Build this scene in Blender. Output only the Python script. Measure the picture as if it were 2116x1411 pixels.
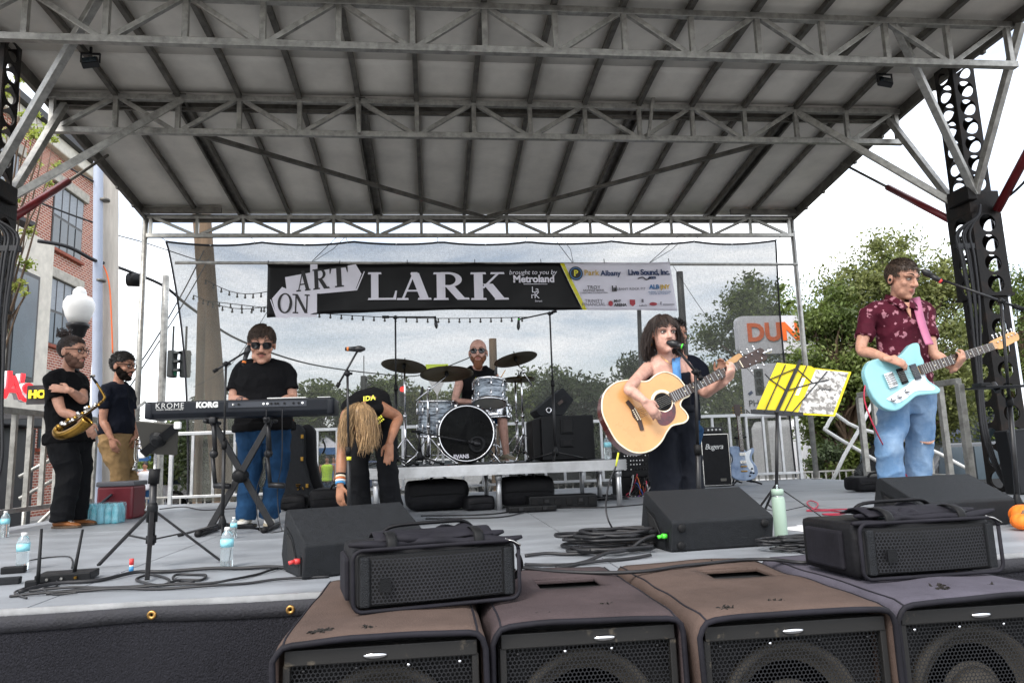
import bpy, bmesh, math, random
from mathutils import Vector, Matrix, noise
import numpy as np
R = math.radians
random.seed(7)
for _o in list(bpy.data.objects): bpy.data.objects.remove(_o)
SC = bpy.context.scene
COL = SC.collection

# ------------------------------------------------------------------ camera
F, CX, CY = 1480.0, 1058.0, 705.5           # focal length and centre in photograph pixels
YAW, PITCH, ROLL = R(6.5), R(8.8), R(2.0)
CAM = Vector((0, 0, 0.54))                   # the deck of the stage is z = 0, the street is z = GZ
GZ = -1.1
_fw = Vector((math.sin(YAW)*math.cos(PITCH), math.cos(YAW)*math.cos(PITCH), math.sin(PITCH)))
_r0 = Vector((math.cos(YAW), -math.sin(YAW), 0)); _u0 = _r0.cross(_fw)
_rt = _r0*math.cos(ROLL) - _u0*math.sin(ROLL); _up = _rt.cross(_fw)
cd = bpy.data.cameras.new('camera'); cam = bpy.data.objects.new('camera', cd); COL.objects.link(cam)
cd.sensor_width = 36; cd.lens = 36*F/2116; cd.clip_end = 3000; cd.clip_start = 0.05
cam.matrix_world = Matrix(((_rt.x, _up.x, -_fw.x, CAM.x), (_rt.y, _up.y, -_fw.y, CAM.y), (_rt.z, _up.z, -_fw.z, CAM.z), (0, 0, 0, 1)))
SC.camera = cam
def ray(x, y): return _fw + _rt*((x-CX)/F) - _up*((y-CY)/F)
def fl(x, y, z=0.0): d = ray(x, y); return CAM + d*((z-CAM.z)/d.z)      # pixel -> point on a level
def aY(x, y, Y): d = ray(x, y); return CAM + d*(Y/d.y)                  # pixel -> point on a plane of depth Y
def aX(x, y, X): d = ray(x, y); return CAM + d*(X/d.x)
def V(*a): return Vector(a)

# ------------------------------------------------------------------ light
SUN_AZ, SUN_EL = R(215), R(48)               # direction towards the sun, azimuth from +Y clockwise
w = bpy.data.worlds.new('World'); SC.world = w; w.use_nodes = True
nt = w.node_tree; nt.nodes.clear()
out = nt.nodes.new('ShaderNodeOutputWorld'); bg = nt.nodes.new('ShaderNodeBackground')
sky = nt.nodes.new('ShaderNodeTexSky'); sky.sky_type = 'NISHITA'; sky.sun_disc = False
sky.sun_elevation = SUN_EL; sky.sun_rotation = SUN_AZ; sky.air_density = 1.0; sky.dust_density = 2.0
tc = nt.nodes.new('ShaderNodeTexCoord'); mp = nt.nodes.new('ShaderNodeMapping'); mp.inputs['Scale'].default_value = (1.0, 1.0, 4.5)
nz = nt.nodes.new('ShaderNodeTexNoise'); nz.inputs['Scale'].default_value = 2.6; nz.inputs['Detail'].default_value = 8; nz.inputs['Roughness'].default_value = 0.6
nz.inputs['Distortion'].default_value = 0.4
cr = nt.nodes.new('ShaderNodeValToRGB'); cr.color_ramp.elements[0].position = 0.36; cr.color_ramp.elements[1].position = 0.62
cr.color_ramp.elements[0].color = (0.25, 0.25, 0.25, 1); cr.color_ramp.elements[1].color = (1, 1, 1, 1)
mx = nt.nodes.new('ShaderNodeMixRGB'); mx.inputs[2].default_value = (8.6, 8.75, 9.0, 1)     # bright cloud cover
nt.links.new(tc.outputs['Generated'], mp.inputs[0]); nt.links.new(mp.outputs[0], nz.inputs['Vector'])
nt.links.new(nz.outputs['Fac'], cr.inputs[0]); nt.links.new(cr.outputs[0], mx.inputs[0])
nt.links.new(sky.outputs[0], mx.inputs[1]); nt.links.new(mx.outputs[0], bg.inputs[0])
bg.inputs['Strength'].default_value = 0.13; nt.links.new(bg.outputs[0], out.inputs[0])
sl = bpy.data.lights.new('sun', 'SUN'); sl.energy = 1.5; sl.angle = R(22); sl.color = (1.0, 0.95, 0.88)
so = bpy.data.objects.new('sun', sl); COL.objects.link(so)
_sd = Vector((math.sin(SUN_AZ)*math.cos(SUN_EL), math.cos(SUN_AZ)*math.cos(SUN_EL), math.sin(SUN_EL)))
so.rotation_euler = (-_sd).to_track_quat('-Z', 'Y').to_euler(); so.location = _sd*60
SC.view_settings.view_transform = 'Standard'; SC.view_settings.look = 'None'
SC.view_settings.exposure = 1.25; SC.view_settings.gamma = 1.0; SC.view_settings.use_curve_mapping = False
SC.render.engine = 'CYCLES'
SC.cycles.max_bounces = 8; SC.cycles.transparent_max_bounces = 24; SC.cycles.diffuse_bounces = 4
SC.cycles.use_denoising = True

# ------------------------------------------------------------------ materials
def hx(h, a=1.0):
    h = h.lstrip('#'); c = [int(h[i:i+2], 16)/255 for i in (0, 2, 4)]
    return tuple([(v/12.92 if v <= .04045 else ((v+.055)/1.055)**2.4) for v in c] + [a])
MATS = {}
def pm(name, col, rough=.6, metal=0.0, var=.18, vs=6.0, bump=0.0, bs=80.0, spec=.5, col2=None, lo=.35, hi=.65, stretch=None, island=0.0, detail=5, trans=0.0, coat=0.0, emit=None, estr=0.0):
    """Procedural principled material: colour broken up by noise, fine bump, optional second colour and per-piece variation."""
    if name in MATS: return MATS[name]
    if isinstance(col, str): col = hx(col)
    m = bpy.data.materials.new(name); m.use_nodes = True; t = m.node_tree; n = t.nodes; b = n['Principled BSDF']
    b.inputs['Roughness'].default_value = rough; b.inputs['Metallic'].default_value = metal
    b.inputs['Specular IOR Level'].default_value = spec
    if coat: b.inputs['Coat Weight'].default_value = coat; b.inputs['Coat Roughness'].default_value = .08
    if trans: b.inputs['Transmission Weight'].default_value = trans
    tcn = n.new('ShaderNodeTexCoord'); src = tcn.outputs['Object']
    if stretch:
        mpn = n.new('ShaderNodeMapping'); mpn.inputs['Scale'].default_value = stretch; t.links.new(src, mpn.inputs[0]); src = mpn.outputs[0]
    nzn = n.new('ShaderNodeTexNoise'); nzn.inputs['Scale'].default_value = vs; nzn.inputs['Detail'].default_value = detail; nzn.inputs['Roughness'].default_value = .62
    t.links.new(src, nzn.inputs['Vector'])
    rp = n.new('ShaderNodeValToRGB'); t.links.new(nzn.outputs['Fac'], rp.inputs[0])
    c2 = hx(col2) if isinstance(col2, str) else col2
    a = tuple(v*(1-var) for v in col[:3]) + (1,); bcol = c2 if c2 else tuple(min(1, v*(1+var)) for v in col[:3]) + (1,)
    rp.color_ramp.elements[0].position = lo; rp.color_ramp.elements[1].position = hi
    rp.color_ramp.elements[0].color = a if not c2 else tuple(col[:3]) + (1,); rp.color_ramp.elements[1].color = bcol
    csrc = rp.outputs[0]
    if island:
        g = n.new('ShaderNodeNewGeometry'); mr = n.new('ShaderNodeMapRange'); mr.inputs['To Min'].default_value = 1-island; mr.inputs['To Max'].default_value = 1+island
        t.links.new(g.outputs['Random Per Island'], mr.inputs[0])
        vm = n.new('ShaderNodeVectorMath'); vm.operation = 'SCALE'; t.links.new(csrc, vm.inputs[0]); t.links.new(mr.outputs[0], vm.inputs['Scale']); csrc = vm.outputs[0]
    t.links.new(csrc, b.inputs['Base Color'])
    rr = n.new('ShaderNodeMapRange'); rr.inputs['To Min'].default_value = max(.03, rough-.12); rr.inputs['To Max'].default_value = min(1, rough+.12)
    t.links.new(nzn.outputs['Fac'], rr.inputs[0]); t.links.new(rr.outputs[0], b.inputs['Roughness'])
    if bump:
        n2 = n.new('ShaderNodeTexNoise'); n2.inputs['Scale'].default_value = bs; n2.inputs['Detail'].default_value = 4; t.links.new(src, n2.inputs['Vector'])
        bp = n.new('ShaderNodeBump'); bp.inputs['Strength'].default_value = bump; bp.inputs['Distance'].default_value = .02
        t.links.new(n2.outputs['Fac'], bp.inputs['Height']); t.links.new(bp.outputs[0], b.inputs['Normal'])
    if emit: b.inputs['Emission Color'].default_value = emit if not isinstance(emit, str) else hx(emit); b.inputs['Emission Strength'].default_value = estr
    MATS[name] = m; return m
def leafmat(name, c1, c2):
    if name in MATS: return MATS[name]
    m = pm(name, c1, .55, var=.3, col2=c2, vs=1.3, island=.45); t = m.node_tree; n = t.nodes; b = n['Principled BSDF']
    tr = n.new('ShaderNodeBsdfTranslucent'); ms = n.new('ShaderNodeMixShader'); ms.inputs[0].default_value = .35
    lk = [l for l in t.links if l.to_socket == b.inputs['Base Color']][0].from_socket
    t.links.new(lk, tr.inputs[0]); t.links.new(b.outputs[0], ms.inputs[1]); t.links.new(tr.outputs[0], ms.inputs[2])
    t.links.new(ms.outputs[0], n['Material Output'].inputs[0]); return m
def see_through(name, base, fac, col=(1, 1, 1, 1), weave=0.0, ws=60, amt=.25):
    """Woven net: part of the light passes straight through the open weave, the rest meets the yarn."""
    m = pm(name, base, .85, var=.12, vs=3, spec=.1); t = m.node_tree; n = t.nodes; b = n['Principled BSDF']
    tr = n.new('ShaderNodeBsdfTransparent'); tr.inputs[0].default_value = col; ms = n.new('ShaderNodeMixShader'); ms.inputs[0].default_value = fac
    t.links.new(b.outputs[0], ms.inputs[1]); t.links.new(tr.outputs[0], ms.inputs[2]); t.links.new(ms.outputs[0], n['Material Output'].inputs[0])
    if weave:
        tcn = n.new('ShaderNodeTexCoord'); fac_s = None
        for d, sc in (('X', ws), ('Z', ws)):
            wv = n.new('ShaderNodeTexNoise'); wv.inputs['Scale'].default_value = 1; wv.inputs['Detail'].default_value = 1
            mpn = n.new('ShaderNodeMapping'); mpn.inputs['Scale'].default_value = (sc, sc, sc*.12) if d == 'X' else (sc*.12, sc, sc)
            t.links.new(tcn.outputs['Object'], mpn.inputs[0]); t.links.new(mpn.outputs[0], wv.inputs['Vector'])
            if fac_s is None: fac_s = wv.outputs['Fac']
            else:
                mm = n.new('ShaderNodeMath'); mm.operation = 'ADD'; t.links.new(fac_s, mm.inputs[0]); t.links.new(wv.outputs['Fac'], mm.inputs[1]); fac_s = mm.outputs[0]
        mr = n.new('ShaderNodeMapRange'); mr.inputs['From Min'].default_value = .7; mr.inputs['From Max'].default_value = 1.3
        mr.inputs['To Min'].default_value = fac-amt; mr.inputs['To Max'].default_value = min(.97, fac+amt); t.links.new(fac_s, mr.inputs[0]); t.links.new(mr.outputs[0], ms.inputs[0])
    return m
def grille(name, col, pitch=.012, rad=.0042, ax='XZ'):
    """Perforated steel: a hexagonal field of round holes that really are open."""
    m = pm(name, col, .5, .3, var=.2, vs=5); t = m.node_tree; n = t.nodes; b = n['Principled BSDF']
    tcn = n.new('ShaderNodeTexCoord'); sp = n.new('ShaderNodeSeparateXYZ'); t.links.new(tcn.outputs['Object'], sp.inputs[0])
    def mth(op, a, bb=None):
        q = n.new('ShaderNodeMath'); q.operation = op
        for i, s in enumerate((a, bb)):
            if s is None: continue
            if isinstance(s, (int, float)): q.inputs[i].default_value = s
            else: t.links.new(s, q.inputs[i])
        return q.outputs[0]
    x, y = sp.outputs[0], sp.outputs[2]; ds = []
    for off in (0, .5):
        u = mth('MULTIPLY', mth('SUBTRACT', mth('FRACT', mth('ADD', mth('DIVIDE', x, pitch), 100+off)), .5), pitch)
        v = mth('MULTIPLY', mth('SUBTRACT', mth('FRACT', mth('ADD', mth('DIVIDE', y, pitch*1.732), 100+off)), .5), pitch*1.732)
        ds.append(mth('SQRT', mth('ADD', mth('MULTIPLY', u, u), mth('MULTIPLY', v, v))))
    hole = mth('LESS_THAN', mth('MINIMUM', *ds), rad)
    tr = n.new('ShaderNodeBsdfTransparent'); ms = n.new('ShaderNodeMixShader'); t.links.new(hole, ms.inputs[0])
    t.links.new(b.outputs[0], ms.inputs[1]); t.links.new(tr.outputs[0], ms.inputs[2]); t.links.new(ms.outputs[0], n['Material Output'].inputs[0])
    return m

# ------------------------------------------------------------------ mesh building
def frame(d, upv=None):
    d = d.normalized(); u = Vector(upv) if upv is not None else Vector((0, 0, 1))
    if abs(d.dot(u.normalized())) > .98: u = Vector((0, 1, 0))
    s = d.cross(u).normalized(); return s, s.cross(d).normalized(), d
def spline(pts, k=6):
    pts = [Vector(p) for p in pts]
    if len(pts) < 3 or k < 2: return pts
    o = []
    for i in range(len(pts)-1):
        p0 = pts[max(i-1, 0)]; p1 = pts[i]; p2 = pts[i+1]; p3 = pts[min(i+2, len(pts)-1)]
        for j in range(k):
            t = j/k; o.append(.5*((2*p1) + (p2-p0)*t + (2*p0-5*p1+4*p2-p3)*t*t + (3*p1-p0-3*p2+p3)*t**3))
    o.append(pts[-1]); return o
class M:
    def __init__(s): s.v = []; s.f = []; s.T = None
    def add(s, vs, fs):
        b = len(s.v); s.v += [(s.T @ Vector(p)) if s.T else Vector(p) for p in vs]; s.f += [tuple(i+b for i in f) for f in fs]; return s
    def box(s, c, d, rot=None, bev=0.0, taper=1.0):
        c = Vector(c); hx_, hy, hz = d[0]/2, d[1]/2, d[2]/2
        if bev <= 0:
            vs = [Vector((x*hx_*(taper if z > 0 else 1), y*hy*(taper if z > 0 else 1), z*hz)) for z in (-1, 1) for y in (-1, 1) for x in (-1, 1)]
            fs = [(0, 2, 3, 1), (4, 5, 7, 6), (0, 1, 5, 4), (2, 6, 7, 3), (0, 4, 6, 2), (1, 3, 7, 5)]
        else:
            bm = bmesh.new(); bmesh.ops.create_cube(bm, size=1); bmesh.ops.scale(bm, vec=d, verts=bm.verts)
            bmesh.ops.bevel(bm, geom=bm.edges[:], offset=min(bev, .45*min(d)), segments=2, affect='EDGES', profile=.6)
            bm.verts.ensure_lookup_table(); vs = [v.co.copy() for v in bm.verts]; fs = [tuple(v.index for v in f.verts) for f in bm.faces]; bm.free()
        if rot is not None: vs = [rot @ p for p in vs]
        return s.add([p+c for p in vs], fs)
    def bar(s, a, b, wd, ht=None, upv=None):
        a, b = Vector(a), Vector(b); ht = ht or wd; x, u, d = frame(b-a, upv)
        vs = [p + x*(i*wd/2) + u*(j*ht/2) for p in (a, b) for j in (-1, 1) for i in (-1, 1)]
        return s.add(vs, [(0, 1, 3, 2), (4, 6, 7, 5), (0, 4, 5, 1), (2, 3, 7, 6), (0, 2, 6, 4), (1, 5, 7, 3)])
    def tube(s, pts, r, n=8, k=1, cap=True, round_=False, flat=1.0, upv=None):
        """Tube along points; r is a number or a list of radii; k smooths the path; flat squashes the section."""
        pts = [Vector(p) for p in pts]; rs = [r]*len(pts) if isinstance(r, (int, float)) else list(r)
        if k > 1 and len(pts) > 2:
            q = spline([(p.x, p.y, p.z) for p in pts], k); rr = spline([(x, 0, 0) for x in rs], k); pts = q; rs = [max(1e-4, x[0]) for x in rr]
        elif k > 1:
            q = [pts[0].lerp(pts[1], i/k) for i in range(k+1)]; rs = [rs[0]+(rs[1]-rs[0])*i/k for i in range(k+1)]; pts = q
        if round_:
            d0 = (pts[0]-pts[1]).normalized(); d1 = (pts[-1]-pts[-2]).normalized(); r0, r1 = rs[0], rs[-1]
            pre = [(pts[0]+d0*r0*math.sin(a), r0*math.cos(a)) for a in (1.35, .9, .45)]; post = [(pts[-1]+d1*r1*math.sin(a), r1*math.cos(a)) for a in (.45, .9, 1.35)]
            pts = [p for p, _ in pre]+pts+[p for p, _ in post]; rs = [q for _, q in pre]+rs+[q for _, q in post]
        vs = []; fs = []; px = None
        for i, p in enumerate(pts):
            d = (pts[min(i+1, len(pts)-1)]-pts[max(i-1, 0)])
            if d.length < 1e-9: d = Vector((0, 0, 1))
            d.normalize()
            if px is None: x, u, _ = frame(d, upv)
            else:
                x = px - d*px.dot(d)
                x = x.normalized() if x.length > 1e-6 else frame(d)[0]; u = x.cross(d).normalized()
            px = x
            vs += [p + (x*math.cos(2*math.pi*j/n) + u*(math.sin(2*math.pi*j/n)*flat))*rs[i] for j in range(n)]
        for i in range(len(pts)-1):
            for j in range(n): fs.append((i*n+j, i*n+(j+1) % n, (i+1)*n+(j+1) % n, (i+1)*n+j))
        if cap: fs.append(tuple(range(n-1, -1, -1))); fs.append(tuple((len(pts)-1)*n+j for j in range(n)))
        return s.add(vs, fs)
    def lathe(s, prof, n=20, mat=None, c=(0, 0, 0), cap=True):
        """Turn (radius, height) pairs round local z."""
        mat = mat or Matrix(); c = Vector(c); vs = []; fs = []
        for r, z in prof: vs += [mat @ Vector((r*math.cos(2*math.pi*j/n), r*math.sin(2*math.pi*j/n), z)) + c for j in range(n)]
        for i in range(len(prof)-1):
            for j in range(n): fs.append((i*n+j, i*n+(j+1) % n, (i+1)*n+(j+1) % n, (i+1)*n+j))
        if cap and prof[0][0] > 1e-5: fs.append(tuple(range(n-1, -1, -1)))
        if cap and prof[-1][0] > 1e-5: fs.append(tuple((len(prof)-1)*n+j for j in range(n)))
        return s.add(vs, fs)
    def ell(s, c, r, fr=None, n=16, m=10):
        c = Vector(c); r = (r, r, r) if isinstance(r, (int, float)) else r; fr = fr or (V(1, 0, 0), V(0, 1, 0), V(0, 0, 1)); vs = []; fs = []
        for i in range(m+1):
            t = math.pi*i/m
            for j in range(n):
                a = 2*math.pi*j/n; vs.append(c + fr[0]*(r[0]*math.sin(t)*math.cos(a)) + fr[1]*(r[1]*math.sin(t)*math.sin(a)) + fr[2]*(r[2]*math.cos(t)))
        for i in range(m):
            for j in range(n): fs.append((i*n+j, (i+1)*n+j, (i+1)*n+(j+1) % n, i*n+(j+1) % n))
        return s.add(vs, fs)
    def prism(s, poly, org, ux, uy, depth, back=0.0):
        """Extrude a 2-D outline lying on the ux/uy plane along their normal."""
        org, ux, uy = Vector(org), Vector(ux), Vector(uy); nn = ux.cross(uy).normalized(); k = len(poly)
        vs = [org+ux*a+uy*b+nn*depth for a, b in poly] + [org+ux*a+uy*b-nn*back for a, b in poly]
        fs = [tuple(range(k)), tuple(range(2*k-1, k-1, -1))] + [(i, i+k, (i+1) % k+k, (i+1) % k) for i in range(k)]
        return s.add(vs, fs)
    def loft(s, rings, cap=True):
        n = len(rings[0]); vs = [p for r in rings for p in r]; fs = []
        for i in range(len(rings)-1):
            for j in range(n): fs.append((i*n+j, i*n+(j+1) % n, (i+1)*n+(j+1) % n, (i+1)*n+j))
        if cap: fs.append(tuple(range(n-1, -1, -1))); fs.append(tuple((len(rings)-1)*n+j for j in range(n)))
        return s.add(vs, fs)
    def obj(s, name, mat, parent=None, smooth=False, fuse=0.0, sm=2, disp=0.0, ds=.1, bev=0.0, solid=0.0, sub=0, fix=True, autos=False, crease=False):
        me = bpy.data.meshes.new(name); me.from_pydata([tuple(v) for v in s.v], [], s.f)
        if fix:
            bm = bmesh.new(); bm.from_mesh(me); bmesh.ops.recalc_face_normals(bm, faces=bm.faces); bm.to_mesh(me); bm.free()
        if isinstance(mat, str): mat = MATS[mat]
        me.materials.append(mat); o = bpy.data.objects.new(name, me); COL.objects.link(o)
        if smooth or fuse: me.polygons.foreach_set('use_smooth', [True]*len(me.polygons))
        if autos:
            me.polygons.foreach_set('use_smooth', [True]*len(me.polygons)); me.set_sharp_from_angle(angle=R(40))
        if parent is not None:
            o.parent = parent; o.matrix_parent_inverse = parent_inv(parent)
        if solid: q = o.modifiers.new('solid', 'SOLIDIFY'); q.thickness = solid; q.offset = 0
        if bev: q = o.modifiers.new('bevel', 'BEVEL'); q.width = bev; q.segments = 2; q.limit_method = 'ANGLE'
        if sub: q = o.modifiers.new('sub', 'SUBSURF'); q.levels = sub; q.render_levels = sub
        if fuse:
            q = o.modifiers.new('fuse', 'REMESH'); q.mode = 'VOXEL'; q.voxel_size = fuse; q.use_smooth_shade = True
            if sm: q = o.modifiers.new('smooth', 'SMOOTH'); q.factor = .5; q.iterations = sm
        if disp:
            tx = bpy.data.textures.new(name, 'MUSGRAVE' if crease else 'CLOUDS'); tx.noise_scale = ds
            if crease: tx.musgrave_type = 'RIDGED_MULTIFRACTAL'; tx.octaves = 2; tx.lacunarity = 2.2; tx.dimension_max = 1.0
            else: tx.noise_depth = 2
            q = o.modifiers.new('folds', 'DISPLACE'); q.texture = tx; q.strength = disp; q.mid_level = .5; q.texture_coords = 'LOCAL'
        return o
def wm(o): return o.matrix_basis.copy() if o.parent is None else wm(o.parent) @ o.matrix_parent_inverse @ o.matrix_basis
def parent_inv(p): return wm(p).inverted()
def thing(name, label, cat, loc=(0, 0, 0), group=None):
    o = bpy.data.objects.new(name, None); COL.objects.link(o); o.location = loc; o.empty_display_size = .1
    return tag(o, label, cat, group)
def tag(o, label, cat, group=None):
    o['label'] = label; o['category'] = cat
    if group: o['group'] = group
    return o
def struct(o): o['kind'] = 'structure'; return o
def stuff(o): o['kind'] = 'stuff'; return o
def dup(root, off, label=None, rotz=0.0, group=None):
    """Copy a thing with its parts and sub-parts and move the copy."""
    r = root.copy(); COL.objects.link(r); r.location = root.location + Vector(off); r.rotation_euler.z += rotz
    if label: r['label'] = label
    if group: r['group'] = group
    for ch in list(root.children):
        c = ch.copy(); COL.objects.link(c); c.parent = r; c.matrix_parent_inverse = ch.matrix_parent_inverse.copy()
        for g in ch.children:
            d = g.copy(); COL.objects.link(d); d.parent = c; d.matrix_parent_inverse = g.matrix_parent_inverse.copy()
    return r
def lettering(name, txt, org, ux, uy, size, mat, parent, depth=.002, align='CENTER', spacing=1.0, shear=0.0, bold=0.0):
    """Raised lettering from the built-in face, as a real mesh lying on the ux/uy plane."""
    cu = bpy.data.curves.new(name, 'FONT'); cu.body = txt; cu.size = size; cu.align_x = align; cu.align_y = 'CENTER'
    cu.extrude = depth; cu.space_character = spacing; cu.shear = shear; cu.resolution_u = 3; cu.offset = bold
    t = bpy.data.objects.new(name, cu); COL.objects.link(t); bpy.context.view_layer.update()
    me = bpy.data.meshes.new_from_object(t.evaluated_get(bpy.context.evaluated_depsgraph_get())); bpy.data.objects.remove(t)
    ux, uy = Vector(ux).normalized(), Vector(uy).normalized(); nn = ux.cross(uy); org = Vector(org)
    for v in me.vertices: v.co = org + ux*v.co.x + uy*v.co.y + nn*v.co.z
    me.materials.clear(); me.materials.append(MATS[mat] if isinstance(mat, str) else mat)
    o = bpy.data.objects.new(name, me); COL.objects.link(o)
    if parent is not None: o.parent = parent; o.matrix_parent_inverse = parent_inv(parent)
    return o
# ------------------------------------------------------------------ the palette
pm('asphalt', (.085, .084, .084, 1), .9, var=.3, vs=2.5, bump=.3, bs=60)
pm('concrete', (.36, .35, .33, 1), .85, var=.15, vs=1.5, bump=.15)
pm('deck', '#83878c', .5, var=.2, vs=1.7, bump=.05, bs=120, stretch=(1, 2.2, 1), detail=9)
pm('aluminium', '#c2c3c4', .38, .75, var=.12, vs=9, bump=.04, bs=40)
pm('galvanised', '#a6a49e', .42, .7, var=.25, vs=14, bump=.06, bs=70, detail=7)
pm('steel_dark', '#68655f', .5, .6, var=.35, vs=9, bump=.05, bs=60, detail=7)
pm('chrome', '#d8d8da', .12, 1.0, var=.05)
pm('roof_skin', '#ddd8ce', .38, var=.15, vs=1.3, bump=.03, bs=6, detail=8, spec=.35)
pm('mast_black', '#1f1d1c', .45, .3, var=.35, vs=7, bump=.1, bs=50, col2='#3a2e27', lo=.5, hi=.8, spec=.22)
pm('black_metal', '#1b1b1d', .42, .2, var=.3, vs=20)
pm('black_plastic', '#111214', .5, var=.25, vs=12, bump=.08, bs=220, spec=.22)
pm('rubber', '#131314', .6, var=.3, vs=15, spec=.22)
pm('cable', '#17171a', .55, var=.3, vs=9)
pm('red_cable', '#b8324a', .5, var=.2, vs=9)
pm('red_paint', '#6d2024', .35, .1, var=.2, vs=6)
pm('tolex', '#1f2124', .62, var=.2, vs=30, bump=.5, bs=330, spec=.22)
pm('padded_brown', '#50433d', .95, var=.16, vs=5, bump=.25, bs=160, spec=.15, detail=8)
pm('padded_mauve', '#42393a', .95, var=.18, vs=5, bump=.25, bs=160, spec=.15, detail=8)
pm('padded_violet', '#4b4851', .9, var=.2, vs=5, bump=.25, bs=160, spec=.2, detail=8)
pm('nylon_black', '#111114', .6, var=.3, vs=8, bump=.35, bs=14, spec=.22)
pm('nylon_side', '#1b1a20', .75, var=.3, vs=5, bump=.25, bs=14, spec=.22)
pm('frayed', '#17130f', .95, var=.4, vs=40)
pm('paper_cone', '#403c36', .8, var=.1, vs=8)
pm('speaker_inside', '#0b0b0d', .8, var=.1)
grille('grille_sub', '#1c1d20', .0125, .0050)
grille('grille_array', '#1f2024', .0125, .0044)
grille('grille_amp', '#26272b', .010, .0030)
see_through('scrim', '#62635f', .39, col=(.79, .79, .785, 1), weave=1, ws=160, amt=.06)
pm('skirt_cloth', '#17171a', .9, col2='#2c2c32', lo=.3, hi=.75, vs=150, stretch=(1, 1, .8), bump=.6, bs=170, spec=.15, detail=8)
pm('skirt_hem', '#27272c', .8, var=.2, vs=14, bump=.3, bs=90)
pm('brass', '#a5804a', .35, .9, var=.2, vs=10)
pm('banner_black', '#0c0c0d', .42, var=.15, vs=3, bump=.18, bs=7, spec=.22)
pm('banner_white', '#e2dfe8', .5, var=.05, vs=3, bump=.1, bs=5)
pm('banner_pale', '#dcd9e4', .4, var=.04, vs=3, bump=.1, bs=5)
pm('banner_yellow', '#d8d02e', .45, var=.06)
pm('ink_navy', '#23375f', .5); pm('ink_teal', '#1d5261', .5); pm('ink_grey', '#6b6670', .5); pm('ink_red', '#a3313c', .5); pm('ink_blue', '#3f6f9e', .5); pm('ink_gold', '#c8a33a', .5); pm('ink_black', '#1c1a1c', .5)
pm('white_plastic', '#dcdcd9', .35, var=.05)
pm('white_paint', '#d6d6d2', .4, var=.08, vs=4)
pm('paper', '#e8e8ea', .7, var=.03)
pm('led_green', '#4fd23a', .4, var=.1); pm('tape_orange', '#d8742c', .5, var=.1); pm('tape_yellow', '#d9d43a', .5, var=.1); pm('tape_red', '#c93a3a', .5); pm('tape_blue', '#3f86b8', .5); pm('tape_white', '#dddddd', .5)
pm('cord_yellow', '#c9cf3a', .5); pm('cord_blue', '#3a5fb0', .5); pm('cord_orange', '#c46a34', .5); pm('cord_white', '#c8c8c8', .5)
pm('skin_fair', '#b98a74', .48, var=.16, vs=22, bump=.10, bs=260, spec=.4)
pm('skin_warm', '#a87861', .48, var=.16, vs=22, bump=.10, bs=260, spec=.4)
pm('skin_tan', '#98694f', .48, var=.16, vs=22, bump=.10, bs=260, spec=.4)
pm('skin_pale', '#bf9484', .48, var=.16, vs=22, bump=.10, bs=260, spec=.4)
pm('lip', '#a9655c', .45, var=.08)
pm('eye_white', '#a8a09a', .2, var=.03); pm('eye_dark', '#20150f', .15, var=.1); pm('ink_tattoo', '#4d4a50', .6)
pm('hair_dark', '#1d1613', .5, var=.35, vs=60, island=.5); pm('hair_brown', '#2b1e18', .5, var=.3, vs=60, island=.5)
pm('hair_short_brown', '#3b2d22', .6, var=.3, vs=80, island=.4); pm('hair_blonde', '#9b7d58', .5, var=.25, vs=40, island=.55); pm('beard_red', '#6b4026', .8, var=.3, vs=90, island=.4); pm('stubble', '#5d4134', .8, var=.3, vs=120)
pm('beard_black', '#17120f', .9, var=.35, vs=120, spec=.1); pm('hair_black', '#15110f', .5, var=.3, vs=60, island=.5)
pm('cotton_black', '#0f0f11', .9, var=.25, vs=7, bump=.3, bs=30, spec=.15)
pm('cotton_navy', '#12151f', .9, var=.2, vs=7, bump=.3, bs=30, spec=.15)
pm('trousers_black', '#0f1013', .85, var=.25, vs=5, bump=.35, bs=16, spec=.2)
pm('wide_pants', '#11141c', .85, var=.2, vs=4, bump=.3, bs=14, spec=.2)
pm('chino_tan', '#8d7350', .85, var=.18, vs=6, bump=.3, bs=18, spec=.15)
pm('denim_blue', '#1f3d5c', .85, var=.3, vs=7, bump=.3, bs=24, spec=.15)
pm('denim_light', '#5f7fa2', .85, col2='#92a9c2', lo=.38, hi=.72, vs=4, bump=.3, bs=24, spec=.15)
pm('leather_tan', '#8a5429', .5, var=.25, vs=12); pm('leather_dark', '#5c4a38', .5, var=.25, vs=12); pm('canvas_brown', '#55443c', .7, var=.2, vs=14)
pm('shoe_white', '#d9d7d0', .6, var=.06, vs=14); pm('shoe_sole', '#b9ad95', .7, var=.1); pm('shoe_khaki', '#8d8571', .7, var=.12); pm('shoe_maroon', '#5e2430', .6)
pm('lens', '#0c0c0e', .08, var=.1); pm('frame_black', '#141416', .3)
pm('gold', '#8f6f35', .3, 1.0, var=.15, vs=10); pm('gold_dark', '#5f4a2a', .35, .9, var=.35, vs=9)
pm('strap_blue', '#4b7db0', .8, var=.15, vs=30, bump=.3); pm('strap_pink', '#b86a8b', .6, var=.08)
pm('spruce', '#c4925a', .3, var=.07, vs=9, stretch=(1, 1, 1), coat=.5); pm('mahogany', '#5a2119', .22, var=.25, vs=10, coat=.6); pm('rosewood', '#34231d', .45, var=.25, vs=14); pm('maple', '#c9965a', .3, var=.08, vs=9, coat=.4)
pm('pickguard_red', '#4d1416', .15, var=.5, vs=24, coat=.5); pm('pickguard_white', '#d9dfe3', .25, var=.03); pm('binding', '#e0d6be', .35)
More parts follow.
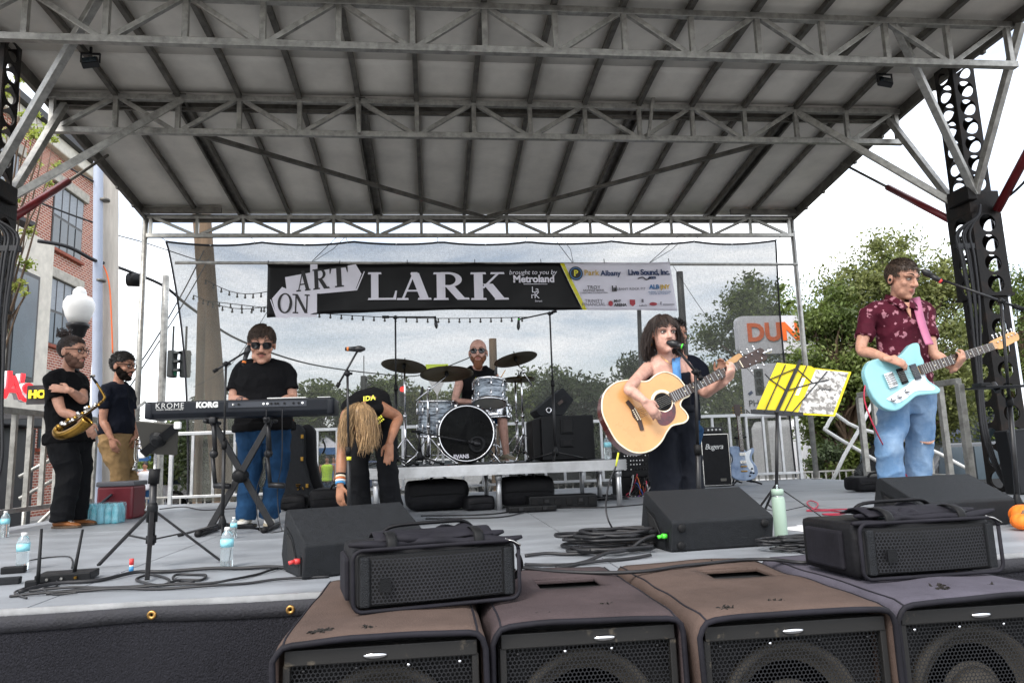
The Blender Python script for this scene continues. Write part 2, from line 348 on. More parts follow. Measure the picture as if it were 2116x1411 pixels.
pm('guitar_aqua', '#86bcc4', .22, var=.08, vs=4, coat=.6); pm('guitar_slate', '#5c7190', .2, col2='#8fa2bc', vs=5, coat=.6); pm('nickel', '#c9c7c2', .22, 1.0, var=.1)
pm('pearl', '#232e3a', .2, col2='#b9c5d0', lo=.40, hi=.64, vs=9, stretch=(1, 1, 5), coat=.6, detail=8)
pm('drum_head', '#d8d4cc', .5, var=.06); pm('drum_head_black', '#07090c', .16, var=.2, spec=.10); pm('cymbal', '#554a35', .42, .9, col2='#6d6147', vs=30, stretch=(1, 1, 1))
pm('folder_yellow', '#d9c200', .4, var=.03); pm('flask_mint', '#98ad9e', .35, var=.04)
pm('cooler_red', '#6e1f29', .4, var=.15, vs=5); pm('cooler_lid', '#5c5c61', .5, var=.1)
pm('bottle_clear', '#e4edf0', .08, var=.02, trans=.85, spec=.5); pm('bottle_label', '#8fd0dc', .4, var=.1, vs=30); pm('label_teal', '#49b8c4', .4, var=.3, vs=18, col2='#a8dde4')
pm('bark', '#5b4a3b', .9, var=.3, vs=9, bump=.6, bs=22, stretch=(1, 1, .3)); pm('pole_wood', '#bdb5aa', .85, var=.2, vs=5, bump=.4, bs=26, stretch=(1, 1, .12), detail=8); pm('pole_brown', '#6a5744', .85, var=.25, vs=5, bump=.4, bs=26, stretch=(1, 1, .12), detail=8)
pm('conduit', '#98a0b0', .5, var=.06, vs=3)
pm('lintel', '#a8a298', .8, var=.2, vs=5, bump=.2); pm('window_frame', '#34302e', .5, var=.2); pm('glass', '#1a2127', .08, var=.4, vs=.6, col2='#3f4b53', spec=.5); pm('blind', '#8c9096', .6, stretch=(1, 1, 14), vs=4)
pm('trim_cream', '#cfc8bb', .7, var=.12, vs=4); pm('roof_dark', '#3c3b3d', .7, var=.2); pm('storefront', '#2b2a2c', .5, var=.2)
pm('neon_red', '#d5262e', .4, var=.05, emit='#e0252c', estr=.9); pm('sign_white', '#d9d9dc', .5, var=.04); pm('neon_yellow', '#e0c92b', .4, emit='#e0c92b', estr=.5); pm('poster_red', '#c4322c', .5, col2='#e2b93a', lo=.5, hi=.56, vs=5)
pm('globe', '#f0efec', .3, var=.02)
pm('sign_orange', '#e0682c', .5, var=.04); pm('sign_panel', '#cfd0d6', .5, var=.05); pm('signal_dark', '#3a3d3c', .6, var=.2); pm('signal_red', '#ff3b30', .3, emit='#ff2a20', estr=3.0); pm('sign_lime', '#cfe62a', .5, var=.03); pm('sign_amber', '#d08a2a', .5); pm('sign_green', '#2f7d5c', .5)
pm('car_white', '#d6d8da', .25, var=.04, coat=.7); pm('car_blue', '#263a63', .25, var=.1, coat=.7); pm('car_black', '#17181b', .25, var=.1, coat=.7); pm('tent_white', '#dcdde6', .6, var=.04); pm('hi_vis', '#b9e23a', .7); pm('cloth_blue', '#3a6ea8', .8); pm('brick_red', '#8d4a38', .85, var=.3, vs=8, bump=.3); pm('flower_blue', '#2f7fd0', .6); pm('flower_orange', '#e8741e', .7, var=.2, vs=20, island=.3); pm('grass', '#6d7a3a', .9, var=.3, vs=2, bump=.4, bs=40)
pm('hoop_dark', '#111317', .3, var=.2, coat=.4); see_through('wrap_film', '#bcd8e0', .78, col=(.9, .97, 1, 1)); MATS['wrap_film'].node_tree.nodes['Principled BSDF'].inputs['Specular IOR Level'].default_value = .6
pm('kb_black', '#1e2127', .42, var=.12, vs=8, spec=.22); pm('kb_panel', '#33373f', .5, var=.1); pm('tablet_grey', '#46443f', .5, .3, var=.08); pm('worn_frame', '#131211', .6, col2='#4d463b', lo=.60, hi=.72, vs=22)
pm('photo_print', '#6d6a66', .5, col2='#d6d4d0', lo=.42, hi=.58, vs=26)
leafmat('leaf_mid', '#4a5a2a', '#6c7a3c'); leafmat('leaf_olive', '#55602f', '#7c8049'); leafmat('leaf_dark', '#33402a', '#4b5833'); leafmat('leaf_spring', '#8a9a3c', '#a9ac58')
def brickmat():
    m = bpy.data.materials.new('brick_wall'); m.use_nodes = True; t = m.node_tree; n = t.nodes; b = n['Principled BSDF']; b.inputs['Roughness'].default_value = .85
    tcn = n.new('ShaderNodeTexCoord'); sp = n.new('ShaderNodeSeparateXYZ'); cb = n.new('ShaderNodeCombineXYZ'); ad = n.new('ShaderNodeMath'); ad.operation = 'ADD'
    t.links.new(tcn.outputs['Object'], sp.inputs[0]); t.links.new(sp.outputs[0], ad.inputs[0]); t.links.new(sp.outputs[1], ad.inputs[1]); t.links.new(ad.outputs[0], cb.inputs[0]); t.links.new(sp.outputs[2], cb.inputs[1])
    bk = n.new('ShaderNodeTexBrick'); bk.inputs['Scale'].default_value = 1.0; bk.inputs['Brick Width'].default_value = .24; bk.inputs['Row Height'].default_value = .09; bk.inputs['Mortar Size'].default_value = .012
    bk.inputs['Color1'].default_value = hx('#8a4536'); bk.inputs['Color2'].default_value = hx('#a85e48'); bk.inputs['Mortar'].default_value = hx('#c9bcae'); bk.inputs['Bias'].default_value = -.1
    t.links.new(cb.outputs[0], bk.inputs['Vector']); t.links.new(bk.outputs['Color'], b.inputs['Base Color'])
    bp = n.new('ShaderNodeBump'); bp.inputs['Strength'].default_value = .5; bp.inputs['Distance'].default_value = .01; bp.invert = True; t.links.new(bk.outputs['Fac'], bp.inputs['Height']); t.links.new(bp.outputs[0], b.inputs['Normal'])
    MATS['brick_wall'] = m
brickmat()
def shirtmat():
    """Dark red cloth printed with scattered pale pink motifs."""
    m = pm('shirt_print', '#4a1726', .8, var=.15, vs=8, bump=.25, bs=22, spec=.15); t = m.node_tree; n = t.nodes; b = n['Principled BSDF']
    lk = [l for l in t.links if l.to_socket == b.inputs['Base Color']][0].from_socket
    tcn = n.new('ShaderNodeTexCoord'); vo = n.new('ShaderNodeTexVoronoi'); vo.inputs['Scale'].default_value = 15; vo.feature = 'F1'; vo.inputs['Randomness'].default_value = .75
    nz2 = n.new('ShaderNodeTexNoise'); nz2.inputs['Scale'].default_value = 42; nz2.inputs['Detail'].default_value = 2
    t.links.new(tcn.outputs['Object'], vo.inputs['Vector']); t.links.new(tcn.outputs['Object'], nz2.inputs['Vector'])
    a = n.new('ShaderNodeMath'); a.operation = 'MULTIPLY_ADD'; a.inputs[1].default_value = 1.1; t.links.new(nz2.outputs['Fac'], a.inputs[0]); t.links.new(vo.outputs['Distance'], a.inputs[2])
    ls = n.new('ShaderNodeMapRange'); ls.inputs['From Min'].default_value = .88; ls.inputs['From Max'].default_value = .80; t.links.new(a.outputs[0], ls.inputs[0])
    mxn = n.new('ShaderNodeMixRGB'); mxn.inputs[2].default_value = hx('#a8737f'); t.links.new(ls.outputs[0], mxn.inputs[0]); t.links.new(lk, mxn.inputs[1]); t.links.new(mxn.outputs[0], b.inputs['Base Color'])
shirtmat()
# ------------------------------------------------------------------ ground and street
m = M(); m.add([(-400, -60, GZ), (400, -60, GZ), (400, 1200, GZ), (-400, 1200, GZ)], [(0, 1, 2, 3)]); struct(m.obj('street', 'asphalt'))
m = M(); m.box((-30, 40, GZ+.06), (36, 70, .12)); struct(m.obj('pavement', 'concrete'))
m = M(); m.box((24, 23, GZ+.06), (26, 12, .12)); struct(m.obj('pavement', 'concrete'))
m = M()
for i in range(13):
    for j in range(9): pass
nx, ny = 24, 10
vs = [(-6+60*i/nx-8, 40+40*j/ny, GZ+.02+2.2*(j/ny)**1.5+.3*noise.noise(V(i*.4, j*.4, 0))) for j in range(ny+1) for i in range(nx+1)]
m.add(vs, [(j*(nx+1)+i, j*(nx+1)+i+1, (j+1)*(nx+1)+i+1, (j+1)*(nx+1)+i) for j in range(ny) for i in range(nx)]); struct(m.obj('park_lawn', 'grass', smooth=True))

# ------------------------------------------------------------------ stage platform
DX0, DX1, DY0, DY1 = -4.05, 5.72, 3.10, 10.45
st = thing('stage_platform', 'low grey-painted mobile stage platform the whole band stands on', 'stage', (.85, 6.8, GZ))
m = M(); m.box((.835, 6.775, -.09), (DX1-DX0-.02, DY1-DY0-.02, .16)); m.obj('deck_frame', 'aluminium', st)
ys = [DY0, 4.02, 5.27, 6.52, 7.82, 9.12, DY1]; nxp = 4; pw = (DX1-DX0)/nxp
for j in range(6):
    for i in range(nxp):
        x0 = DX0+i*pw+.004; x1 = DX0+(i+1)*pw-.004; g = .010
        m = M(); m.box(((x0+x1)/2, (ys[j]+ys[j+1])/2, -.005+random.uniform(-.0006, .0006)), (x1-x0, ys[j+1]-ys[j]-2*g, .011)); m.obj('deck_panel', 'deck', st)
m = M(); m.box((.835, DY0-.006, -.02), (DX1-DX0, .012, .06)); m.obj('front_edge_trim', 'aluminium', st)
for x in (-3.7, -1.2, 1.3, 3.6, 5.4):
    for y in (3.5, 6.8, 10.1):
        m = M(); m.tube([(x, y, GZ+.02), (x, y, -.17)], .035, 10); m.lathe([(.09, 0), (.09, .02)], 12, c=(x, y, GZ+.002)); m.obj('support_leg', 'galvanised', st)
# black woven skirt hung on the front edge, with a hem and brass eyelets
sk = thing('stage_skirt', 'black woven mesh skirt hanging from the front edge of the stage', 'stage skirt', (.8, 3.05, GZ))
nx = 150; rows = [(-.055, 0), (-.12, .3), (-.3, .8), (-.6, 1), (-1.085, 1.2)]
def sky_(x, a): return 3.068 - a*(.018*math.sin(x*5.1)+.012*math.sin(x*11.7+1)+.01) - .004
def sag(x): return -.012*abs(math.sin(x*3.3+.6))
m = M(); vs = [(DX0+(DX1-DX0)*i/nx, sky_(DX0+(DX1-DX0)*i/nx, a), z+sag(DX0+(DX1-DX0)*i/nx)*(1 if k < 2 else 0)) for k, (z, a) in enumerate(rows) for i in range(nx+1)]
m.add(vs, [(k*(nx+1)+i, k*(nx+1)+i+1, (k+1)*(nx+1)+i+1, (k+1)*(nx+1)+i) for k in range(len(rows)-1) for i in range(nx)]); m.obj('cloth', 'skirt_cloth', sk, smooth=True)
m = M(); vs = []
for i in range(nx+1):
    x = DX0+(DX1-DX0)*i/nx; y = sky_(x, .05)-.004; s_ = sag(x); vs += [(x, y, -.003+s_*.6), (x, y-.002, -.030+s_), (x, y-.001, -.058+s_)]
m.add(vs, [(3*i+k, 3*i+3+k, 3*i+4+k, 3*i+1+k) for i in range(nx) for k in range(2)]); m.obj('hem', 'skirt_hem', sk, smooth=True, solid=.004)
m = M()
for px in (-2.9, -1.995, -1.1, -.575):
    m = M(); m.lathe([(.006, .0), (.0065, .006), (.016, .006), (.018, .002), (.018, 0)], 16, mat=Matrix.Rotation(R(90), 4, 'X'), c=(px, sky_(px, .05)-.008, -.034+sag(px))); m.obj('eyelet', 'brass', sk, smooth=True)

# ------------------------------------------------------------------ the roof
rf = thing('stage_roof', 'pale panelled stage roof on grey steel lattice trusses', 'stage roof', (.85, 7, 4.0))
X0, X1 = -3.9, 5.56; NP = 15; PX = [X0+(X1-X0)*i/NP for i in range(NP+1)]
def truss(name, y, zb, zt, parent, mt='galvanised', flip=0, ends=True, w_=.062):
    m = M(); m.bar((X0-.05, y, zb), (X1+.05, y, zb), w_); t = m.obj(name, mt, parent, bev=.004)
    m = M(); m.bar((X0-.05, y, zt), (X1+.05, y, zt), w_); m.obj('top_chord', mt, t, bev=.004)
    for i, x in enumerate(PX):
        m = M(); m.bar((x, y, zb+w_/2), (x, y, zt-w_/2), w_*.78, w_*.78, (0, 1, 0)); m.obj('upright', mt, t, bev=.003)
        if i < NP:
            a, b = (PX[i]+.05, PX[i+1]-.05); up = (i+flip) % 2 == 0
            m = M(); m.bar((a, y, zb+.02 if up else zt-.02), (b, y, zt-.02 if up else zb+.02), w_*.72, w_*.72, (0, 1, 0)); m.obj('diagonal', mt, t, bev=.003)
    return t
truss('front_truss', 5.8, 4.03, 4.44, rf); truss('middle_truss', 7.5, 4.02, 4.40, rf); truss('rear_truss', 10.2, 3.72, 4.0, rf, flip=1, w_=.055)
RX0, RX1 = -4.0, 5.66
prof = [(3.0, 4.86), (5.15, 4.55), (6.85, 4.52), (7.5, 4.46), (10.32, 4.07)]
def zr(y):
    for (a, za), (b, zb) in zip(prof, prof[1:]):
        if y <= b: return za+(zb-za)*(y-a)/(b-a)
    return prof[-1][1]
for k, ((a, za), (b, zb)) in enumerate(zip(prof, prof[1:])):          # ceiling sheets, one bay after another
    for i in range(NP):
        xa = PX[i] if i else RX0; xb = PX[i+1] if i < NP-1 else RX1
        m = M(); e = .002; bow = .006
        vs = []; n1, n2 = 3, 5
        for jj in range(n2+1):
            for ii in range(n1+1):
                u, v_ = ii/n1, jj/n2; vs.append((xa+e+(xb-xa-2*e)*u, a+(b-a)*v_, za+(zb-za)*v_+.012+bow*math.sin(math.pi*u)*math.sin(math.pi*v_)*random.uniform(.3, 1.4)))
        m.add(vs, [(jj*(n1+1)+ii, jj*(n1+1)+ii+1, (jj+1)*(n1+1)+ii+1, (jj+1)*(n1+1)+ii) for jj in range(n2) for ii in range(n1)]); m.obj('roof_panel', 'roof_skin', rf, smooth=True, solid=.006)
for k, ((a, za), (b, zb)) in enumerate(zip(prof, prof[1:])):          # purlins under the joints
    if k == 2: continue
    if k == 1: b, zb = 7.5, zr(7.5)
    for i in range(1, NP):
        wide = .05; m = M()
        if k == 3 and i in (2, 5, 10, 13):
            for d in (-.055, .055): m.bar((PX[i]+d, a, za-.04), (PX[i]+d, b, zb-.04), .028, .085)
            m.bar((PX[i], a, za-.006), (PX[i], b, zb-.006), .09, .01)
        elif k == 1: m.add([], []); m.bar((PX[i], 5.15, 4.55-.035), (PX[i], 6.85, 4.52-.035), wide, .06); m.bar((PX[i], 6.85, 4.52-.035), (PX[i], 7.5, 4.46-.035), wide, .058)
        else: m.bar((PX[i], a, za-.03), (PX[i], b, zb-.03), wide*.9, .06)
        m.obj('purlin', 'steel_dark', rf, bev=.003)
for x in (RX0+.015, RX1-.015):
    for (a, za), (b, zb) in zip(prof, prof[1:]): m = M(); m.bar((x, a, za-.05), (x, b, zb-.05), .05, .13); m.obj('side_beam', 'steel_dark', rf, bev=.004)
    m = M()
    for y in (6.2, 6.9, 7.9, 8.5, 9.3, 9.8): m.box((x, y, zr(y)-.12), (.03, .05, .05))
    m.obj('lug', 'steel_dark', rf)
m = M(); m.bar((RX0, 10.30, 4.0), (RX1, 10.30, 4.0), .05, .1); m.obj('rear_beam', 'steel_dark', rf, bev=.004)
m = M(); m.bar((RX0, 10.05, 4.045), (RX0+1.1, 10.05, 4.045), .05, .08); m.bar((RX1-1.1, 10.05, 4.045), (RX1, 10.05, 4.045), .05, .08); m.obj('corner_beam', 'steel_dark', rf, bev=.004)
m = M(); m.bar((RX0, 7.66, 4.40), (RX1, 7.66, 4.40), .04, .05); m.bar((RX0, 7.62, 4.33), (RX1, 7.62, 4.33), .03, .03); m.obj('hinge_beam', 'steel_dark', rf)
m = M(); m.bar((RX0, 5.12, 4.46), (RX1+.1, 5.12, 4.46), .06, .14); m.obj('fold_beam', 'black_metal', rf, bev=.004)
m = M(); m.bar((RX0, 3.05, 4.80), (RX1, 3.05, 4.80), .06, .14); m.obj('front_beam', 'steel_dark', rf)
yc = 10.15; cxm = aY(1003, 455, yc)
for px, py in ((385, 283), (1610, 300)):
    p = aY(px, py, 7.55); q = V(cxm.x, yc, 3.98); p.z = 4.06; m = M(); m.bar(p, q, .05, .045); m.obj('wind_brace', 'steel_dark', rf)
for (ax_, ay_), (bx_, by_) in (((735, 165), (742, 275)), ((1352, 180), (1340, 284))):
    m = M(); m.bar(aY(ax_, ay_, 7.42), aY(bx_, by_, 7.42), .035, .03); m.obj('drop_bar', 'galvanised', rf)
# rear poles carry the roof corners
for sx, px in ((-3.98, 0), (5.62, 1)):
    m = M(); m.tube([(sx, 10.22, .0), (sx, 10.22, 4.02)], .038, 14); m.lathe([(.08, 0), (.08, .012)], 14, c=(sx, 10.22, .001)); m.obj('corner_pole', 'galvanised', rf, smooth=True)
# flood lights bolted under the purlins
for (px, py), lab, s_ in (((188, 104), 'small black floodlight under the roof near the left mast', -1), ((1826, 149), 'small black floodlight under the roof near the right mast', 1)):
    c = aY(px, py, 6.75); c.z = 4.33; c = c if False else V(c.x, 6.75, 4.36)
    t = thing('floodlight', lab, 'floodlight', c + V(0, 0, .1), 'floodlights under the stage roof')
    rt_ = Matrix.Rotation(R(-35), 3, 'X') @ Matrix.Rotation(R(20*s_), 3, 'Y')
    m = M(); m.box(c, (.15, .06, .12), rt_, bev=.012); m.obj('housing', 'black_metal', t)
    m = M(); m.box(c+rt_ @ V(0, -.033, 0), (.12, .006, .09), rt_); m.obj('lens_glass', 'glass', t)
    m = M(); m.bar(c+V(-.085, 0, 0), c+V(-.085, 0, .09), .012); m.bar(c+V(.085, 0, 0), c+V(.085, 0, .09), .012); m.bar(c+V(-.09, 0, .09), c+V(.09, 0, .09), .02, .014); m.bar(c+V(0, 0, .09), c+V(0, 0, .16), .02); m.obj('yoke', 'black_metal', t)

# ------------------------------------------------------------------ lifting masts
def plate(m, org, ux, uy, wd, z0, z1, pitch, rad, n=20):
    """One perforated face: square cells round round holes."""
    org, ux, uy = Vector(org), Vector(ux), Vector(uy); k = max(1, int(round((z1-z0)/pitch))); p = (z1-z0)/k
    for i in range(k):
        zc = z0+(i+.5)*p; sq = []; ci = []
        for j in range(n):
            a = 2*math.pi*j/n+math.pi/4; c_, s_ = math.cos(a), math.sin(a); q = 1/max(abs(c_), abs(s_))
            sq.append(org+ux*(c_*q*wd/2)+uy*(zc+s_*q*p/2)); ci.append(org+ux*(c_*rad)+uy*(zc+s_*rad))
        m.add(sq+ci, [(j, (j+1) % n, n+(j+1) % n, n+j) for j in range(n)])
def column(name, c, wd, z0, z1, pitch, rad, mat, parent):
    m = M(); h = wd/2
    for ux, nn in ((V(1, 0, 0), V(0, -1, 0)), (V(0, 1, 0), V(1, 0, 0)), (V(-1, 0, 0), V(0, 1, 0)), (V(0, -1, 0), V(-1, 0, 0))):
        plate(m, V(c[0], c[1], 0)+nn*h, ux, V(0, 0, 1), wd, z0, z1, pitch, rad)
    return m.obj(name, mat, parent, solid=.012)
for cx, sd, lab in ((5.63, 1, 'black perforated steel lifting mast behind the guitarist in red shirt'), (-3.93, -1, 'black perforated steel lifting mast at the left edge')):
    t = thing('lifting_mast', lab, 'stage mast', (cx, 6.6, GZ), 'roof lifting masts')
    cy = 6.6
    column('base_section', (cx, cy), .27, GZ+.03, 1.93, .215, .086, 'mast_black', t)
    column('middle_sleeve', (cx, cy), .33, 1.94, 2.78, .215, .090, 'mast_black', t)
    column('upper_section', (cx, cy), .25, 3.02, 4.46, .215, .090, 'mast_black', t)
    m = M(); m.box((cx, cy, 2.90), (.34, .34, .24), bev=.01); m.obj('head_box', 'mast_black', t)
    m = M(); m.box((cx, cy, 1.935), (.36, .36, .03)); m.obj('collar', 'mast_black', t)
    m = M(); m.box((cx, cy, GZ+.015), (.6, .6, .03)); m.obj('foot_plate', 'mast_black', t)
    m = M(); m.tube([(cx+sd*.24, cy-.02, GZ+.03), (cx+sd*.21, cy-.02, 2.85)], .038, 12); m.obj('lift_cylinder', 'chrome', t, smooth=True)
    # hoses gathered on a bracket and hanging down the inner face
    m = M(); m.bar((cx-sd*.22, cy-.2, 2.42), (cx-sd*.42, cy-.2, 2.42), .05, .05); m.obj('hose_bracket', 'black_metal', t)
    for k in range(5):
        x = cx-sd*(.25+.035*k); y = cy-.21+.015*(k % 2)
        m = M(); m.tube([(cx-sd*.08, cy-.2, 2.85), (cx-sd*.16, cy-.24, 2.72), (x, y, 2.55), (x, y-.02, 2.3), (x+sd*.01*k, y, 1.8), (cx-sd*(.33+.01*k), y, 1.1), (cx-sd*(.36+.012*k), y-.02, .55), (cx-sd*(.22+.01*k), y, .12), (cx-sd*.05*k, y-.05, .03)], .013, 7, 5); m.obj('hose', 'cable', t, smooth=True)
    # braces up to the trusses
    zb = 2.97
    for q, nm in ((V(cx-sd*1.22, 5.8, 4.42), 'front_brace'), (V(cx-sd*1.32, 7.5, 4.38), 'rear_brace'), (V(cx+sd*.02, 5.72, 4.42), 'outer_brace'), (V(cx-sd*.15, 7.5, 4.30), 'side_brace')):
        p = V(cx-sd*.12, cy+(-.2 if q.y < 6.6 else .1), zb)
        m = M(); m.bar(p, q, .065, .065); m.obj(nm, 'galvanised', t, bev=.004)
    m = M(); m.box((cx-sd*.17, cy-.08, 2.98), (.1, .3, .16)); m.obj('brace_bracket', 'mast_black', t, bev=.01)
    # hydraulic rams
    p = V(cx-sd*.12, cy+.18, 2.82); q = V(cx-sd*.14, 8.55, 4.20)
    e = p.lerp(q, .52); m = M(); m.tube([p, e], .038, 12); m.obj('ram_barrel', 'red_paint', t, smooth=True)
    m = M(); m.tube([e, q], .016, 10); m.obj('ram_rod', 'steel_dark', t, smooth=True)
    p = V(cx+sd*.1, cy-.2, 2.80); q = V(cx+sd*.10, 4.6, 4.45); e = p.lerp(q, .8)
    m = M(); m.tube([p, e], .045, 12); m.obj('ram_barrel', 'red_paint', t, smooth=True)
    m = M(); m.tube([e, q], .02, 10); m.obj('ram_rod', 'steel_dark', t, smooth=True)
    m = M(); m.tube([p+V(0, -.02, .05), p.lerp(q, .2)+V(sd*.06, 0, -.12), p.lerp(q, .45)+V(sd*.05, 0, -.12), e+V(0, 0, -.05)], .012, 7, 6); m.obj('hose', 'cable', t, smooth=True)

# ------------------------------------------------------------------ guard rails
def rail(name, a, b, ztop, zbot, pitch, lab, zfoot=0.0, wd=.035, grp='steel guard rails round the stage', mt='aluminium', post=.05):
    a, b = Vector(a), Vector(b); t = thing(name, lab, 'guard rail', ((a+b)/2)+V(0, 0, zfoot), grp)
    m = M(); m.bar(a+V(0, 0, ztop), b+V(0, 0, ztop), post, post*.9); m.obj('top_rail', mt, t, bev=.004)
    m = M(); m.bar(a+V(0, 0, zbot), b+V(0, 0, zbot), wd, wd); m.obj('bottom_rail', mt, t, bev=.003)
    for p in (a, b): m = M(); m.bar(p+V(0, 0, zfoot), p+V(0, 0, ztop-post*.45), post, post, (0, 1, 0)); m.obj('post', mt, t, bev=.004)
    k = max(2, int(round((b-a).length/pitch)))
    for i in range(1, k):
        p = a.lerp(b, i/k); m = M(); m.bar(p+V(0, 0, zbot+wd/2), p+V(0, 0, ztop-post*.45), wd, wd, (0, 1, 0)); m.obj('baluster', mt, t)
    return t
yb = 10.34
rail('guard_rail', (-3.55, yb, 0), (-1.33, yb, 0), .95, .10, .27, 'guard rail at the back of the stage behind the keyboard player')
rail('guard_rail', (-1.27, yb, 0), (.98, yb, 0), .95, .10, .27, 'guard rail at the back of the stage behind the bending woman and drums')
rail('guard_rail', (1.04, yb, 0), (3.28, yb, 0), .95, .10, .27, 'guard rail at the back of the stage behind the singer')
rail('guard_rail', (3.34, yb, 0), (5.45, yb, 0), .97, .10, .27, 'guard rail at the back of the stage behind the slate blue guitar')
rail('guard_rail', (-3.86, 6.62, 0), (-3.86, 8.75, 0), 1.08, .17, .26, 'guard rail along the left side beside the saxophone player', wd=.042, post=.06, mt='galvanised')
rail('guard_rail', (5.50, 6.95, 0), (5.50, 8.75, 0), 1.12, .12, .28, 'guard rail along the right side behind the guitarist in red shirt', wd=.055, post=.065, mt='galvanised')

# ------------------------------------------------------------------ scrim, pipe and banner
sc_ = thing('backdrop_scrim', 'sheer grey mesh backdrop stretched across the back of the stage', 'backdrop', (.85, 10.42, 0))
ys_ = 10.44
def wav(x): return .05*math.sin(x*1.9)+.03*math.sin(x*4.3+1)
nx, nz_ = 90, 36; xl, xr = -3.76, 5.43; vs = []
def sctop(u): return 3.70 - .05*abs(math.sin(u*math.pi*7))**.8*1.0
for j in range(nz_+1):
    v_ = j/nz_
    for i in range(nx+1):
        u = i/nx; x = xl+(xr-xl)*u; zt = sctop(u); z = zt*(1-v_)+.02*v_
        x += (.34*(1-u)**6)*math.sin(v_*math.pi*.5)**.8*1.2 - .04*math.sin(v_*math.pi)*u**6
        vs.append((x, ys_+wav(x+2*v_)*.4, z))
m = M(); m.add(vs, [(j*(nx+1)+i, j*(nx+1)+i+1, (j+1)*(nx+1)+i+1, (j+1)*(nx+1)+i) for j in range(nz_) for i in range(nx)]); m.obj('mesh_cloth', 'scrim', sc_, smooth=True)
m = M(); m.tube([Vector(vs[i])+V(0, -.01, 0) for i in range(nx+1)], .016, 6); m.obj('top_hem', 'skirt_hem', sc_, smooth=True)
for i0 in (0, nx):
    m = M(); m.tube([Vector(vs[j*(nx+1)+i0])+V(0, -.01, 0) for j in range(nz_+1)], .014, 6); m.obj('side_hem', 'skirt_hem', sc_, smooth=True)
for k in range(15):
    u = k/14; i = int(u*nx); p = Vector(vs[i]); m = M(); m.lathe([(.004, 0), (.012, .002), (.012, .004)], 10, mat=Matrix.Rotation(R(90), 4, 'X'), c=p+V(0, -.028, -.002)); m.obj('eyelet', 'chrome', sc_)
    if k % 2 == 0: m = M(); m.tube([p+V(0, -.02, .012), V(p.x, 10.22, 3.70)], .005, 5); m.obj('tie', 'cable', sc_)
bp_ = thing('banner_pole', 'long grey steel pipe crossing the backdrop above the banner', 'pipe', (.9, 10.12, 3.3))
pz0 = aY(362, 543, 10.12); pz1 = aY(1655, 546, 10.12)
m = M(); m.tube([pz0, V(5.60, 10.14, pz1.z)], .022, 10); m.obj('pipe', 'galvanised', bp_, smooth=True)
for px, tx in ((640, 700), (1185, 1140), (1340, 1405)):
    a = aY(px, 545, 10.12); b = aY(tx, 486, 10.2)
    m = M(); m.tube([a, b], .005, 5); m.obj('rope', 'cable', bp_)
    m = M(); m.tube([a, a.lerp(b, .5)+V(.12, 0, 0), V(b.x+.12, 10.2, b.z)], .004, 5); m.obj('rope', 'cable', bp_)
BL, BRX = -2.26, 3.55
bn = thing('festival_banner', 'long black vinyl banner with big pale serif letters and a white sponsor panel', 'banner', (.65, 10.08, 2.5))
bz1 = 3.265; by = 10.06
def bbot(x): u = (x-BL)/(BRX-BL); return 2.50 + .10*math.sin(min(1, u*1.6)*math.pi/2)*(1-u)*1.2 + .03*u
def bpt(u, v_):
    x = BL+(BRX-BL)*u; zt = bz1-.012*abs(math.sin(u*math.pi*6)); z = zt + (bbot(x)-zt)*v_
    return V(x + .08*u**8*v_, by - .012*math.sin(u*40+v_*3)*v_ - .02*v_*v_*math.sin(u*17), z)
def bsheet(name, u0f, u1f, mt, dy, nu=40, nv=10, par=bn):
    vs = []
    for j in range(nv+1):
        for i in range(nu+1):
            v_ = j/nv; u = u0f(v_)+(u1f(v_)-u0f(v_))*i/nu; vs.append(bpt(u, v_)+V(0, dy, 0))
    m = M(); m.add(vs, [(j*(nu+1)+i, j*(nu+1)+i+1, (j+1)*(nu+1)+i+1, (j+1)*(nu+1)+i) for j in range(nv) for i in range(nu)]); return m.obj(name, mt, par, smooth=True, solid=.002)
bsheet('black_field', lambda v: 0, lambda v: .715+.05*v, 'banner_black', 0, 90, 12)
bsheet('yellow_stripe', lambda v: .7155+.05*v, lambda v: .7255+.05*v, 'banner_yellow', 0, 4, 12)
bsheet('sponsor_panel', lambda v: .726+.05*v, lambda v: 1, 'banner_pale', 0, 40, 12)
for u in (0, .17, .333, .5, .667, .83, 1):
    p = bpt(u, 0); m = M(); m.tube([p+V(0, 0, -.02), p+V(0, .03, .06)], .006, 5); m.obj('tie', 'cable', bn)
UX, UZ = V(1, 0, 0), V(0, 0, 1)
def bpx(px, py, dy=-.03): p = aY(px, py, by+dy); return p
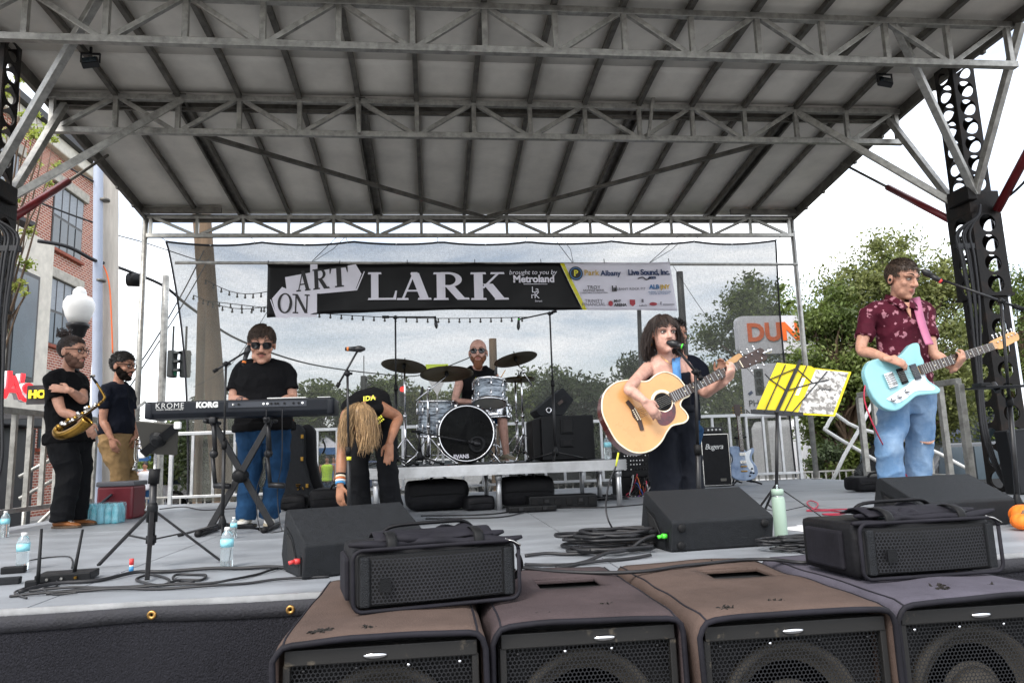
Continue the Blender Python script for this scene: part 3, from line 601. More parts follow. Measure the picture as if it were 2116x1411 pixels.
# slab-serif capitals cut as shapes
def serif(ch, m, org, ux, uy, h, wd, dp=.002):
    """Cut one serif capital in height h and width wd from bars and slabs."""
    t = .2*wd; th = .075*h; sl_ = .16*wd
    cnt = [0]
    def q(poly): cnt[0] += 1; m.prism([(a*wd, b*h) for a, b in poly], org, ux, uy, dp+.0004*cnt[0])   # each stroke a hair prouder than the last
    def slab(xc, y0, half): q([(xc-half, y0), (xc+half, y0), (xc+half*.92, y0+.07), (xc-half*.92, y0+.07)])
    def stem(xc, half=.118, a=.04, b=.96): q([(xc-half, a), (xc+half, a), (xc+half, b), (xc-half, b)])
    def diag(x0, y0, x1, y1, hw): q([(x0-hw, y0), (x0+hw, y0), (x1+hw, y1), (x1-hw, y1)])
    def arc(cx_, cy_, rx, ry, wx, wy, a0, a1, k=18):
        o = [(cx_+rx*math.cos(a0+(a1-a0)*i/k), cy_+ry*math.sin(a0+(a1-a0)*i/k)) for i in range(k+1)]; n_ = [(cx_+(rx-wx)*math.cos(a0+(a1-a0)*i/k), cy_+(ry-wy)*math.sin(a0+(a1-a0)*i/k)) for i in range(k+1)]
        for i in range(k): q([o[i], o[i+1], n_[i+1], n_[i]])
    P_ = math.pi
    if ch == 'L': stem(.27); slab(.27, 0, .22); slab(.27, .93, .22); q([(.27, 0), (.95, 0), (.95, .07), (.27, .07)]); q([(.85, .06), (.95, .06), (.98, .33), (.93, .33)])
    elif ch == 'A': diag(.17, .03, .5, .97, .035); diag(.80, .03, .52, .97, .125); slab(.17, 0, .17); slab(.80, 0, .2); q([(.28, .30), (.72, .30), (.72, .36), (.28, .36)]); q([(.40, .93), (.62, .93), (.60, 1.0), (.42, 1.0)])
    elif ch == 'R': stem(.25); slab(.25, 0, .21); slab(.25, .93, .21); arc(.45, .73, .38, .27, .17, .07, -P_/2, P_/2); q([(.25, .93), (.46, .93), (.46, 1), (.25, 1)]); q([(.25, .46), (.46, .46), (.46, .53), (.25, .53)]); diag(.80, .03, .50, .48, .125); slab(.86, 0, .17)
    elif ch == 'K': stem(.25); slab(.25, 0, .21); slab(.25, .93, .21); diag(.36, .42, .78, .96, .04); slab(.76, .93, .19); diag(.82, .03, .50, .58, .13); slab(.86, 0, .19)
    elif ch == 'T': stem(.5); slab(.5, 0, .22); q([(.06, .93), (.94, .93), (.94, 1), (.06, 1)]); q([(.06, .70), (.10, .70), (.16, .94), (.06, .94)]); q([(.94, .70), (.90, .70), (.84, .94), (.94, .94)])
    elif ch == 'O': arc(.5, .5, .47, .52, .17, .06, 0, 2*P_, 36)
    elif ch == 'N': stem(.2, .04); stem(.82, .04); diag(.80, .03, .22, .97, .09); slab(.2, 0, .16); slab(.14, .93, .15); slab(.82, .93, .15)
mb = M()
for ch, x0, x1 in (('L', 757, 822), ('A', 820, 892), ('R', 893, 968), ('K', 970, 1048)):
    a = bpx(x0, 620); b = bpx(x1, 620); c = bpx(x0, 563); m = M(); serif(ch, m, a, UX, UZ, c.z-a.z, b.x-a.x); m.obj('letter_'+ch.lower(), 'banner_white', bn)
# the two sign-shaped plaques
def plaque(pts, dy, mt='banner_white', nm='plaque'):
    P_ = [bpx(x, y, dy) for x, y in pts]; o = P_[0]; m = M(); m.prism([(p.x-o.x, p.z-o.z) for p in P_], o, UX, UZ, .002); return m.obj(nm, mt, bn)
plaque([(641, 546), (641, 565), (656, 562), (656, 546)][::-1], -.026); plaque([(589, 573), (735, 546), (747, 566), (735, 597), (655, 607), (655, 655), (572, 655), (562, 617), (583, 593), (592, 597)][::-1], -.027)
plaque([(752, 561), (754, 561), (738, 600), (660, 607), (660, 604), (736, 597)][::-1], -.026); plaque([(558, 619), (560, 619), (573, 655), (597, 655), (597, 657), (571, 657)][::-1], -.026)
for wd_, xs, y0, y1, sl_, hs in (('ART', ((612, 642), (646, 680), (680, 723)), 603, 561, -.11, 1), ('ON', ((572, 604), (603, 640)), 646, 606, .04, 1)):
    for k, (ch, (x0, x1)) in enumerate(zip(wd_, xs)):
        dyp = sl_*(x0-xs[0][0]); a = bpx(x0, y0+dyp, -.031); b = bpx(x1, y0+dyp+sl_*(x1-x0), -.031); c = bpx(x0, y1+dyp, -.031); m = M()
        uxx = (b-a); L = uxx.length; uxx.normalize(); uyy = V(-uxx.z*.5, 0, 1).normalized(); serif(ch, m, a, uxx, uyy, (c.z-a.z), L); m.obj('letter_'+ch.lower(), 'ink_black', bn)
def btxt(txt, px, py, hpx, mt, sp=1.0, sh=0.0, bd=0.0, al='CENTER', dy=-.03):
    lettering('print_'+''.join(c for c in txt.lower() if c.isalpha())[:14], txt, bpx(px, py, dy), UX, UZ, hpx*.0069*1.38, mt, bn, .001, al, sp, sh, bd)
btxt('brought to you by', 1101, 563, 10, 'banner_white', 1.0, .2); btxt('Metroland', 1103, 577, 15.5, 'banner_white', .98, 0, .005)
m = M()
for k in range(26):
    o = bpx(1082+k*1.9, 587, -.03); m.prism([(0, -.006), (.009, -.006), (.009, .006), (0, .006)], o, UX, UZ, .001)
m.obj('fine_print', 'banner_white', bn)
btxt('La', 1106, 599, 13, 'banner_white', .95); btxt('rK', 1106, 611, 13, 'banner_white', .95); btxt('Street', 1113, 622, 4.5, 'banner_white')
m = M(); c = bpx(1190, 565, -.031); m.lathe([(.104, 0), (.104, .002)], 28, mat=Matrix.Rotation(R(90), 4, 'X'), c=c); m.obj('round_mark', 'ink_black', bn)
m = M(); m.lathe([(.075, 0), (.09, 0), (.09, .002), (.075, .002), (.075, 0)], 28, mat=Matrix.Rotation(R(90), 4, 'X'), c=c+V(0, -.003, 0), cap=False); m.obj('ring_mark', 'ink_blue', bn)
btxt('P', 1190, 565, 13, 'banner_yellow', dy=-.036, bd=.004)
btxt('Park', 1207, 564, 11.5, 'ink_gold', 1.12, 0, .002, 'LEFT'); btxt('Albany', 1241, 565, 11.5, 'ink_navy', 1.0, 0, .003, 'LEFT'); btxt('Live Sound, Inc.', 1341, 563, 12, 'ink_navy', .9, 0, .004)
btxt('.com', 1347, 573, 7, 'ink_navy', .9, 0, .004)
m = M(); m.tube([bpx(1318, 576), bpx(1328, 573), bpx(1336, 578), bpx(1346, 572)], .008, 5, 5); m.obj('wire_mark', 'ink_black', bn)
btxt('TROY', 1227, 594, 7.5, 'ink_black', 1.1); btxt('SAVINGS BANK', 1227, 600, 4.6, 'ink_black', 1.05); btxt('CHARITABLE FOUNDATION', 1227, 605, 3.4, 'ink_grey')
btxt('ALBANY ROCK PIT', 1302, 597, 5.6, 'ink_grey', 1.05); m = M(); o = bpx(1265, 602, -.031)
for a, b in ((0, .085), (.055, .085), (.02, .055), (.038, .055)): m.prism([(a, 0), (a+.016, 0), (a+.016, b), (a, b)], o, UX, UZ, .002)
m.obj('hand_mark', 'ink_black', bn)
btxt('ALB', 1352, 593, 9, 'ink_blue', 1, 0, .004); btxt('|NY', 1374, 593, 9, 'ink_gold', 1, 0, .004); btxt('ALBANY CONVENTION', 1363, 603, 3.4, 'ink_blue'); btxt('CENTER AUTHORITY', 1363, 607, 3.4, 'ink_blue')
btxt('TRINITY', 1227, 622, 7, 'ink_grey', 1.1); btxt('FINANCIAL', 1227, 629, 7, 'ink_grey', 1.05); btxt('MVP', 1276, 622, 6.0, 'ink_black', 1, 0, .001, 'CENTER'); btxt('ARENA', 1282, 630, 6.0, 'ink_black', 1, 0, .002)
m = M(); m.ell(bpx(1262, 627, -.028), (.034, .004, .04), n=14, m=8); m.obj('fruit_mark', 'ink_red', bn); m = M(); o = bpx(1302, 633, -.031); m.prism([(0, .03), (.04, 0), (.08, .03), (.08, .1), (0, .1)], o, UX, UZ, .002); m.obj('crest_mark', 'ink_red', bn)
btxt('LaBella', 1329, 631, 4.6, 'ink_grey'); m = M(); o = bpx(1326, 625, -.031); m.prism([(0, 0), (.03, 0), (.03, .05), (0, .05)], o, UX, UZ, .002); m.obj('square_mark', 'ink_grey', bn)
m = M(); m.ell(bpx(1350, 628, -.028), (.06, .003, .025), n=14, m=8); m.obj('swoosh_mark', 'ink_red', bn); btxt('E', 1366, 627, 6, 'ink_grey', .9, 0, .002)
m = M()
for k in range(12):
    o = bpx(1370+k*2.0, 629, -.03); m.prism([(0, -.009), (.010, -.009), (.010, .009), (0, .009)], o, UX, UZ, .001)
m.obj('fine_print', 'ink_grey', bn)
def rrect_(x0, x1, y0, y1, r, k=5):
    o = []
    for cx_, cy_, a0 in ((x1-r, y1-r, 0), (x0+r, y1-r, 90), (x0+r, y0+r, 180), (x1-r, y0+r, 270)):
        for i in range(k+1): a = R(a0+90*i/k); o.append(V(cx_+r*math.cos(a), cy_+r*math.sin(a), 0))
    return o
# ------------------------------------------------------------------ brick building on the left
bd = thing('brick_building', 'red brick apartment house with pale stone lintels at the left', 'building', (-18, 27, GZ))
BX, BY0, BY1 = -13.0, 20.2, aX(198, 600, -13.0).y
ztop = aX(150, 345, BX).z
m = M(); m.box((BX-5, (BY0+BY1)/2, (GZ+ztop)/2), (10, BY1-BY0, ztop-GZ)); m.obj('wall', 'brick_wall', bd)
m = M(); m.box((BX-5, (BY0+BY1)/2, ztop+.25), (10.5, BY1-BY0+.5, .5)); r_ = m.obj('cornice', 'trim_cream', bd, bev=.05); m = M(); m.box((BX-5, (BY0+BY1)/2, ztop+.62), (10.9, BY1-BY0+.9, .24)); m.obj('eave', 'roof_dark', r_)
def window(pc, w_, h_, par, nrm='X'):
    """Sash window standing in the street wall, centre pc."""
    x = BX; y, z = pc
    m = M(); m.box((x-.02, y, z), (.10, w_, h_)); f = m.obj('window', 'window_frame', par)
    for yy in (y-w_/4, y+w_/4):
        for zz in (z-h_/4, z+h_/4):
            m = M(); m.box((x+.034, yy, zz), (.01, w_/2-.10, h_/2-.09)); m.obj('pane', 'glass' if zz < z else 'blind', f)
            m = M(); m.bar((x+.045, yy, zz-h_/4+.05), (x+.045, yy, zz+h_/4-.05), .025, .02, (0, 1, 0)); m.obj('glazing_bar', 'window_frame', f)
    m = M(); m.box((x+.06, y, z+h_/2+.17), (.16, w_+.4, .34)); m.obj('lintel', 'lintel', f, bev=.02)
    m = M(); m.box((x+.06, y, z-h_/2-.07), (.16, w_+.2, .12)); m.obj('sill', 'brick_red', f, bev=.02)
w1a = aX(108, 452, BX); w1b = aX(168, 470, BX)
for yc in (w1a.y*.5+w1b.y*.5, w1a.y*.5+w1b.y*.5-4.3):
    for pyy in (462, 655, 860):
        c = aX(140, pyy, BX); window((yc, c.z), 2.1, 2.3, bd)
m = M(); m.box((BX+.02, BY0+.2, (GZ+ztop)/2), (.25, .5, ztop-GZ-.1)); m.obj('corner_trim', 'trim_cream', bd, bev=.03)
m = M(); m.bar((BX+.1, BY0-.1, ztop-3.5), (BX+1.1, BY0+1.6, ztop-3.9), 1.2, .12); m.obj('canopy', 'roof_dark', bd)
# shop front nearer the stage, with its big letters
sf = thing('shop_building', 'dark shop building with tall windows behind the left mast', 'building', (-12, 16, GZ)); SFX = -9.6; zf = aY(60, 845, 15).z
m = M(); m.box((SFX-4, 16.5, zf+2.2), (8, 5.0, 4.6)); m.obj('upper_wall', 'trim_cream', sf)
m = M(); m.box((SFX-4, 16.5, (GZ+zf)/2-.1), (7.8, 4.8, zf-GZ-.2)); m.obj('lower_wall', 'storefront', sf)
m = M(); m.box((SFX-4, 16.4, zf), (8.4, 5.4, .35)); m.obj('fascia', 'storefront', sf, bev=.03)
for k in range(5):
    for zz in (zf+1.2, zf+2.9):
        m = M(); m.box((SFX-.6-1.35*k, 13.99, zz), (1.0, .06, 1.5)); f = m.obj('window', 'window_frame', sf)
        for dx in (-.24, .24):
            m = M(); m.box((SFX-.6-1.35*k+dx, 13.95, zz), (.42, .02, 1.38)); m.obj('pane', 'glass', f)
for k in range(3):
    m = M(); m.box((SFX+.02, 14.6+1.6*k, zf+2.2), (.06, 1.1, 2.6)); f = m.obj('window', 'window_frame', sf); m = M(); m.box((SFX+.055, 14.6+1.6*k, zf+2.2), (.02, .9, 2.4)); m.obj('pane', 'glass', f)
m = M(); m.box((SFX-1.3, 13.82, .3), (1.4, .03, 2.2)); m.obj('poster', 'poster_red', sf)
sg_ = thing('shop_sign', 'raised red and white shop letters on a dark fascia at the left edge', 'sign', aY(45, 830, 13.6))
for ch, px, py, sz, mt_, Yq in (('U', 3, 792, .56, 'neon_red', 12.9), ('A', 28, 803, .56, 'neon_red', 13.2), ("'", 46, 800, .56, 'neon_red', 13.5), ('S', 57, 813, .46, 'neon_red', 13.8), ('HO', 77, 815, .19, 'neon_yellow', 13.7)):
    p = aY(px, py, Yq); ux_ = V(.30, .70, 0) if mt_ == 'neon_red' else V(1, 0, 0); nq = ux_.normalized().cross(V(0, 0, 1)); lettering('letter', ch, p-nq*.08, ux_, V(0, 0, 1), sz, 'sign_white' if mt_ == 'neon_red' else mt_, sg_, .05, 'CENTER', 1, 0, .01); lettering('letter_face', ch, p, ux_, V(0, 0, 1), sz, mt_, sg_, .012, 'CENTER', 1, 0, .01)
m = M(); a = aY(0, 838, 13.75); m.box((a.x+.2, 13.86, a.z-.18), (2.6, .12, .12)); m.obj('sign_rail', 'storefront', sg_); m = M(); p = aY(78, 815, 13.7); m.box((p.x+.05, 13.75, p.z), (.5, .05, .34)); m.obj('small_panel', 'storefront', sg_)

# ------------------------------------------------------------------ poles, lamp, wires
def upole(lab, px0, py0, px1, py1, Y, r0, r1, mt, name='utility_pole', zt=None, arm=None):
    b = aY(px0, py0, Y); t_ = aY(px1, py1, Y); d = (t_-b)/(t_.z-b.z); base = b+d*(GZ-b.z); t = thing(name, lab, 'pole', V(base.x, base.y, GZ)); top = t_ if zt is None else b+d*(zt-b.z)
    m = M(); m.tube([base+V(0, 0, .0), base.lerp(top, .5), top], [r0, (r0+r1)/2, r1], 18, 3); m.obj('shaft', mt, t, smooth=True)
    if arm: m = M(); m.bar(top+V(-arm, 0, -.6), top+V(arm, 0, -.6), .1, .12); m.obj('cross_arm', mt, t); [ (lambda q: (q.lathe([(.05, 0), (.07, .05), (.04, .12), (.05, .16)], 12, c=top+V(x, 0, -.54)), q.obj('insulator', 'kb_panel', t, smooth=True)))(M()) for x in (-arm*.9, -arm*.4, arm*.4, arm*.9) ]
    return t, top
up1, top1 = upole('pale weathered wooden utility pole rising left of the roof', 222, 900, 224, 400, 12.6, .17, .15, 'pole_wood', zt=9.0, arm=1.0)
cdm, _ = upole('pale blue-grey conduit pipe strapped in front of the wooden pole', 200, 900, 203, 400, 12.3, .075, .075, 'conduit', 'conduit_pipe', zt=7.4)
for z in (.6, 2.0, 3.6, 5.0): m = M(); p = aY(201, 700, 12.3); m.lathe([(.08, -.02), (.082, 0), (.08, .02)], 16, c=(p.x, 12.3, z)); m.obj('strap', 'steel_dark', cdm, smooth=True)
upole('leaning brown wooden utility pole seen through the backdrop', 455, 960, 418, 460, 16, .22, .18, 'pole_brown', zt=9.5, arm=1.1)
upole('short brown wooden post left of the leaning pole behind the backdrop', 409, 960, 417, 625, 14.5, .085, .08, 'pole_brown', 'wooden_post')
upole('grey steel signal pole at the left edge of the backdrop', 331, 900, 343, 570, 13.5, .075, .06, 'galvanised', 'signal_pole')
upole('dark thin pole behind the singer, seen through the backdrop', 1328, 880, 1318, 560, 17, .06, .05, 'storefront', 'thin_pole')
upole('dark pole with ball finial right of the banner behind the backdrop', 1425, 880, 1404, 562, 15, .085, .075, 'storefront', 'thin_pole')
upole('short grey wooden pole behind the drummer, seen through the backdrop', 1023, 900, 1018, 700, 26, .16, .14, 'pole_brown', 'wooden_post')
# street lamp with an acorn globe
lb = aY(160, 690, 10.6); lm = thing('street_lamp', 'black street lamp post with white acorn globe behind the saxophone player', 'street lamp', V(lb.x, 10.6, GZ)); s_ = 10.6/1480*1.0
zg = aY(159, 668, 10.6).z
m = M(); m.lathe([(.16, GZ), (.16, GZ+.3), (.09, GZ+.5), (.06, GZ+.8), (.05, zg-.5), (.06, zg-.3), (.05, zg-.22)], 18, c=(lb.x, 10.6, 0)); m.obj('post', 'black_metal', lm, smooth=True)
m = M(); m.lathe([(.05, -.22), (.09, -.19), (.12, -.08), (.145, -.06), (.15, -.01), (.12, .0)], 24, c=(lb.x, 10.6, zg)); m.obj('fitter', 'black_metal', lm, smooth=True)
m = M(); m.lathe([(.115, .0), (.165, .1), (.2, .22), (.198, .30), (.16, .37), (.10, .395), (.085, .42), (.09, .45), (.07, .49), (.035, .52), (0, .525)], 28, c=(lb.x, 10.6, zg)); m.obj('globe', 'globe', lm, smooth=True)
def wire(lab, pts, r=.012, Y=None, nm='overhead_wire', mt='cable', grp='overhead wires'):
    m = M(); m.tube([aY(x, y, Y_) for x, y, Y_ in pts], r, 6, 6); return tag(m.obj(nm, mt, smooth=True), lab, 'wire', grp)
wire('thick bundled cable running from the building to the wooden pole', [(78, 498, 11.5), (140, 510, 11.8), (195, 538, 12.2), (222, 545, 12.6)], .03)
wire('overhead wire above the bundled cable left of the wooden pole', [(85, 420, 11.5), (150, 445, 12), (222, 470, 12.6)], .015)
wire('topmost overhead wire left of the wooden pole', [(120, 335, 11.5), (170, 362, 12), (222, 392, 12.6)], .015)
wire('thick cable right of the wooden pole going behind the roof post', [(222, 545, 12.6), (270, 562, 13.2), (340, 592, 14), (400, 640, 15), (500, 705, 20), (640, 752, 26), (780, 772, 32), (870, 775, 36), (980, 735, 34)], .028)
wire('thin wire sagging from the wooden pole above the thick cable', [(236, 485, 12.6), (300, 502, 13.5), (400, 535, 15), (425, 540, 16)], .010)
wire('slack wire slanting down behind the left roof post', [(430, 500, 16), (380, 600, 15), (300, 735, 13.5), (200, 860, 12.5)], .014)
wire('second slack wire slanting down behind the left roof post', [(440, 520, 16), (380, 625, 15), (310, 735, 13.5), (255, 820, 12.5)], .012)
wire('thin black wire climbing from the keyboard player to the banner', [(400, 800, 10.6), (480, 750, 10.6), (555, 640, 10.6)], .004)
wire('thin black wire falling from the right end of the banner', [(1388, 545, 10.55), (1450, 640, 10.55), (1530, 745, 10.55), (1590, 810, 10.55)], .004)
m = M(); c = aY(277, 578, 13.2); m.tube([c+V(-.1, 0, 0), c+V(.12, 0, -.01)], .12, 18); o = tag(m.obj('splice_case', 'black_plastic', smooth=True), 'black round splice case hanging on the cable by the wooden pole', 'cable fitting')
m = M(); m.tube([aY(x, y, 12.35) for x, y in ((196, 540), (215, 552), (226, 590), (230, 650), (233, 730))], .012, 6, 6); tag(m.obj('hanging_wire', 'sign_orange', smooth=True), 'thin red cord trailing down the wooden pole', 'wire')
# strings of festoon bulbs
fs_ = thing('festoon_lights', 'strings of small festoon bulbs hanging behind the left half of the backdrop', 'string lights', aY(500, 600, 14))
for a, b in (((425, 578), (556, 602)), ((400, 610), (560, 632)), ((430, 622), (1100, 655))):
    A, B = aY(*a, 14), aY(*b, 14); n_ = 8 if b[0] < 700 else 30; pts = [A.lerp(B, i/n_)+V(0, 0, -.15*math.sin(math.pi*i/n_)) for i in range(n_+1)]; m = M(); m.tube(pts, .008, 5); m.obj('string', 'cable', fs_)
    for p in pts[:-1]: m = M(); m.tube([p, p-V(0, 0, .05)], .014, 6); q = m.obj('socket', 'black_plastic', fs_); m = M(); m.ell(p-V(0, 0, .07), .024, n=10, m=7); m.obj('bulb', 'window_frame', q, smooth=True)
# traffic signals
def signal(lab, px, py, Y, h, red=False, face=0):
    c = aY(px, py, Y); t = thing('traffic_signal', lab, 'traffic light', c, 'traffic signals'); w_ = h*.36
    m = M(); m.box(c, (w_, w_*.6, h), Matrix.Rotation(face, 3, 'Z'), bev=.03); m.obj('housing', 'signal_dark', t); Rm = Matrix.Rotation(face, 3, 'Z')
    for k in range(3):
        p = c+Rm @ V(0, -w_*.32, h*(.32-.32*k)); rot = (Rm @ V(0, -1, 0)).to_track_quat('Z', 'Y').to_matrix().to_4x4()
        m = M(); m.lathe([(0, .01), (w_*.32, .01)], 16, mat=rot, c=p); m.obj('lamp', 'signal_red' if (red and k == 0) else 'sign_green' if k == 2 and not red else 'signal_dark', t)
        m = M(); n_ = 10; ring = [(math.cos(R(20+140*i/n_))*w_*.38, math.sin(R(20+140*i/n_))*w_*.38) for i in range(n_+1)]
        m.add([p+Rm @ V(a, d, b) for d in (0, -w_*.55) for a, b in ring], [(i, i+1, n_+2+i, n_+1+i) for i in range(n_)]); m.obj('visor', 'signal_dark', t, solid=.01)
    m = M(); m.tube([c+V(0, 0, h/2), c+V(0, 0, h/2+h*.9)], .02, 8); m.obj('hanger', 'signal_dark', t); return t
signal('pale green-backed traffic signal seen side-on at the left edge of the backdrop', 356, 752, 13.5, .50, face=R(75)); signal('dark traffic signal seen from behind just inside the backdrop', 383, 752, 13.6, .50, face=R(180))
signal('traffic signal with a lit red lamp behind the left cymbal stand', 831, 818, 30, .85, True, R(10)); signal('dark traffic signal above the bending woman', 752, 800, 32, 1.0, False, R(80)); signal('traffic signal with a lit red lamp just left of the drummer', 944, 838, 34, .8, True)
# signs
ys_g = thing('yellow_sign', 'fluorescent yellow-green road sign behind the front cymbal', 'sign', aY(905, 775, 30)); c = aY(903, 767, 30); m = M(); m.box(c, (.95, .03, .6), bev=.01); m.obj('panel', 'sign_lime', ys_g); m = M(); c2 = aY(903, 800, 30); m.prism([(-.4, .35), (0, -.35), (.4, .35)], c2, V(1, 0, 0), V(0, 0, 1), .02); m.obj('yield_panel', 'sign_white', ys_g); m = M(); m.tube([V(c.x, 30.06, GZ), V(c.x, 30.06, c.z+.3)], .04, 8); m.obj('post', 'galvanised', ys_g)
DS = [aY(1518, 655, 16.5), aY(1672, 655, 16.5), aY(1672, 733, 16.5), aY(1524, 733, 16.5)]
ds = thing('roadside_sign', 'tall white roadside sign with orange rounded letters behind the backdrop', 'sign', V(DS[0].x+1, 16.5, GZ)); cx_ = (DS[0].x+DS[1].x)/2+.25; cz_ = (DS[0].z+DS[3].z)/2; W_ = DS[1].x-DS[0].x+.5; H_ = DS[0].z-DS[3].z
m = M(); m.prism([(p.x, p.y) for p in rrect_(-W_/2, W_/2, -H_/2, H_/2, .15)], V(cx_, 16.5, cz_), V(1, 0, 0), V(0, 0, 1), .10, .10); m.obj('panel', 'sign_panel', ds)
m = M(); m.box((cx_, 16.53, (GZ+cz_)/2-.2), (.16, .14, cz_-GZ-.4)); m.obj('post', 'galvanised', ds)
lettering('sign_letters', "DUNKIN'", V(DS[0].x+.22, 16.38, aY(1600, 690, 16.5).z), V(1, 0, .02), V(0, 0, 1), .60, 'sign_orange', ds, .008, 'LEFT', 1.02, 0, .024)
pe_ = thing('photo_enforced_sign', 'white photo-enforced traffic sign with a signal symbol behind the backdrop', 'sign', aY(1575, 860, 14.5)); A, B = aY(1531, 752, 14.5), aY(1626, 862, 14.5); cx_, cz_ = (A.x+B.x)/2, (A.z+B.z)/2
m = M(); m.box((cx_, 14.5, cz_), (B.x-A.x, .02, A.z-B.z), bev=.006); m.obj('panel', 'sign_panel', pe_); p = aY(1569, 789, 14.48); m = M(); m.box((p.x, 14.485, p.z), (.2, .01, .56)); m.obj('symbol', 'signal_dark', pe_)
for k, mt_ in enumerate(('tape_red', 'sign_amber', 'sign_green')): m = M(); m.lathe([(0, .004), (.07, .004)], 18, mat=Matrix.Rotation(R(90), 4, 'X'), c=(p.x, 14.478, p.z+.17-.17*k)); m.obj('symbol_lamp', mt_, pe_)
m = M(); q = aY(1551, 812, 14.48); m.box((q.x, 14.485, q.z), (.1, .008, .06), Matrix.Rotation(R(-35), 3, 'Y')); m.obj('camera_symbol', 'ink_navy', pe_)
lettering('sign_words', 'PHOTO', aY(1578, 833, 14.48), V(1, 0, 0), V(0, 0, 1), .19, 'ink_black', pe_, .003); lettering('sign_words', 'ENFORCED', aY(1578, 852, 14.48), V(1, 0, 0), V(0, 0, 1), .19, 'ink_black', pe_, .003); m = M(); m.box((cx_, 14.54, (GZ+B.z)/2+.4), (.06, .05, B.z-GZ+.8)); m.obj('post', 'galvanised', pe_)

# ------------------------------------------------------------------ trees
def tree(lab, base, h, cw, n_leaf, leaf, ls, seed, trunk=.16, cbase=.3, name='broadleaf_tree', group=None, clumps=26, flatk=.8, dens=.42, bark='bark'):
    rnd = random.Random(seed); base = Vector(base); t = thing(name, lab, 'tree', base, group)
    cz = h*(cbase+(1-cbase)*.5); rz = h*(1-cbase)*.5
    mt_ = M(); top = base+V(rnd.gauss(0, .2), rnd.gauss(0, .2), h*.72); mt_.tube([base, base+V(rnd.gauss(0, .06), 0, h*.25), base.lerp(top, .6)+V(rnd.gauss(0, .15), 0, 0), top], [trunk, trunk*.75, trunk*.45, trunk*.12], 9, 4)
    cs = []
    for k in range(clumps):
        while True:
            d = V(rnd.uniform(-1, 1), rnd.uniform(-1, 1), rnd.uniform(-1, 1))
            if .25 < d.length < 1: break
        c = base+V(d.x*cw, d.y*cw, cz+d.z*rz); r = rnd.uniform(.4, 1.2)*dens*min(cw, rz*1.2)*.62
        cs.append((c, r)); s_ = base+V(0, 0, max(h*.18, min(h*.6, (c.z-base.z)*rnd.uniform(.45, .8)))); mid = s_.lerp(c, .5)+V(rnd.gauss(0, .1), rnd.gauss(0, .1), .1*h*rnd.random()*.5); mt_.tube([s_, mid, c], [trunk*.3, trunk*.18, trunk*.04], 5, 3)
    mt_.obj('trunk', bark, t, smooth=True)
    P = np.zeros((n_leaf*4, 3)); rs = np.random.RandomState(seed); tot = sum(r*r for _, r in cs); i = 0
    for c, r in cs:
        k = int(n_leaf*r*r/tot)
        if i+k > n_leaf: k = n_leaf-i
        d = rs.normal(size=(k, 3)); d /= np.linalg.norm(d, axis=1)[:, None]; rad = r*np.minimum(np.abs(rs.normal(size=(k, 1))), 1.6)*.72; p = np.array(c)+d*rad*np.array([1, 1, flatk])
        a = rs.normal(size=(k, 3)); a /= np.linalg.norm(a, axis=1)[:, None]; b = np.cross(a, rs.normal(size=(k, 3))); b /= np.linalg.norm(b, axis=1)[:, None]; s = ls*(.6+.8*rs.rand(k, 1))
        P[i*4:(i+k)*4] = np.stack([p-a*s, p+b*s*.45, p+a*s, p-b*s*.45], 1).reshape(-1, 3); i += k
    P = P[:i*4]; me = bpy.data.meshes.new('crown'); me.vertices.add(i*4); me.vertices.foreach_set('co', P.ravel()); me.loops.add(i*4); me.loops.foreach_set('vertex_index', np.arange(i*4)); me.polygons.add(i); me.polygons.foreach_set('loop_start', np.arange(0, i*4, 4)); me.update(calc_edges=True); me.validate()
    me.materials.append(MATS[leaf]); o = bpy.data.objects.new('crown', me); COL.objects.link(o); o.parent = t; o.matrix_parent_inverse = parent_inv(t); return t
def tree_px(lab, px, pytop, Y, wpx, n, leaf, ls, seed, **kw):
    top = aY(px, pytop, Y); h = top.z-GZ; return tree(lab, V(top.x, Y, GZ), h, wpx*Y/1480/2, n, leaf, ls, seed, **kw)
tree_px('leafy olive-green street tree right of the backdrop behind the guitarist', 1830, 488, 14.5, 330, 80000, 'leaf_olive', .045, 21, cbase=.24, clumps=120, dens=.62, trunk=.16)
tree_px('green street tree at the right edge behind the right mast', 2075, 525, 15.5, 300, 60000, 'leaf_mid', .047, 22, cbase=.18, clumps=100, dens=.62)
tree_px('lower green tree just right of the backdrop', 1715, 585, 14.2, 190, 50000, 'leaf_mid', .050, 23, cbase=.06, clumps=80, dens=.66)
tree_px('tall tree seen through the right end of the backdrop', 1535, 560, 19, 260, 44000, 'leaf_mid', .058, 24, cbase=.06, clumps=90, dens=.56)
tree_px('rounded tree behind the singer seen through the backdrop', 1330, 748, 30, 190, 26000, 'leaf_dark', .11, 25, cbase=.05, clumps=40, dens=.8)
tree_px('rounded dark tree right of the drums beyond the backdrop', 1205, 772, 34, 190, 26000, 'leaf_dark', .12, 26, cbase=.02, clumps=40, dens=.8)
tree_px('broad green tree behind the right cymbal beyond the backdrop', 1100, 768, 38, 160, 26000, 'leaf_mid', .12, 27, cbase=.05, clumps=40, dens=.8)
tree_px('green tree directly behind the drummer beyond the backdrop', 975, 782, 40, 150, 22000, 'leaf_mid', .12, 28, cbase=.05, clumps=36, dens=.8)
tree_px('green tree behind the bass drum and cymbals beyond the backdrop', 870, 790, 38, 150, 22000, 'leaf_olive', .12, 29, cbase=.05, clumps=36, dens=.8)
tree_px('green tree behind the bending woman beyond the backdrop', 770, 782, 36, 150, 22000, 'leaf_mid', .12, 30, cbase=.05, clumps=36, dens=.8)
tree_px('green tree right of the keyboard player beyond the backdrop', 660, 778, 34, 150, 22000, 'leaf_mid', .12, 31, cbase=.05, clumps=36, dens=.8)
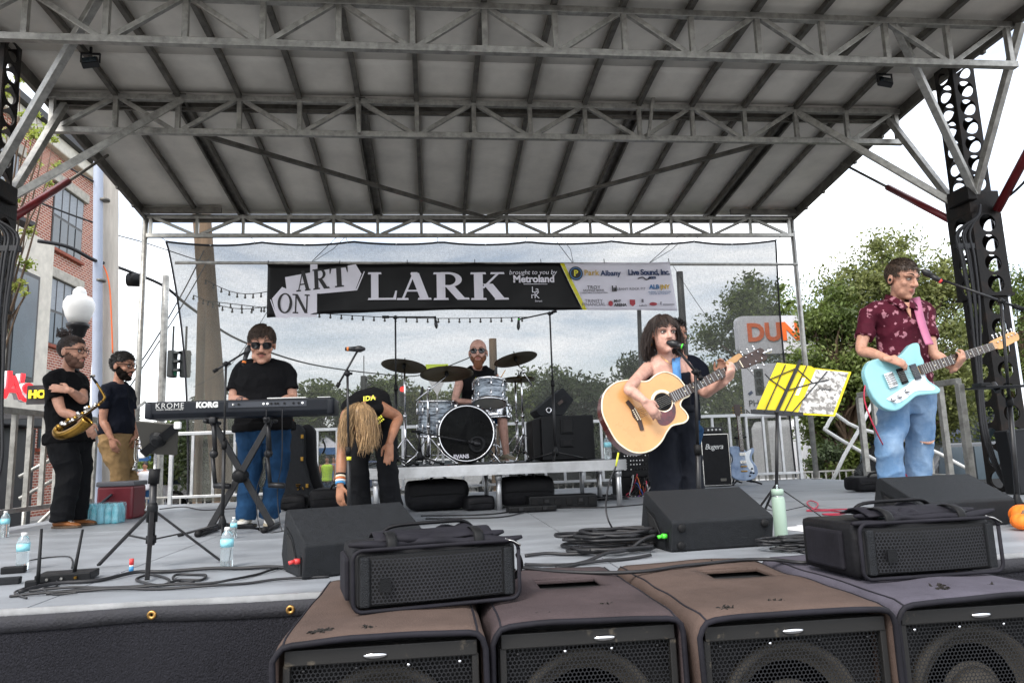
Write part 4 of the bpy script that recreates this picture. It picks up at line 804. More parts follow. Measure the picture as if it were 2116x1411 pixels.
tree_px('dark tree behind the keyboard player\'s legs beyond the backdrop', 480, 835, 28, 190, 22000, 'leaf_dark', .10, 32, cbase=.05, clumps=36, dens=.8)
tree_px('low dark tree behind the left end of the keyboard', 380, 850, 30, 130, 6000, 'leaf_mid', .15, 33, cbase=.1, clumps=22, dens=.6)
tree_px('sparse spring-leaved street tree at the left edge behind the mast', 35, 110, 9.4, 190, 2600, 'leaf_spring', .035, 34, cbase=.42, clumps=46, dens=.30, trunk=.06)
tree_px('low dark bush right of the backdrop behind the white handrail', 1690, 905, 13.5, 90, 5000, 'leaf_dark', .05, 35, cbase=.02, clumps=20, dens=.7, name='bush', trunk=.03)
for k in range(14):
    tree(['far green tree in the park belt behind the stage', 'far dark tree in the park belt behind the stage'][k % 2], V(-26+6.4*k, 66+3*math.sin(k*2.1), GZ), 6.0+1.6*math.sin(k*1.7), 4.4, 2600, ('leaf_mid', 'leaf_dark')[k % 2], .32, 60+k, cbase=.02, clumps=16, dens=.7, group='far park trees')

# ------------------------------------------------------------------ vehicles, fences, tents beyond the stage
def car(lab, px, py, Y, L, H, W_, rz, mt_, van=False):
    c = aY(px, py, Y); c = V(c.x, Y, GZ); Rm = Matrix.Translation(c) @ Matrix.Rotation(rz, 4, 'Z'); t = thing('parked_car', lab, 'van' if van else 'car', c, 'vehicles parked beyond the stage')
    hh = H*.52; prof_ = ([(-L/2, .3), (-L/2, hh), (-L/2+.1, hh+.05), (-L*.30, hh+.06), (-L*.16, H), (L*.48, H), (L/2, H-.15), (L/2, .3)] if van else [(-L/2, .3), (-L/2, hh-.1), (-L/2+.15, hh), (-L*.24, hh+.06), (-L*.1, H), (L*.28, H), (L*.42, hh+.08), (L/2, hh), (L/2, .3)])
    m = M(); m.T = Rm; m.loft([[V(x, y, z if abs(y) < W_/2-.01 or z < hh+.1 else z-.03) for x, z in prof_] for y in (-W_/2, -W_/2+.08, W_/2-.08, W_/2)]); b = m.obj('body', mt_, t, bev=.05)
    wz = (hh+.10, H-.08); xa, xb = (-L*.26, L*.40) if van else (-L*.2, L*.36)
    for s_ in (-1, 1):
        for k in range(3):
            u0 = xa+(xb-xa)*k/3+.04; u1 = xa+(xb-xa)*(k+1)/3-.04; m = M(); m.T = Rm; y = s_*(W_/2+.006); m.add([V(u0+(.10 if k == 0 else 0), y, wz[0]), V(u1, y, wz[0]), V(u1-(.12 if k == 2 and not van else 0), y, wz[1]), V(u0+(.36 if k == 0 else 0), y, wz[1])], [(0, 1, 2, 3)]); m.obj('side_window', 'glass', b, solid=.008)
    m = M(); m.T = Rm; xw = (-L*.30, -L*.16) if van else (-L*.24, -L*.1); m.add([V(xw[0]-.01, -W_/2+.12, hh+.09), V(xw[0]-.01, W_/2-.12, hh+.09), V(xw[1]-.02, W_/2-.2, H-.06), V(xw[1]-.02, -W_/2+.2, H-.06)], [(0, 1, 2, 3)]); m.obj('windscreen', 'glass', b, solid=.01)
    for x in (-L*.31, L*.31):
        for s_ in (-1, 1):
            m = M(); m.T = Rm; m.lathe([(.0, -.1), (.3, -.1), (.34, -.07), (.34, .07), (.3, .1), (0, .1)], 22, mat=Matrix.Rotation(R(90), 4, 'X'), c=(x, s_*(W_/2-.08), .341)); q = m.obj('wheel', 'rubber', t, smooth=True); m = M(); m.T = Rm; m.lathe([(0, .0), (.2, .0), (.2, .02)], 18, mat=Matrix.Rotation(R(-90*s_), 4, 'X'), c=(x, s_*(W_/2+.026), .341)); m.obj('rim', 'nickel', q)
    for s_ in (-1, 1): m = M(); m.T = Rm; m.box((-L/2-.01, s_*W_*.36, hh-.22), (.05, .3, .15), bev=.02); m.obj('headlight', 'white_plastic', t); 
    m = M(); m.T = Rm; m.box((-L/2-.03, 0, .42), (.1, W_*.98, .2), bev=.04); m.obj('bumper', 'black_plastic', t); return t
car('white van parked right behind the white handrail', 1770, 930, 17.5, 5.2, 2.2, 1.95, R(200), 'car_white', True); car('dark car parked right beyond the right guard rail', 1995, 970, 12.6, 4.6, 1.55, 1.8, R(190), 'car_black'); car('blue and white van parked at the far right', 2075, 880, 16.5, 5.6, 2.35, 2.0, R(185), 'car_blue', True)
for k in range(6): car(('white car parked far behind the cooler', 'black car parked far behind the keyboard stand', 'blue car parked far behind the bending woman', 'white car parked far behind the bass drum', 'black car parked far behind the big speaker', 'blue car parked far behind the bass amplifier')[k], 300+210*k, 985, 30+2*(k % 3), 4.5, 1.5, 1.8, R(180*(k % 2)+3), ('car_white', 'car_black', 'car_blue')[k % 3])
fenceg = 'crowd barriers in the street'
for k in range(9):
    x = -5.6+2.3*k if k < 5 else 4.6+2.3*(k-5)
    rail('crowd_barrier', (x, 13.2, GZ), (x+2.2, 13.2, GZ), 1.08, .2, .14, 'crowd barrier in the street, '+('leftmost of the row behind the backdrop', 'behind the keyboard player', 'behind the bending woman', 'behind the drum riser', 'behind the singer', 'behind the guitar on the floor stand', 'behind the white handrail', 'behind the guitarist in red shirt', 'at the far right')[k], 0.0, .022, fenceg, 'galvanised', .035)
m = M(); pl_ = thing('brick_planter', 'low red brick planter beyond the white handrail', 'planter', (7.6, 12.4, GZ))
rnd = random.Random(9)
for r_ in range(4):
    for k in range(9):
        m = M(); m.box((6.6+.24*k+(.12 if r_ % 2 else 0), 12.4, GZ+.04+.085*r_), (.225, .11, .075)); m.obj('brick', 'brick_red', pl_)
# white tube handrail of the steps at the back right
hr = thing('stair_handrail', 'white tube handrail of the steps behind the right guard rail', 'handrail', V(aY(1720, 995, 10.6).x, 10.6, 0))
m = M(); m.tube([aY(x, y, 10.62) for x, y in ((1717, 1000), (1745, 940), (1774, 890), (1810, 820))], .028, 10); m.obj('inclined_tube', 'white_paint', hr, smooth=True)
m = M(); m.tube([aY(x, y, 10.7) for x, y in ((2010, 975), (1900, 918), (1775, 885), (1730, 858), (1722, 858), (1708, 882), (1711, 892), (1800, 945), (1900, 1000))], .028, 10, 3); m.obj('hand_tube', 'white_paint', hr, smooth=True)
for k, (px, Y, mt_) in enumerate(((645, 34, 'tent_white'), (300, 36, 'tent_white'))):
    c = aY(px, 940, Y); t = thing('event_tent', ('white pop-up tent beyond the rail right of the guitar case', 'white pop-up tent far behind the cooler')[k], 'tent', V(c.x, Y, GZ)); b = V(c.x, Y, GZ)
    m = M(); m.add([b+V(-1.5, -1.5, 2.1), b+V(1.5, -1.5, 2.1), b+V(1.5, 1.5, 2.1), b+V(-1.5, 1.5, 2.1), b+V(0, 0, 3.1)], [(0, 1, 4), (1, 2, 4), (2, 3, 4), (3, 0, 4)]); m.obj('canopy', mt_, t); m = M(); m.box(b+V(0, -1.51, 1.98), (3, .02, .3)); m.obj('valance', 'cloth_blue', t)
    for sx in (-1.45, 1.45):
        for sy in (-1.45, 1.45): m = M(); m.tube([b+V(sx, sy, 0), b+V(sx, sy, 2.1)], .025, 6); m.obj('leg', 'galvanised', t)
def bystander(lab, px, Y, mt_, h=1.72, seed=0):
    c = aY(px, 960, Y); b = V(c.x, Y, GZ); t = thing('person', lab, 'person', b, 'passers-by in the street'); m = M(); rnd = random.Random(seed)
    for s_ in (-1, 1): m.tube([b+V(s_*.09, 0, .05), b+V(s_*.09, .02, .45), b+V(s_*.08, 0, .88)], [.055, .065, .09], 8, 3); m.tube([b+V(s_*.22, 0, 1.4), b+V(s_*.27, .03, 1.12), b+V(s_*.24, -.08, .9)], [.055, .045, .04], 8, 3, round_=True); m.ell(b+V(s_*.09, -.07, .04), (.05, .13, .04), n=8, m=6)
    m.tube([b+V(0, 0, .85), b+V(0, 0, 1.1), b+V(0, 0, 1.38), b+V(0, 0, 1.48)], [.16, .15, .19, .08], 10, 3); m.tube([b+V(0, 0, 1.45), b+V(0, 0, 1.55)], .05, 8); m.ell(b+V(0, 0, 1.63), (.075, .09, .11), n=10, m=8); m.obj('body', 'skin_warm', t, smooth=True, fuse=.02)
    m = M(); m.tube([b+V(0, 0, .88), b+V(0, 0, 1.1), b+V(0, 0, 1.38), b+V(0, 0, 1.46)], [.19, .175, .21, .11], 12, 3); m.obj('top', mt_, t, smooth=True); m = M()
    for s_ in (-1, 1): m.tube([b+V(s_*.09, 0, .1), b+V(s_*.09, .02, .45), b+V(s_*.08, 0, .92)], [.075, .085, .12], 8, 3)
    m.obj('trousers', 'denim_blue', t, smooth=True); m = M(); m.ell(b+V(0, .015, 1.67), (.085, .095, .09), n=10, m=8); m.obj('hair', 'hair_dark', t, smooth=True)
for k, (px, Y, mt_, lab) in enumerate(((676, 26, 'hi_vis', 'person in a lime vest in the street behind the rail'), (690, 27, 'cloth_blue', 'person in a blue top beside the lime vest in the street'), (640, 28, 'cotton_black', 'person in black far behind the guitar case'), (178, 22, 'cloth_blue', 'person in blue far behind the saxophone player\'s legs'), (300, 24, 'sign_white', 'person in white far behind the trumpet player'))): bystander(lab, px, Y, mt_, seed=k)

sr = thing('stair_rail', 'grey sloping stair rails outside the left guard rail', 'handrail', V(-4.5, 8.2, GZ))
for k, ((ax_, ay_), (bx_, by_), Y) in enumerate((((40, 985), (185, 905), 8.6), ((40, 1030), (185, 950), 8.6), ((60, 1100), (180, 985), 8.4), ((205, 900), (300, 830), 9.6))):
    m = M(); m.tube([aY(ax_, ay_, Y), aY(bx_, by_, Y+.6)], .022, 8); m.obj('sloping_tube', 'galvanised', sr, smooth=True)
for px in (50, 110, 170): p = aY(px, 985-(px-40)*.55, 8.6); m = M(); m.tube([V(p.x, 8.65, GZ), V(p.x, 8.65, p.z)], .022, 8); m.obj('post', 'galvanised', sr, smooth=True)
# ------------------------------------------------------------------ subwoofers in front of the stage
def rrect(x0, x1, y0, y1, r, z, k=5):
    o = []
    for cx_, cy_, a0 in ((x1-r, y1-r, 0), (x0+r, y1-r, 90), (x0+r, y0+r, 180), (x1-r, y0+r, 270)):
        for i in range(k+1): a = R(a0+90*i/k); o.append(V(cx_+r*math.cos(a), cy_+r*math.sin(a), z))
    return o
def tear(c, s_, par, seed=0):
    rnd = random.Random(seed); m = M()
    for k in range(46):
        a = rnd.uniform(0, 6.28); r = abs(rnd.gauss(0, .5)); p = Vector(c)+V(math.cos(a)*r*s_, math.sin(a)*r*s_*.45, .001); d = V(rnd.gauss(0, 1), rnd.gauss(0, .8), abs(rnd.gauss(.25, .2))).normalized()
        m.tube([p, p+d*.012, p+d*.02+V(0, 0, -.004)], [.004, .003, .0008], 4)
    m.ell(Vector(c)+V(0, 0, -.001), (s_*.8, s_*.3, .004), n=12, m=6); return m.obj('torn_velcro', 'frayed', par)
def subwoofer(x0, x1, y0, y1, th, lab, cover, side, hole, seed):
    zt = .05; zb = GZ+.01; t = thing('subwoofer', lab, 'subwoofer', ((x0+x1)/2, (y0+y1)/2, GZ), 'subwoofers along the front of the stage')
    rnd = random.Random(seed); r = .03
    # padded cover: a skin of top and sides, open at the front, with a soft rolled edge
    nu = 26; nv = 22; vs = []
    sec = [(x0, zb), (x0, zb*.6), (x0, -.4), (x0, -.15), (x0, zt-.045), (x0+.006, zt-.02), (x0+.02, zt-.005), (x0+.045, zt)]
    sec += [(x0+.045+(x1-x0-.09)*i/12, zt+.006*math.sin(math.pi*i/12)) for i in range(1, 12)]
    sec += [(x1-.045, zt), (x1-.02, zt-.005), (x1-.006, zt-.02), (x1, zt-.045), (x1, -.15), (x1, -.4), (x1, zb*.6), (x1, zb)]
    for j in range(nv+1):
        y = y0+(y1-y0)*j/nv
        for (x, z) in sec:
            q = noise.noise(V(x*5+seed, y*5, z*4))*.009; sag_ = .012 if j == 0 else 0
            vs.append(V(x+(q if z < zt-.03 else 0)*2, y+(.01*noise.noise(V(x*7, seed, z*3)) if j == 0 else 0), z+(q if z > zt-.03 else 0)-(.008 if j == 0 and z > 0 else 0)))
    ns = len(sec); fs = []
    hx0, hx1, hy0, hy1 = hole
    for j in range(nv):
        for i in range(ns-1):
            c = sum((vs[a] for a in (j*ns+i, j*ns+i+1, (j+1)*ns+i+1, (j+1)*ns+i)), V(0, 0, 0))/4
            if hx0 < c.x < hx1 and hy0 < c.y < hy1 and c.z > 0: continue
            fs.append((j*ns+i, j*ns+i+1, (j+1)*ns+i+1, (j+1)*ns+i))
    m = M(); m.add(vs, fs); o = m.obj('padded_cover', cover, t, smooth=True, solid=.012)
    m = M(); m.tube([vs[i]+V(0, -.004, 0) for i in range(ns)], .009, 6); m.obj('cover_binding', 'nylon_side', t, smooth=True)
    for kk in (6, ns-7): m = M(); m.tube([vs[j*ns+kk]+V(0, 0, .005) for j in range(nv+1)], .004, 5); m.obj('seam', side, t, smooth=True)
    m = M(); m.box(((hx0+hx1)/2, (hy0+hy1)/2, .0), (hx1-hx0+.06, hy1-hy0+.06, .008)); m.box(((hx0+hx1)/2, (hy0+hy1)/2, -.03), (hx1-hx0-.03, hy1-hy0-.02, .05)); m.obj('handle_cup', 'black_plastic', t)
    m = M(); e = .014
    for a, b in (((hx0-e, hy0-e), (hx1+e, hy0-e)), ((hx1+e, hy0-e), (hx1+e, hy1+e)), ((hx1+e, hy1+e), (hx0-e, hy1+e)), ((hx0-e, hy1+e), (hx0-e, hy0-e))): m.bar((a[0], a[1], .048), (b[0], b[1], .048), .022, .014)
    m.obj('handle_opening_edge', cover, t, bev=.004)
    # wooden cabinet, baffle, cones, grille
    cx_ = (x0+x1)/2; yf = y0+.035
    m = M(); m.box((cx_, (y0+y1)/2+.05, (zt-.02+zb)/2), (x1-x0-.035, y1-y0-.12, zt-.028-zb)); m.obj('cabinet', 'speaker_inside', t)
    for k, zc in enumerate((-.27, -.78)):
        rot = Matrix.Rotation(R(90), 4, 'X')
        m = M(); m.lathe([(.09, -.02), (.13, -.05), (.19, -.008), (.205, .01), (.222, .0), (.222, -.03)], 40, mat=rot, c=(cx_, yf+.045, zc)); d = m.obj('driver_cone', 'paper_cone', t, smooth=True)
        m = M(); m.lathe([(.0, .035), (.04, .028), (.075, .005), (.09, -.02)], 32, mat=rot, c=(cx_, yf+.045, zc)); m.obj('dust_cap', 'paper_cone', d, smooth=True)
    m = M(); m.add([(x0+.035, yf, zb+.03), (x1-.035, yf, zb+.03), (x1-.035, yf, zt-.075), (x0+.035, yf, zt-.075)], [(0, 1, 2, 3)]); m.obj('grille', 'grille_sub', t)
    m = M(); m.bar((x0+.02, yf-.004, zt-.052), (x1-.02, yf-.004, zt-.052), .03, .042); m.bar((x0+.026, yf, zb+.02), (x0+.026, yf, zt-.07), .02, .03, (0, 1, 0)); m.bar((x1-.026, yf, zb+.02), (x1-.026, yf, zt-.07), .02, .03, (0, 1, 0)); m.obj('grille_frame', 'worn_frame', t, bev=.003)
    m = M(); m.ell((cx_+rnd.uniform(-.03, .05), yf-.02, zt-.056), (.035, .01, .010), n=16, m=8); m.obj('badge', 'chrome', t, smooth=True)
    for k in range(4):
        x = x0+.07+(x1-x0-.14)*k/3; m = M(); m.lathe([(.0, .003), (.004, .002), (.006, 0)], 10, mat=Matrix.Rotation(R(90), 4, 'X'), c=(x, yf-.002, zt-.092)); m.obj('screw', 'chrome' if rnd.random() < .5 else 'black_metal', t, smooth=True)
    for k in range(3): tear((rnd.uniform(x0+.08, x1-.08), y0+rnd.choice((.06, .1, .14, .9)), zt+.004), rnd.uniform(.02, .032), t, seed*10+k)
    return t
subwoofer(-.44, .135, 2.13, 3.06, 0, 'leftmost brown padded subwoofer, carrying the left speaker bag on top', 'padded_brown', 'nylon_side', (-.25, -.05, 2.62, 2.80), 1)
subwoofer(.165, .725, 2.16, 3.06, 0, 'mauve-brown padded subwoofer with open handle slot, second from the left', 'padded_mauve', 'nylon_side', (.37, .60, 2.62, 2.80), 2)
subwoofer(.755, 1.355, 2.10, 3.06, 0, 'brown padded subwoofer with open handle slot, third from the left', 'padded_brown', 'nylon_side', (1.02, 1.26, 2.62, 2.82), 3)
subwoofer(1.395, 1.985, 2.14, 3.06, 0, 'violet-grey padded subwoofer at the right edge under a speaker bag', 'padded_violet', 'nylon_side', (1.6, 1.75, 2.72, 2.85), 4)

# ------------------------------------------------------------------ bagged line-array speakers lying on the subwoofers
def array_speaker(o, th, lab, seed):
    """o = bottom front left corner on the subwoofers."""
    W_, H_, D_ = .515, .185, .33; Rm = Matrix.Rotation(th, 4, 'Z'); T = Matrix.Translation(o) @ Rm
    t = thing('line_array_speaker', lab, 'speaker', T @ V(W_/2, D_/2, 0), 'bagged speakers lying on the subwoofers')
    m = M(); m.T = T; m.box((W_/2, D_/2+.02, H_/2+.004), (W_+.03, D_, H_+.0), bev=.022); m.obj('padded_bag', 'nylon_black', t, smooth=True, disp=.008, ds=.12)
    m = M(); m.T = T; m.box((W_/2, .03, H_/2+.004), (W_-.005, .07, H_-.03), bev=.008); m.obj('cabinet', 'speaker_inside', t)
    m = M(); m.T = T; n_ = 12
    vs = [V(.045+(W_-.09)*i/n_, -.012-.02*math.sin(math.pi*i/n_), z) for z in (.028, H_-.022) for i in range(n_+1)]
    m.add(vs, [(i, i+1, n_+2+i, n_+1+i) for i in range(n_)]); m.obj('grille', 'grille_array', t, smooth=True)
    for x in (.024, W_-.024): m = M(); m.T = T; m.box((x, -.004, H_/2+.002), (.03, .03, H_-.035), bev=.006); m.obj('end_cheek', 'tolex', t)
    m = M(); m.T = T; m.box((.085, -.035, .085), (.034, .006, .04)); m.obj('badge', 'black_plastic', t)
    m = M(); m.T = T; rr = .03   # zipped rim round the opening
    pts = [V(p.x, -.012+.004*math.sin(9*p.x), p.y) for p in rrect(-.012, W_+.012, -.004+.01, H_+.006, rr, 0)]; pts.append(pts[0]); m.tube(pts, .0065, 7); m.obj('zip_rim', 'nylon_side', t, smooth=True)
    # rolled flap on top, straps and handle
    rnd = random.Random(seed); m = M(); m.T = T
    for k, (yy, zz, rr, x0, x1) in enumerate(((.02, H_+.014, .018, -.02, W_+.03), (.06, H_+.022, .022, .03, W_-.02), (.17, H_+.030, .018, .09, W_-.09))):
        m.tube([V(x0+(x1-x0)*i/9, yy+.01*rnd.gauss(0, 1), zz+.006*rnd.gauss(0, 1)) for i in range(10)], [.006]+[rr*rnd.uniform(.8, 1.15) for _ in range(8)]+[.006], 9, 3, flat=.6)
    m.add([V(.06+(W_-.12)*i/10, .03+.17*j/6, H_+.024+.022*math.sin(math.pi*j/6)+.006*noise.noise(V(i*.7, j*.9, seed))) for j in range(7) for i in range(11)], [(j*11+i, j*11+i+1, (j+1)*11+i+1, (j+1)*11+i) for j in range(6) for i in range(10)])
    m.obj('rolled_flap', 'nylon_side', t, smooth=True, solid=.006)
    for x in (.11, W_-.12):
        m = M(); m.T = T; m.tube([V(x, -.012, H_-.002), V(x, .0, H_+.036), V(x, .06, H_+.05), V(x, .14, H_+.036)], .017, 6, 4, flat=.2); m.obj('strap', 'rubber', t, smooth=True)
    m = M(); m.T = T; m.tube([V(.10, .18, H_+.03), V(.14, .17, H_+.058), V(.3, .16, H_+.064), V(W_-.13, .17, H_+.06), V(W_-.09, .18, H_+.03)], .013, 8, 5, flat=.5); m.obj('handle', 'nylon_black', t, smooth=True)
    m = M(); m.T = T; m.tube([V(W_-.03, -.01, H_+.012), V(W_-.005, -.02, H_+.004), V(W_+.018, -.024, H_-.012)], [.009, .006, .008], 7, flat=.4); m.obj('zip_pull', 'nickel', t, smooth=True)
    for s_, x in ((-1, -.02), (1, W_+.02)):
        m = M(); m.T = T; m.box((x, .19, H_/2), (.02, .22, H_*.72), bev=.009); m.obj('side_pocket', 'nylon_side', t, disp=.006, ds=.05)
    m = M(); m.T = T; m.tube([V(W_+.03, .05, H_-.05), V(W_+.05, .08, H_*.5), V(W_+.03, .1, .05)], .009, 7, 5); m.obj('carry_loop', 'rubber', t, smooth=True)
    return t
array_speaker(V(-.245, 2.36, .062), R(11), 'black line-array speaker in an open padded bag on the leftmost subwoofer', 3)
array_speaker(V(1.46, 2.40, .064), R(3), 'black line-array speaker in an open padded bag on the rightmost subwoofer', 5)

# ------------------------------------------------------------------ wedge monitors
WP = [(.035, 0), (0, .145), (.012, .16), (.33, .295), (.36, .285), (.43, .07), (.38, 0)]
def wedge(o, th, wd, lab, seed, feet=True, plug='led_green'):
    T = Matrix.Translation(o) @ Matrix.Rotation(th, 4, 'Z'); t = thing('wedge_monitor', lab, 'stage monitor', T @ V(wd/2, .2, 0), 'wedge monitors along the stage front')
    m = M(); m.T = T; m.loft([[V(x, y, z+.004) for y, z in WP] for x in (0, wd)]); m.obj('cabinet', 'tolex', t, bev=.007)
    for x in (.0,):
        m = M(); m.T = T; m.prism([(.12, .06), (.27, .06), (.30, .19), (.22, .16)], V(x-.002, 0, 0), V(0, 1, 0), V(0, 0, 1), .0, .006); m.obj('end_handle', 'speaker_inside', t, bev=.003)
        m = M(); m.T = T; m.prism([(.10, .05), (.29, .05), (.33, .215), (.21, .175)], V(x-.0005, 0, 0), V(0, 1, 0), V(0, 0, 1), .0, .003); m.obj('handle_surround', 'black_plastic', t)
        m = M(); m.T = T; m.prism([(.05, .02), (.085, .02), (.085, .10), (.05, .10)], V(x-.0005, 0, 0), V(0, 1, 0), V(0, 0, 1), .0, .005); m.obj('jack_plate', 'black_plastic', t)
        m = M(); m.T = T; m.tube([V(0, .067, .08), V(-.03, .065, .082)], .013, 10); m.tube([V(-.03, .065, .082), V(-.055, .062, .078)], .009, 10); m.obj('plug', plug, t, smooth=True)
    if feet:
        for x in (.055, wd-.055):
            for f in (.2, .82):
                y = .035*(1-f); z = .145*f; m = M(); m.T = T; m.lathe([(.0, .012), (.014, .012), (.022, .006), (.022, 0)], 16, mat=Matrix.Rotation(R(90), 4, 'X'), c=(x, y, z+.004)); m.obj('rubber_foot', 'rubber', t, smooth=True)
    return t
wedge(V(-.585, 3.43, .001), R(25), .60, 'black wedge monitor in front of the bending woman', 1, False, 'tape_red')
wedge(V(1.215, 3.68, .001), R(6), .585, 'black wedge monitor with rubber feet in front of the singer', 2)
wedge(V(2.86, 4.06, .001), R(4), .66, 'scuffed black wedge monitor in front of the guitarist in red shirt', 3, False, 'black_plastic')

# ------------------------------------------------------------------ stands, microphones
def microphone(p, d, lab, ring='tape_orange', L=.16, body='black_metal', thick=.024, grp='vocal microphones'):
    p = Vector(p); d = Vector(d).normalized(); t = thing('microphone', lab, 'microphone', p, grp)
    m = M(); m.tube([p+d*.0, p+d*.02, p+d*.045, p+d*.055], [thick*.62, thick*1.02, thick*.98, thick*.8], 14, round_=True); m.obj('mesh_head', 'black_metal', t, smooth=True)
    m = M(); m.tube([p+d*.055, p+d*L], [thick*.82, thick*.55], 14); m.obj('handle', body, t, smooth=True)
    m = M(); m.tube([p+d*(L*.80), p+d*(L*.90)], thick*.66, 14); m.obj('colour_ring', ring, t, smooth=True); return t
def mic_stand(lab, base, top, boom=None, tail=None, leg=.30, legz=.26, ang0=.4, r=.011, mt='black_metal', name='microphone_stand', grp='microphone stands'):
    base = Vector(base); top = Vector(top); t = thing(name, lab, 'mic stand', base, grp)
    m = M(); mid = base.lerp(top, .52); m.tube([base+V(0, 0, .06), mid], r*1.25, 10); m.obj('lower_tube', mt, t, smooth=True)
    m = M(); m.tube([mid, top], r*.8, 10); m.obj('upper_tube', mt, t, smooth=True)
    m = M(); m.tube([mid-V(0, 0, .03), mid+V(0, 0, .03)], r*1.8, 12); m.obj('clutch', 'rubber', t, smooth=True)
    m = M(); m.lathe([(.03, .05), (.032, .09), (.02, .13), (.014, .15)], 14, c=base); m.obj('hub', 'black_plastic', t, smooth=True)
    for k in range(3):
        a = ang0+k*2*math.pi/3; d = V(math.cos(a), math.sin(a), 0); m = M(); m.tube([base+d*.025+V(0, 0, .085), base+d*leg+V(0, 0, .012)], .009, 8); q = m.obj('leg', mt, t, smooth=True)
        m = M(); m.tube([base+d*(leg-.03)+V(0, 0, .018), base+d*(leg+.012)+V(0, 0, .0115)], .0125, 8); m.obj('rubber_foot', 'rubber', q, smooth=True)
    if boom is not None:
        boom = Vector(boom); tail = Vector(tail) if tail is not None else top+(top-boom).normalized()*.12
        m = M(); m.tube([tail, boom], r*.7, 8); m.obj('boom', mt, t, smooth=True)
        m = M(); m.tube([tail, tail.lerp(boom, .12)], r*1.3, 8); m.obj('counterweight', 'rubber', t, smooth=True)
        m = M(); m.ell(top, .022, n=12, m=8); m.tube([top+V(-.025, 0, 0), top+V(.035, 0, 0)], .009, 8); m.obj('knuckle', 'black_plastic', t, smooth=True)
    return t
# keyboard player's stand and mic
kb0 = aY(459, 1098, 5.72)
mic_stand('black boom microphone stand at the keyboard', (kb0.x, 5.72, 0), aY(467, 752, 5.72), aY(508, 727, 5.78), aY(441, 768, 5.68), .34, ang0=2.9)
microphone(aY(514, 716, 5.80), aY(509, 738, 5.78)-aY(515, 718, 5.80), 'black vocal microphone with orange ring by the keyboard player\'s mouth', 'tape_orange')
# the bending woman's stand
b1 = V(aY(722, 1090, 5.2).x, 5.2, 0)
mic_stand('straight black microphone stand in front of the bending woman', b1, aY(718, 772, 5.2), aY(740, 723, 5.2), aY(696, 800, 5.2), .30, ang0=.2)
m = M(); p = aY(721, 947, 5.2); m.tube([p-V(0, 0, .012), p+V(0, 0, .012)], .0165, 12); m.obj('tape_band', 'tape_yellow', bpy.data.objects['microphone_stand.001'], smooth=True)
microphone(aY(751, 721, 5.2), V(-1, .05, .02), 'black vocal microphone with orange ring standing free above the bending woman', 'tape_orange', .13)
# drum overheads
zR = .441
t1 = V(aY(819, 950, 7.15).x, 7.15, zR); mic_stand('tall black boom stand over the left cymbals', t1, aY(817, 656, 7.15), aY(899, 655, 7.25), aY(790, 655, 7.1), .32, ang0=.9)
microphone(aY(902, 677, 7.25), aY(899, 655, 7.25)-aY(902, 677, 7.25), 'small black overhead microphone hanging above the left cymbals', 'black_plastic', .12, thick=.018, grp='drum overhead microphones')
t2 = V(aY(1148, 942, 7.05).x, 7.05, zR); mic_stand('tall black boom stand over the right cymbal', t2, aY(1136, 648, 7.05), aY(1073, 660, 7.2), aY(1150, 643, 7.0), .34, ang0=.3)
microphone(aY(1071, 680, 7.2), aY(1072, 656, 7.2)-aY(1071, 680, 7.2), 'small black overhead microphone hanging left of the right cymbal', 'led_green', .12, thick=.018, grp='drum overhead microphones')
# singer
b3 = V(aY(1447, 1100, 4.35).x, 4.35, 0)
mic_stand('black microphone stand in front of the singer', b3, aY(1437, 768, 4.3), aY(1400, 722, 4.28), aY(1450, 784, 4.3), .26, ang0=.5, r=.013)
microphone(aY(1382, 708, 4.27), aY(1404, 714, 4.24)-aY(1382, 708, 4.27), 'black vocal microphone with green ring at the singer\'s mouth', 'led_green', .10, thick=.026)
# guitarist on the right
b4 = V(aY(2110, 1090, 4.55).x, 4.55, 0)
s4 = mic_stand('black boom stand with a small tray at the right edge', b4, aY(2068, 622, 4.55), aY(1946, 578, 4.75), aY(2116, 640, 4.5), .30, ang0=1.2, r=.013)
microphone(aY(1908, 560, 4.8), aY(1942, 580, 4.76)-aY(1908, 560, 4.8), 'black vocal microphone with red ring beside the guitarist\'s face', 'tape_red', .16, thick=.026)
tr = thing('stand_tray', 'flat black accessory tray clamped to the right boom stand', 'tray', aY(2060, 800, 4.55)); c = aY(2062, 800, 4.5)
m = M(); m.box(c, (.34, .20, .012), bev=.004); m.obj('tray_plate', 'black_plastic', tr); m = M(); m.box(c+V(-.12, 0, .018), (.07, .09, .026), bev=.004); m.obj('tuner', 'black_plastic', tr); m = M(); m.tube([c+V(.0, .0, -.03), c+V(.01, .05, .03)], .02, 10); m.obj('clamp', 'black_metal', tr)

# ------------------------------------------------------------------ keyboard on its X stand
KT = Matrix.Translation(aY(300, 864, 5.86)) @ Matrix.Rotation(R(.5), 4, 'Z'); KW = 1.435
kb = thing('keyboard', 'long black electronic keyboard with white lettering on a cross stand', 'keyboard', KT @ V(KW/2, .15, 0))
m = M(); m.T = KT; pr_ = [(0.03, -.005), (0, .03), (-.004, .118), (.03, .128), (.12, .118), (.13, .075), (.31, .065), (.32, .02), (.30, -.005)]
m.loft([[V(x, y, z) for y, z in pr_] for x in (.0, KW)]); m.obj('body', 'kb_black', kb, bev=.006)
for x in (.022, KW-.03): m = M(); m.T = KT; m.box((x, .155, .058), (.062, .325, .135), bev=.02); m.obj('end_block', 'kb_black', kb, smooth=True)
m = M(); m.T = KT
for k in range(52): m.box((.07+k*(KW-.14)/52+.0125, .215, .083), (.0225, .145, .016))
m.obj('white_keys', 'white_plastic', kb); m = M(); m.T = KT
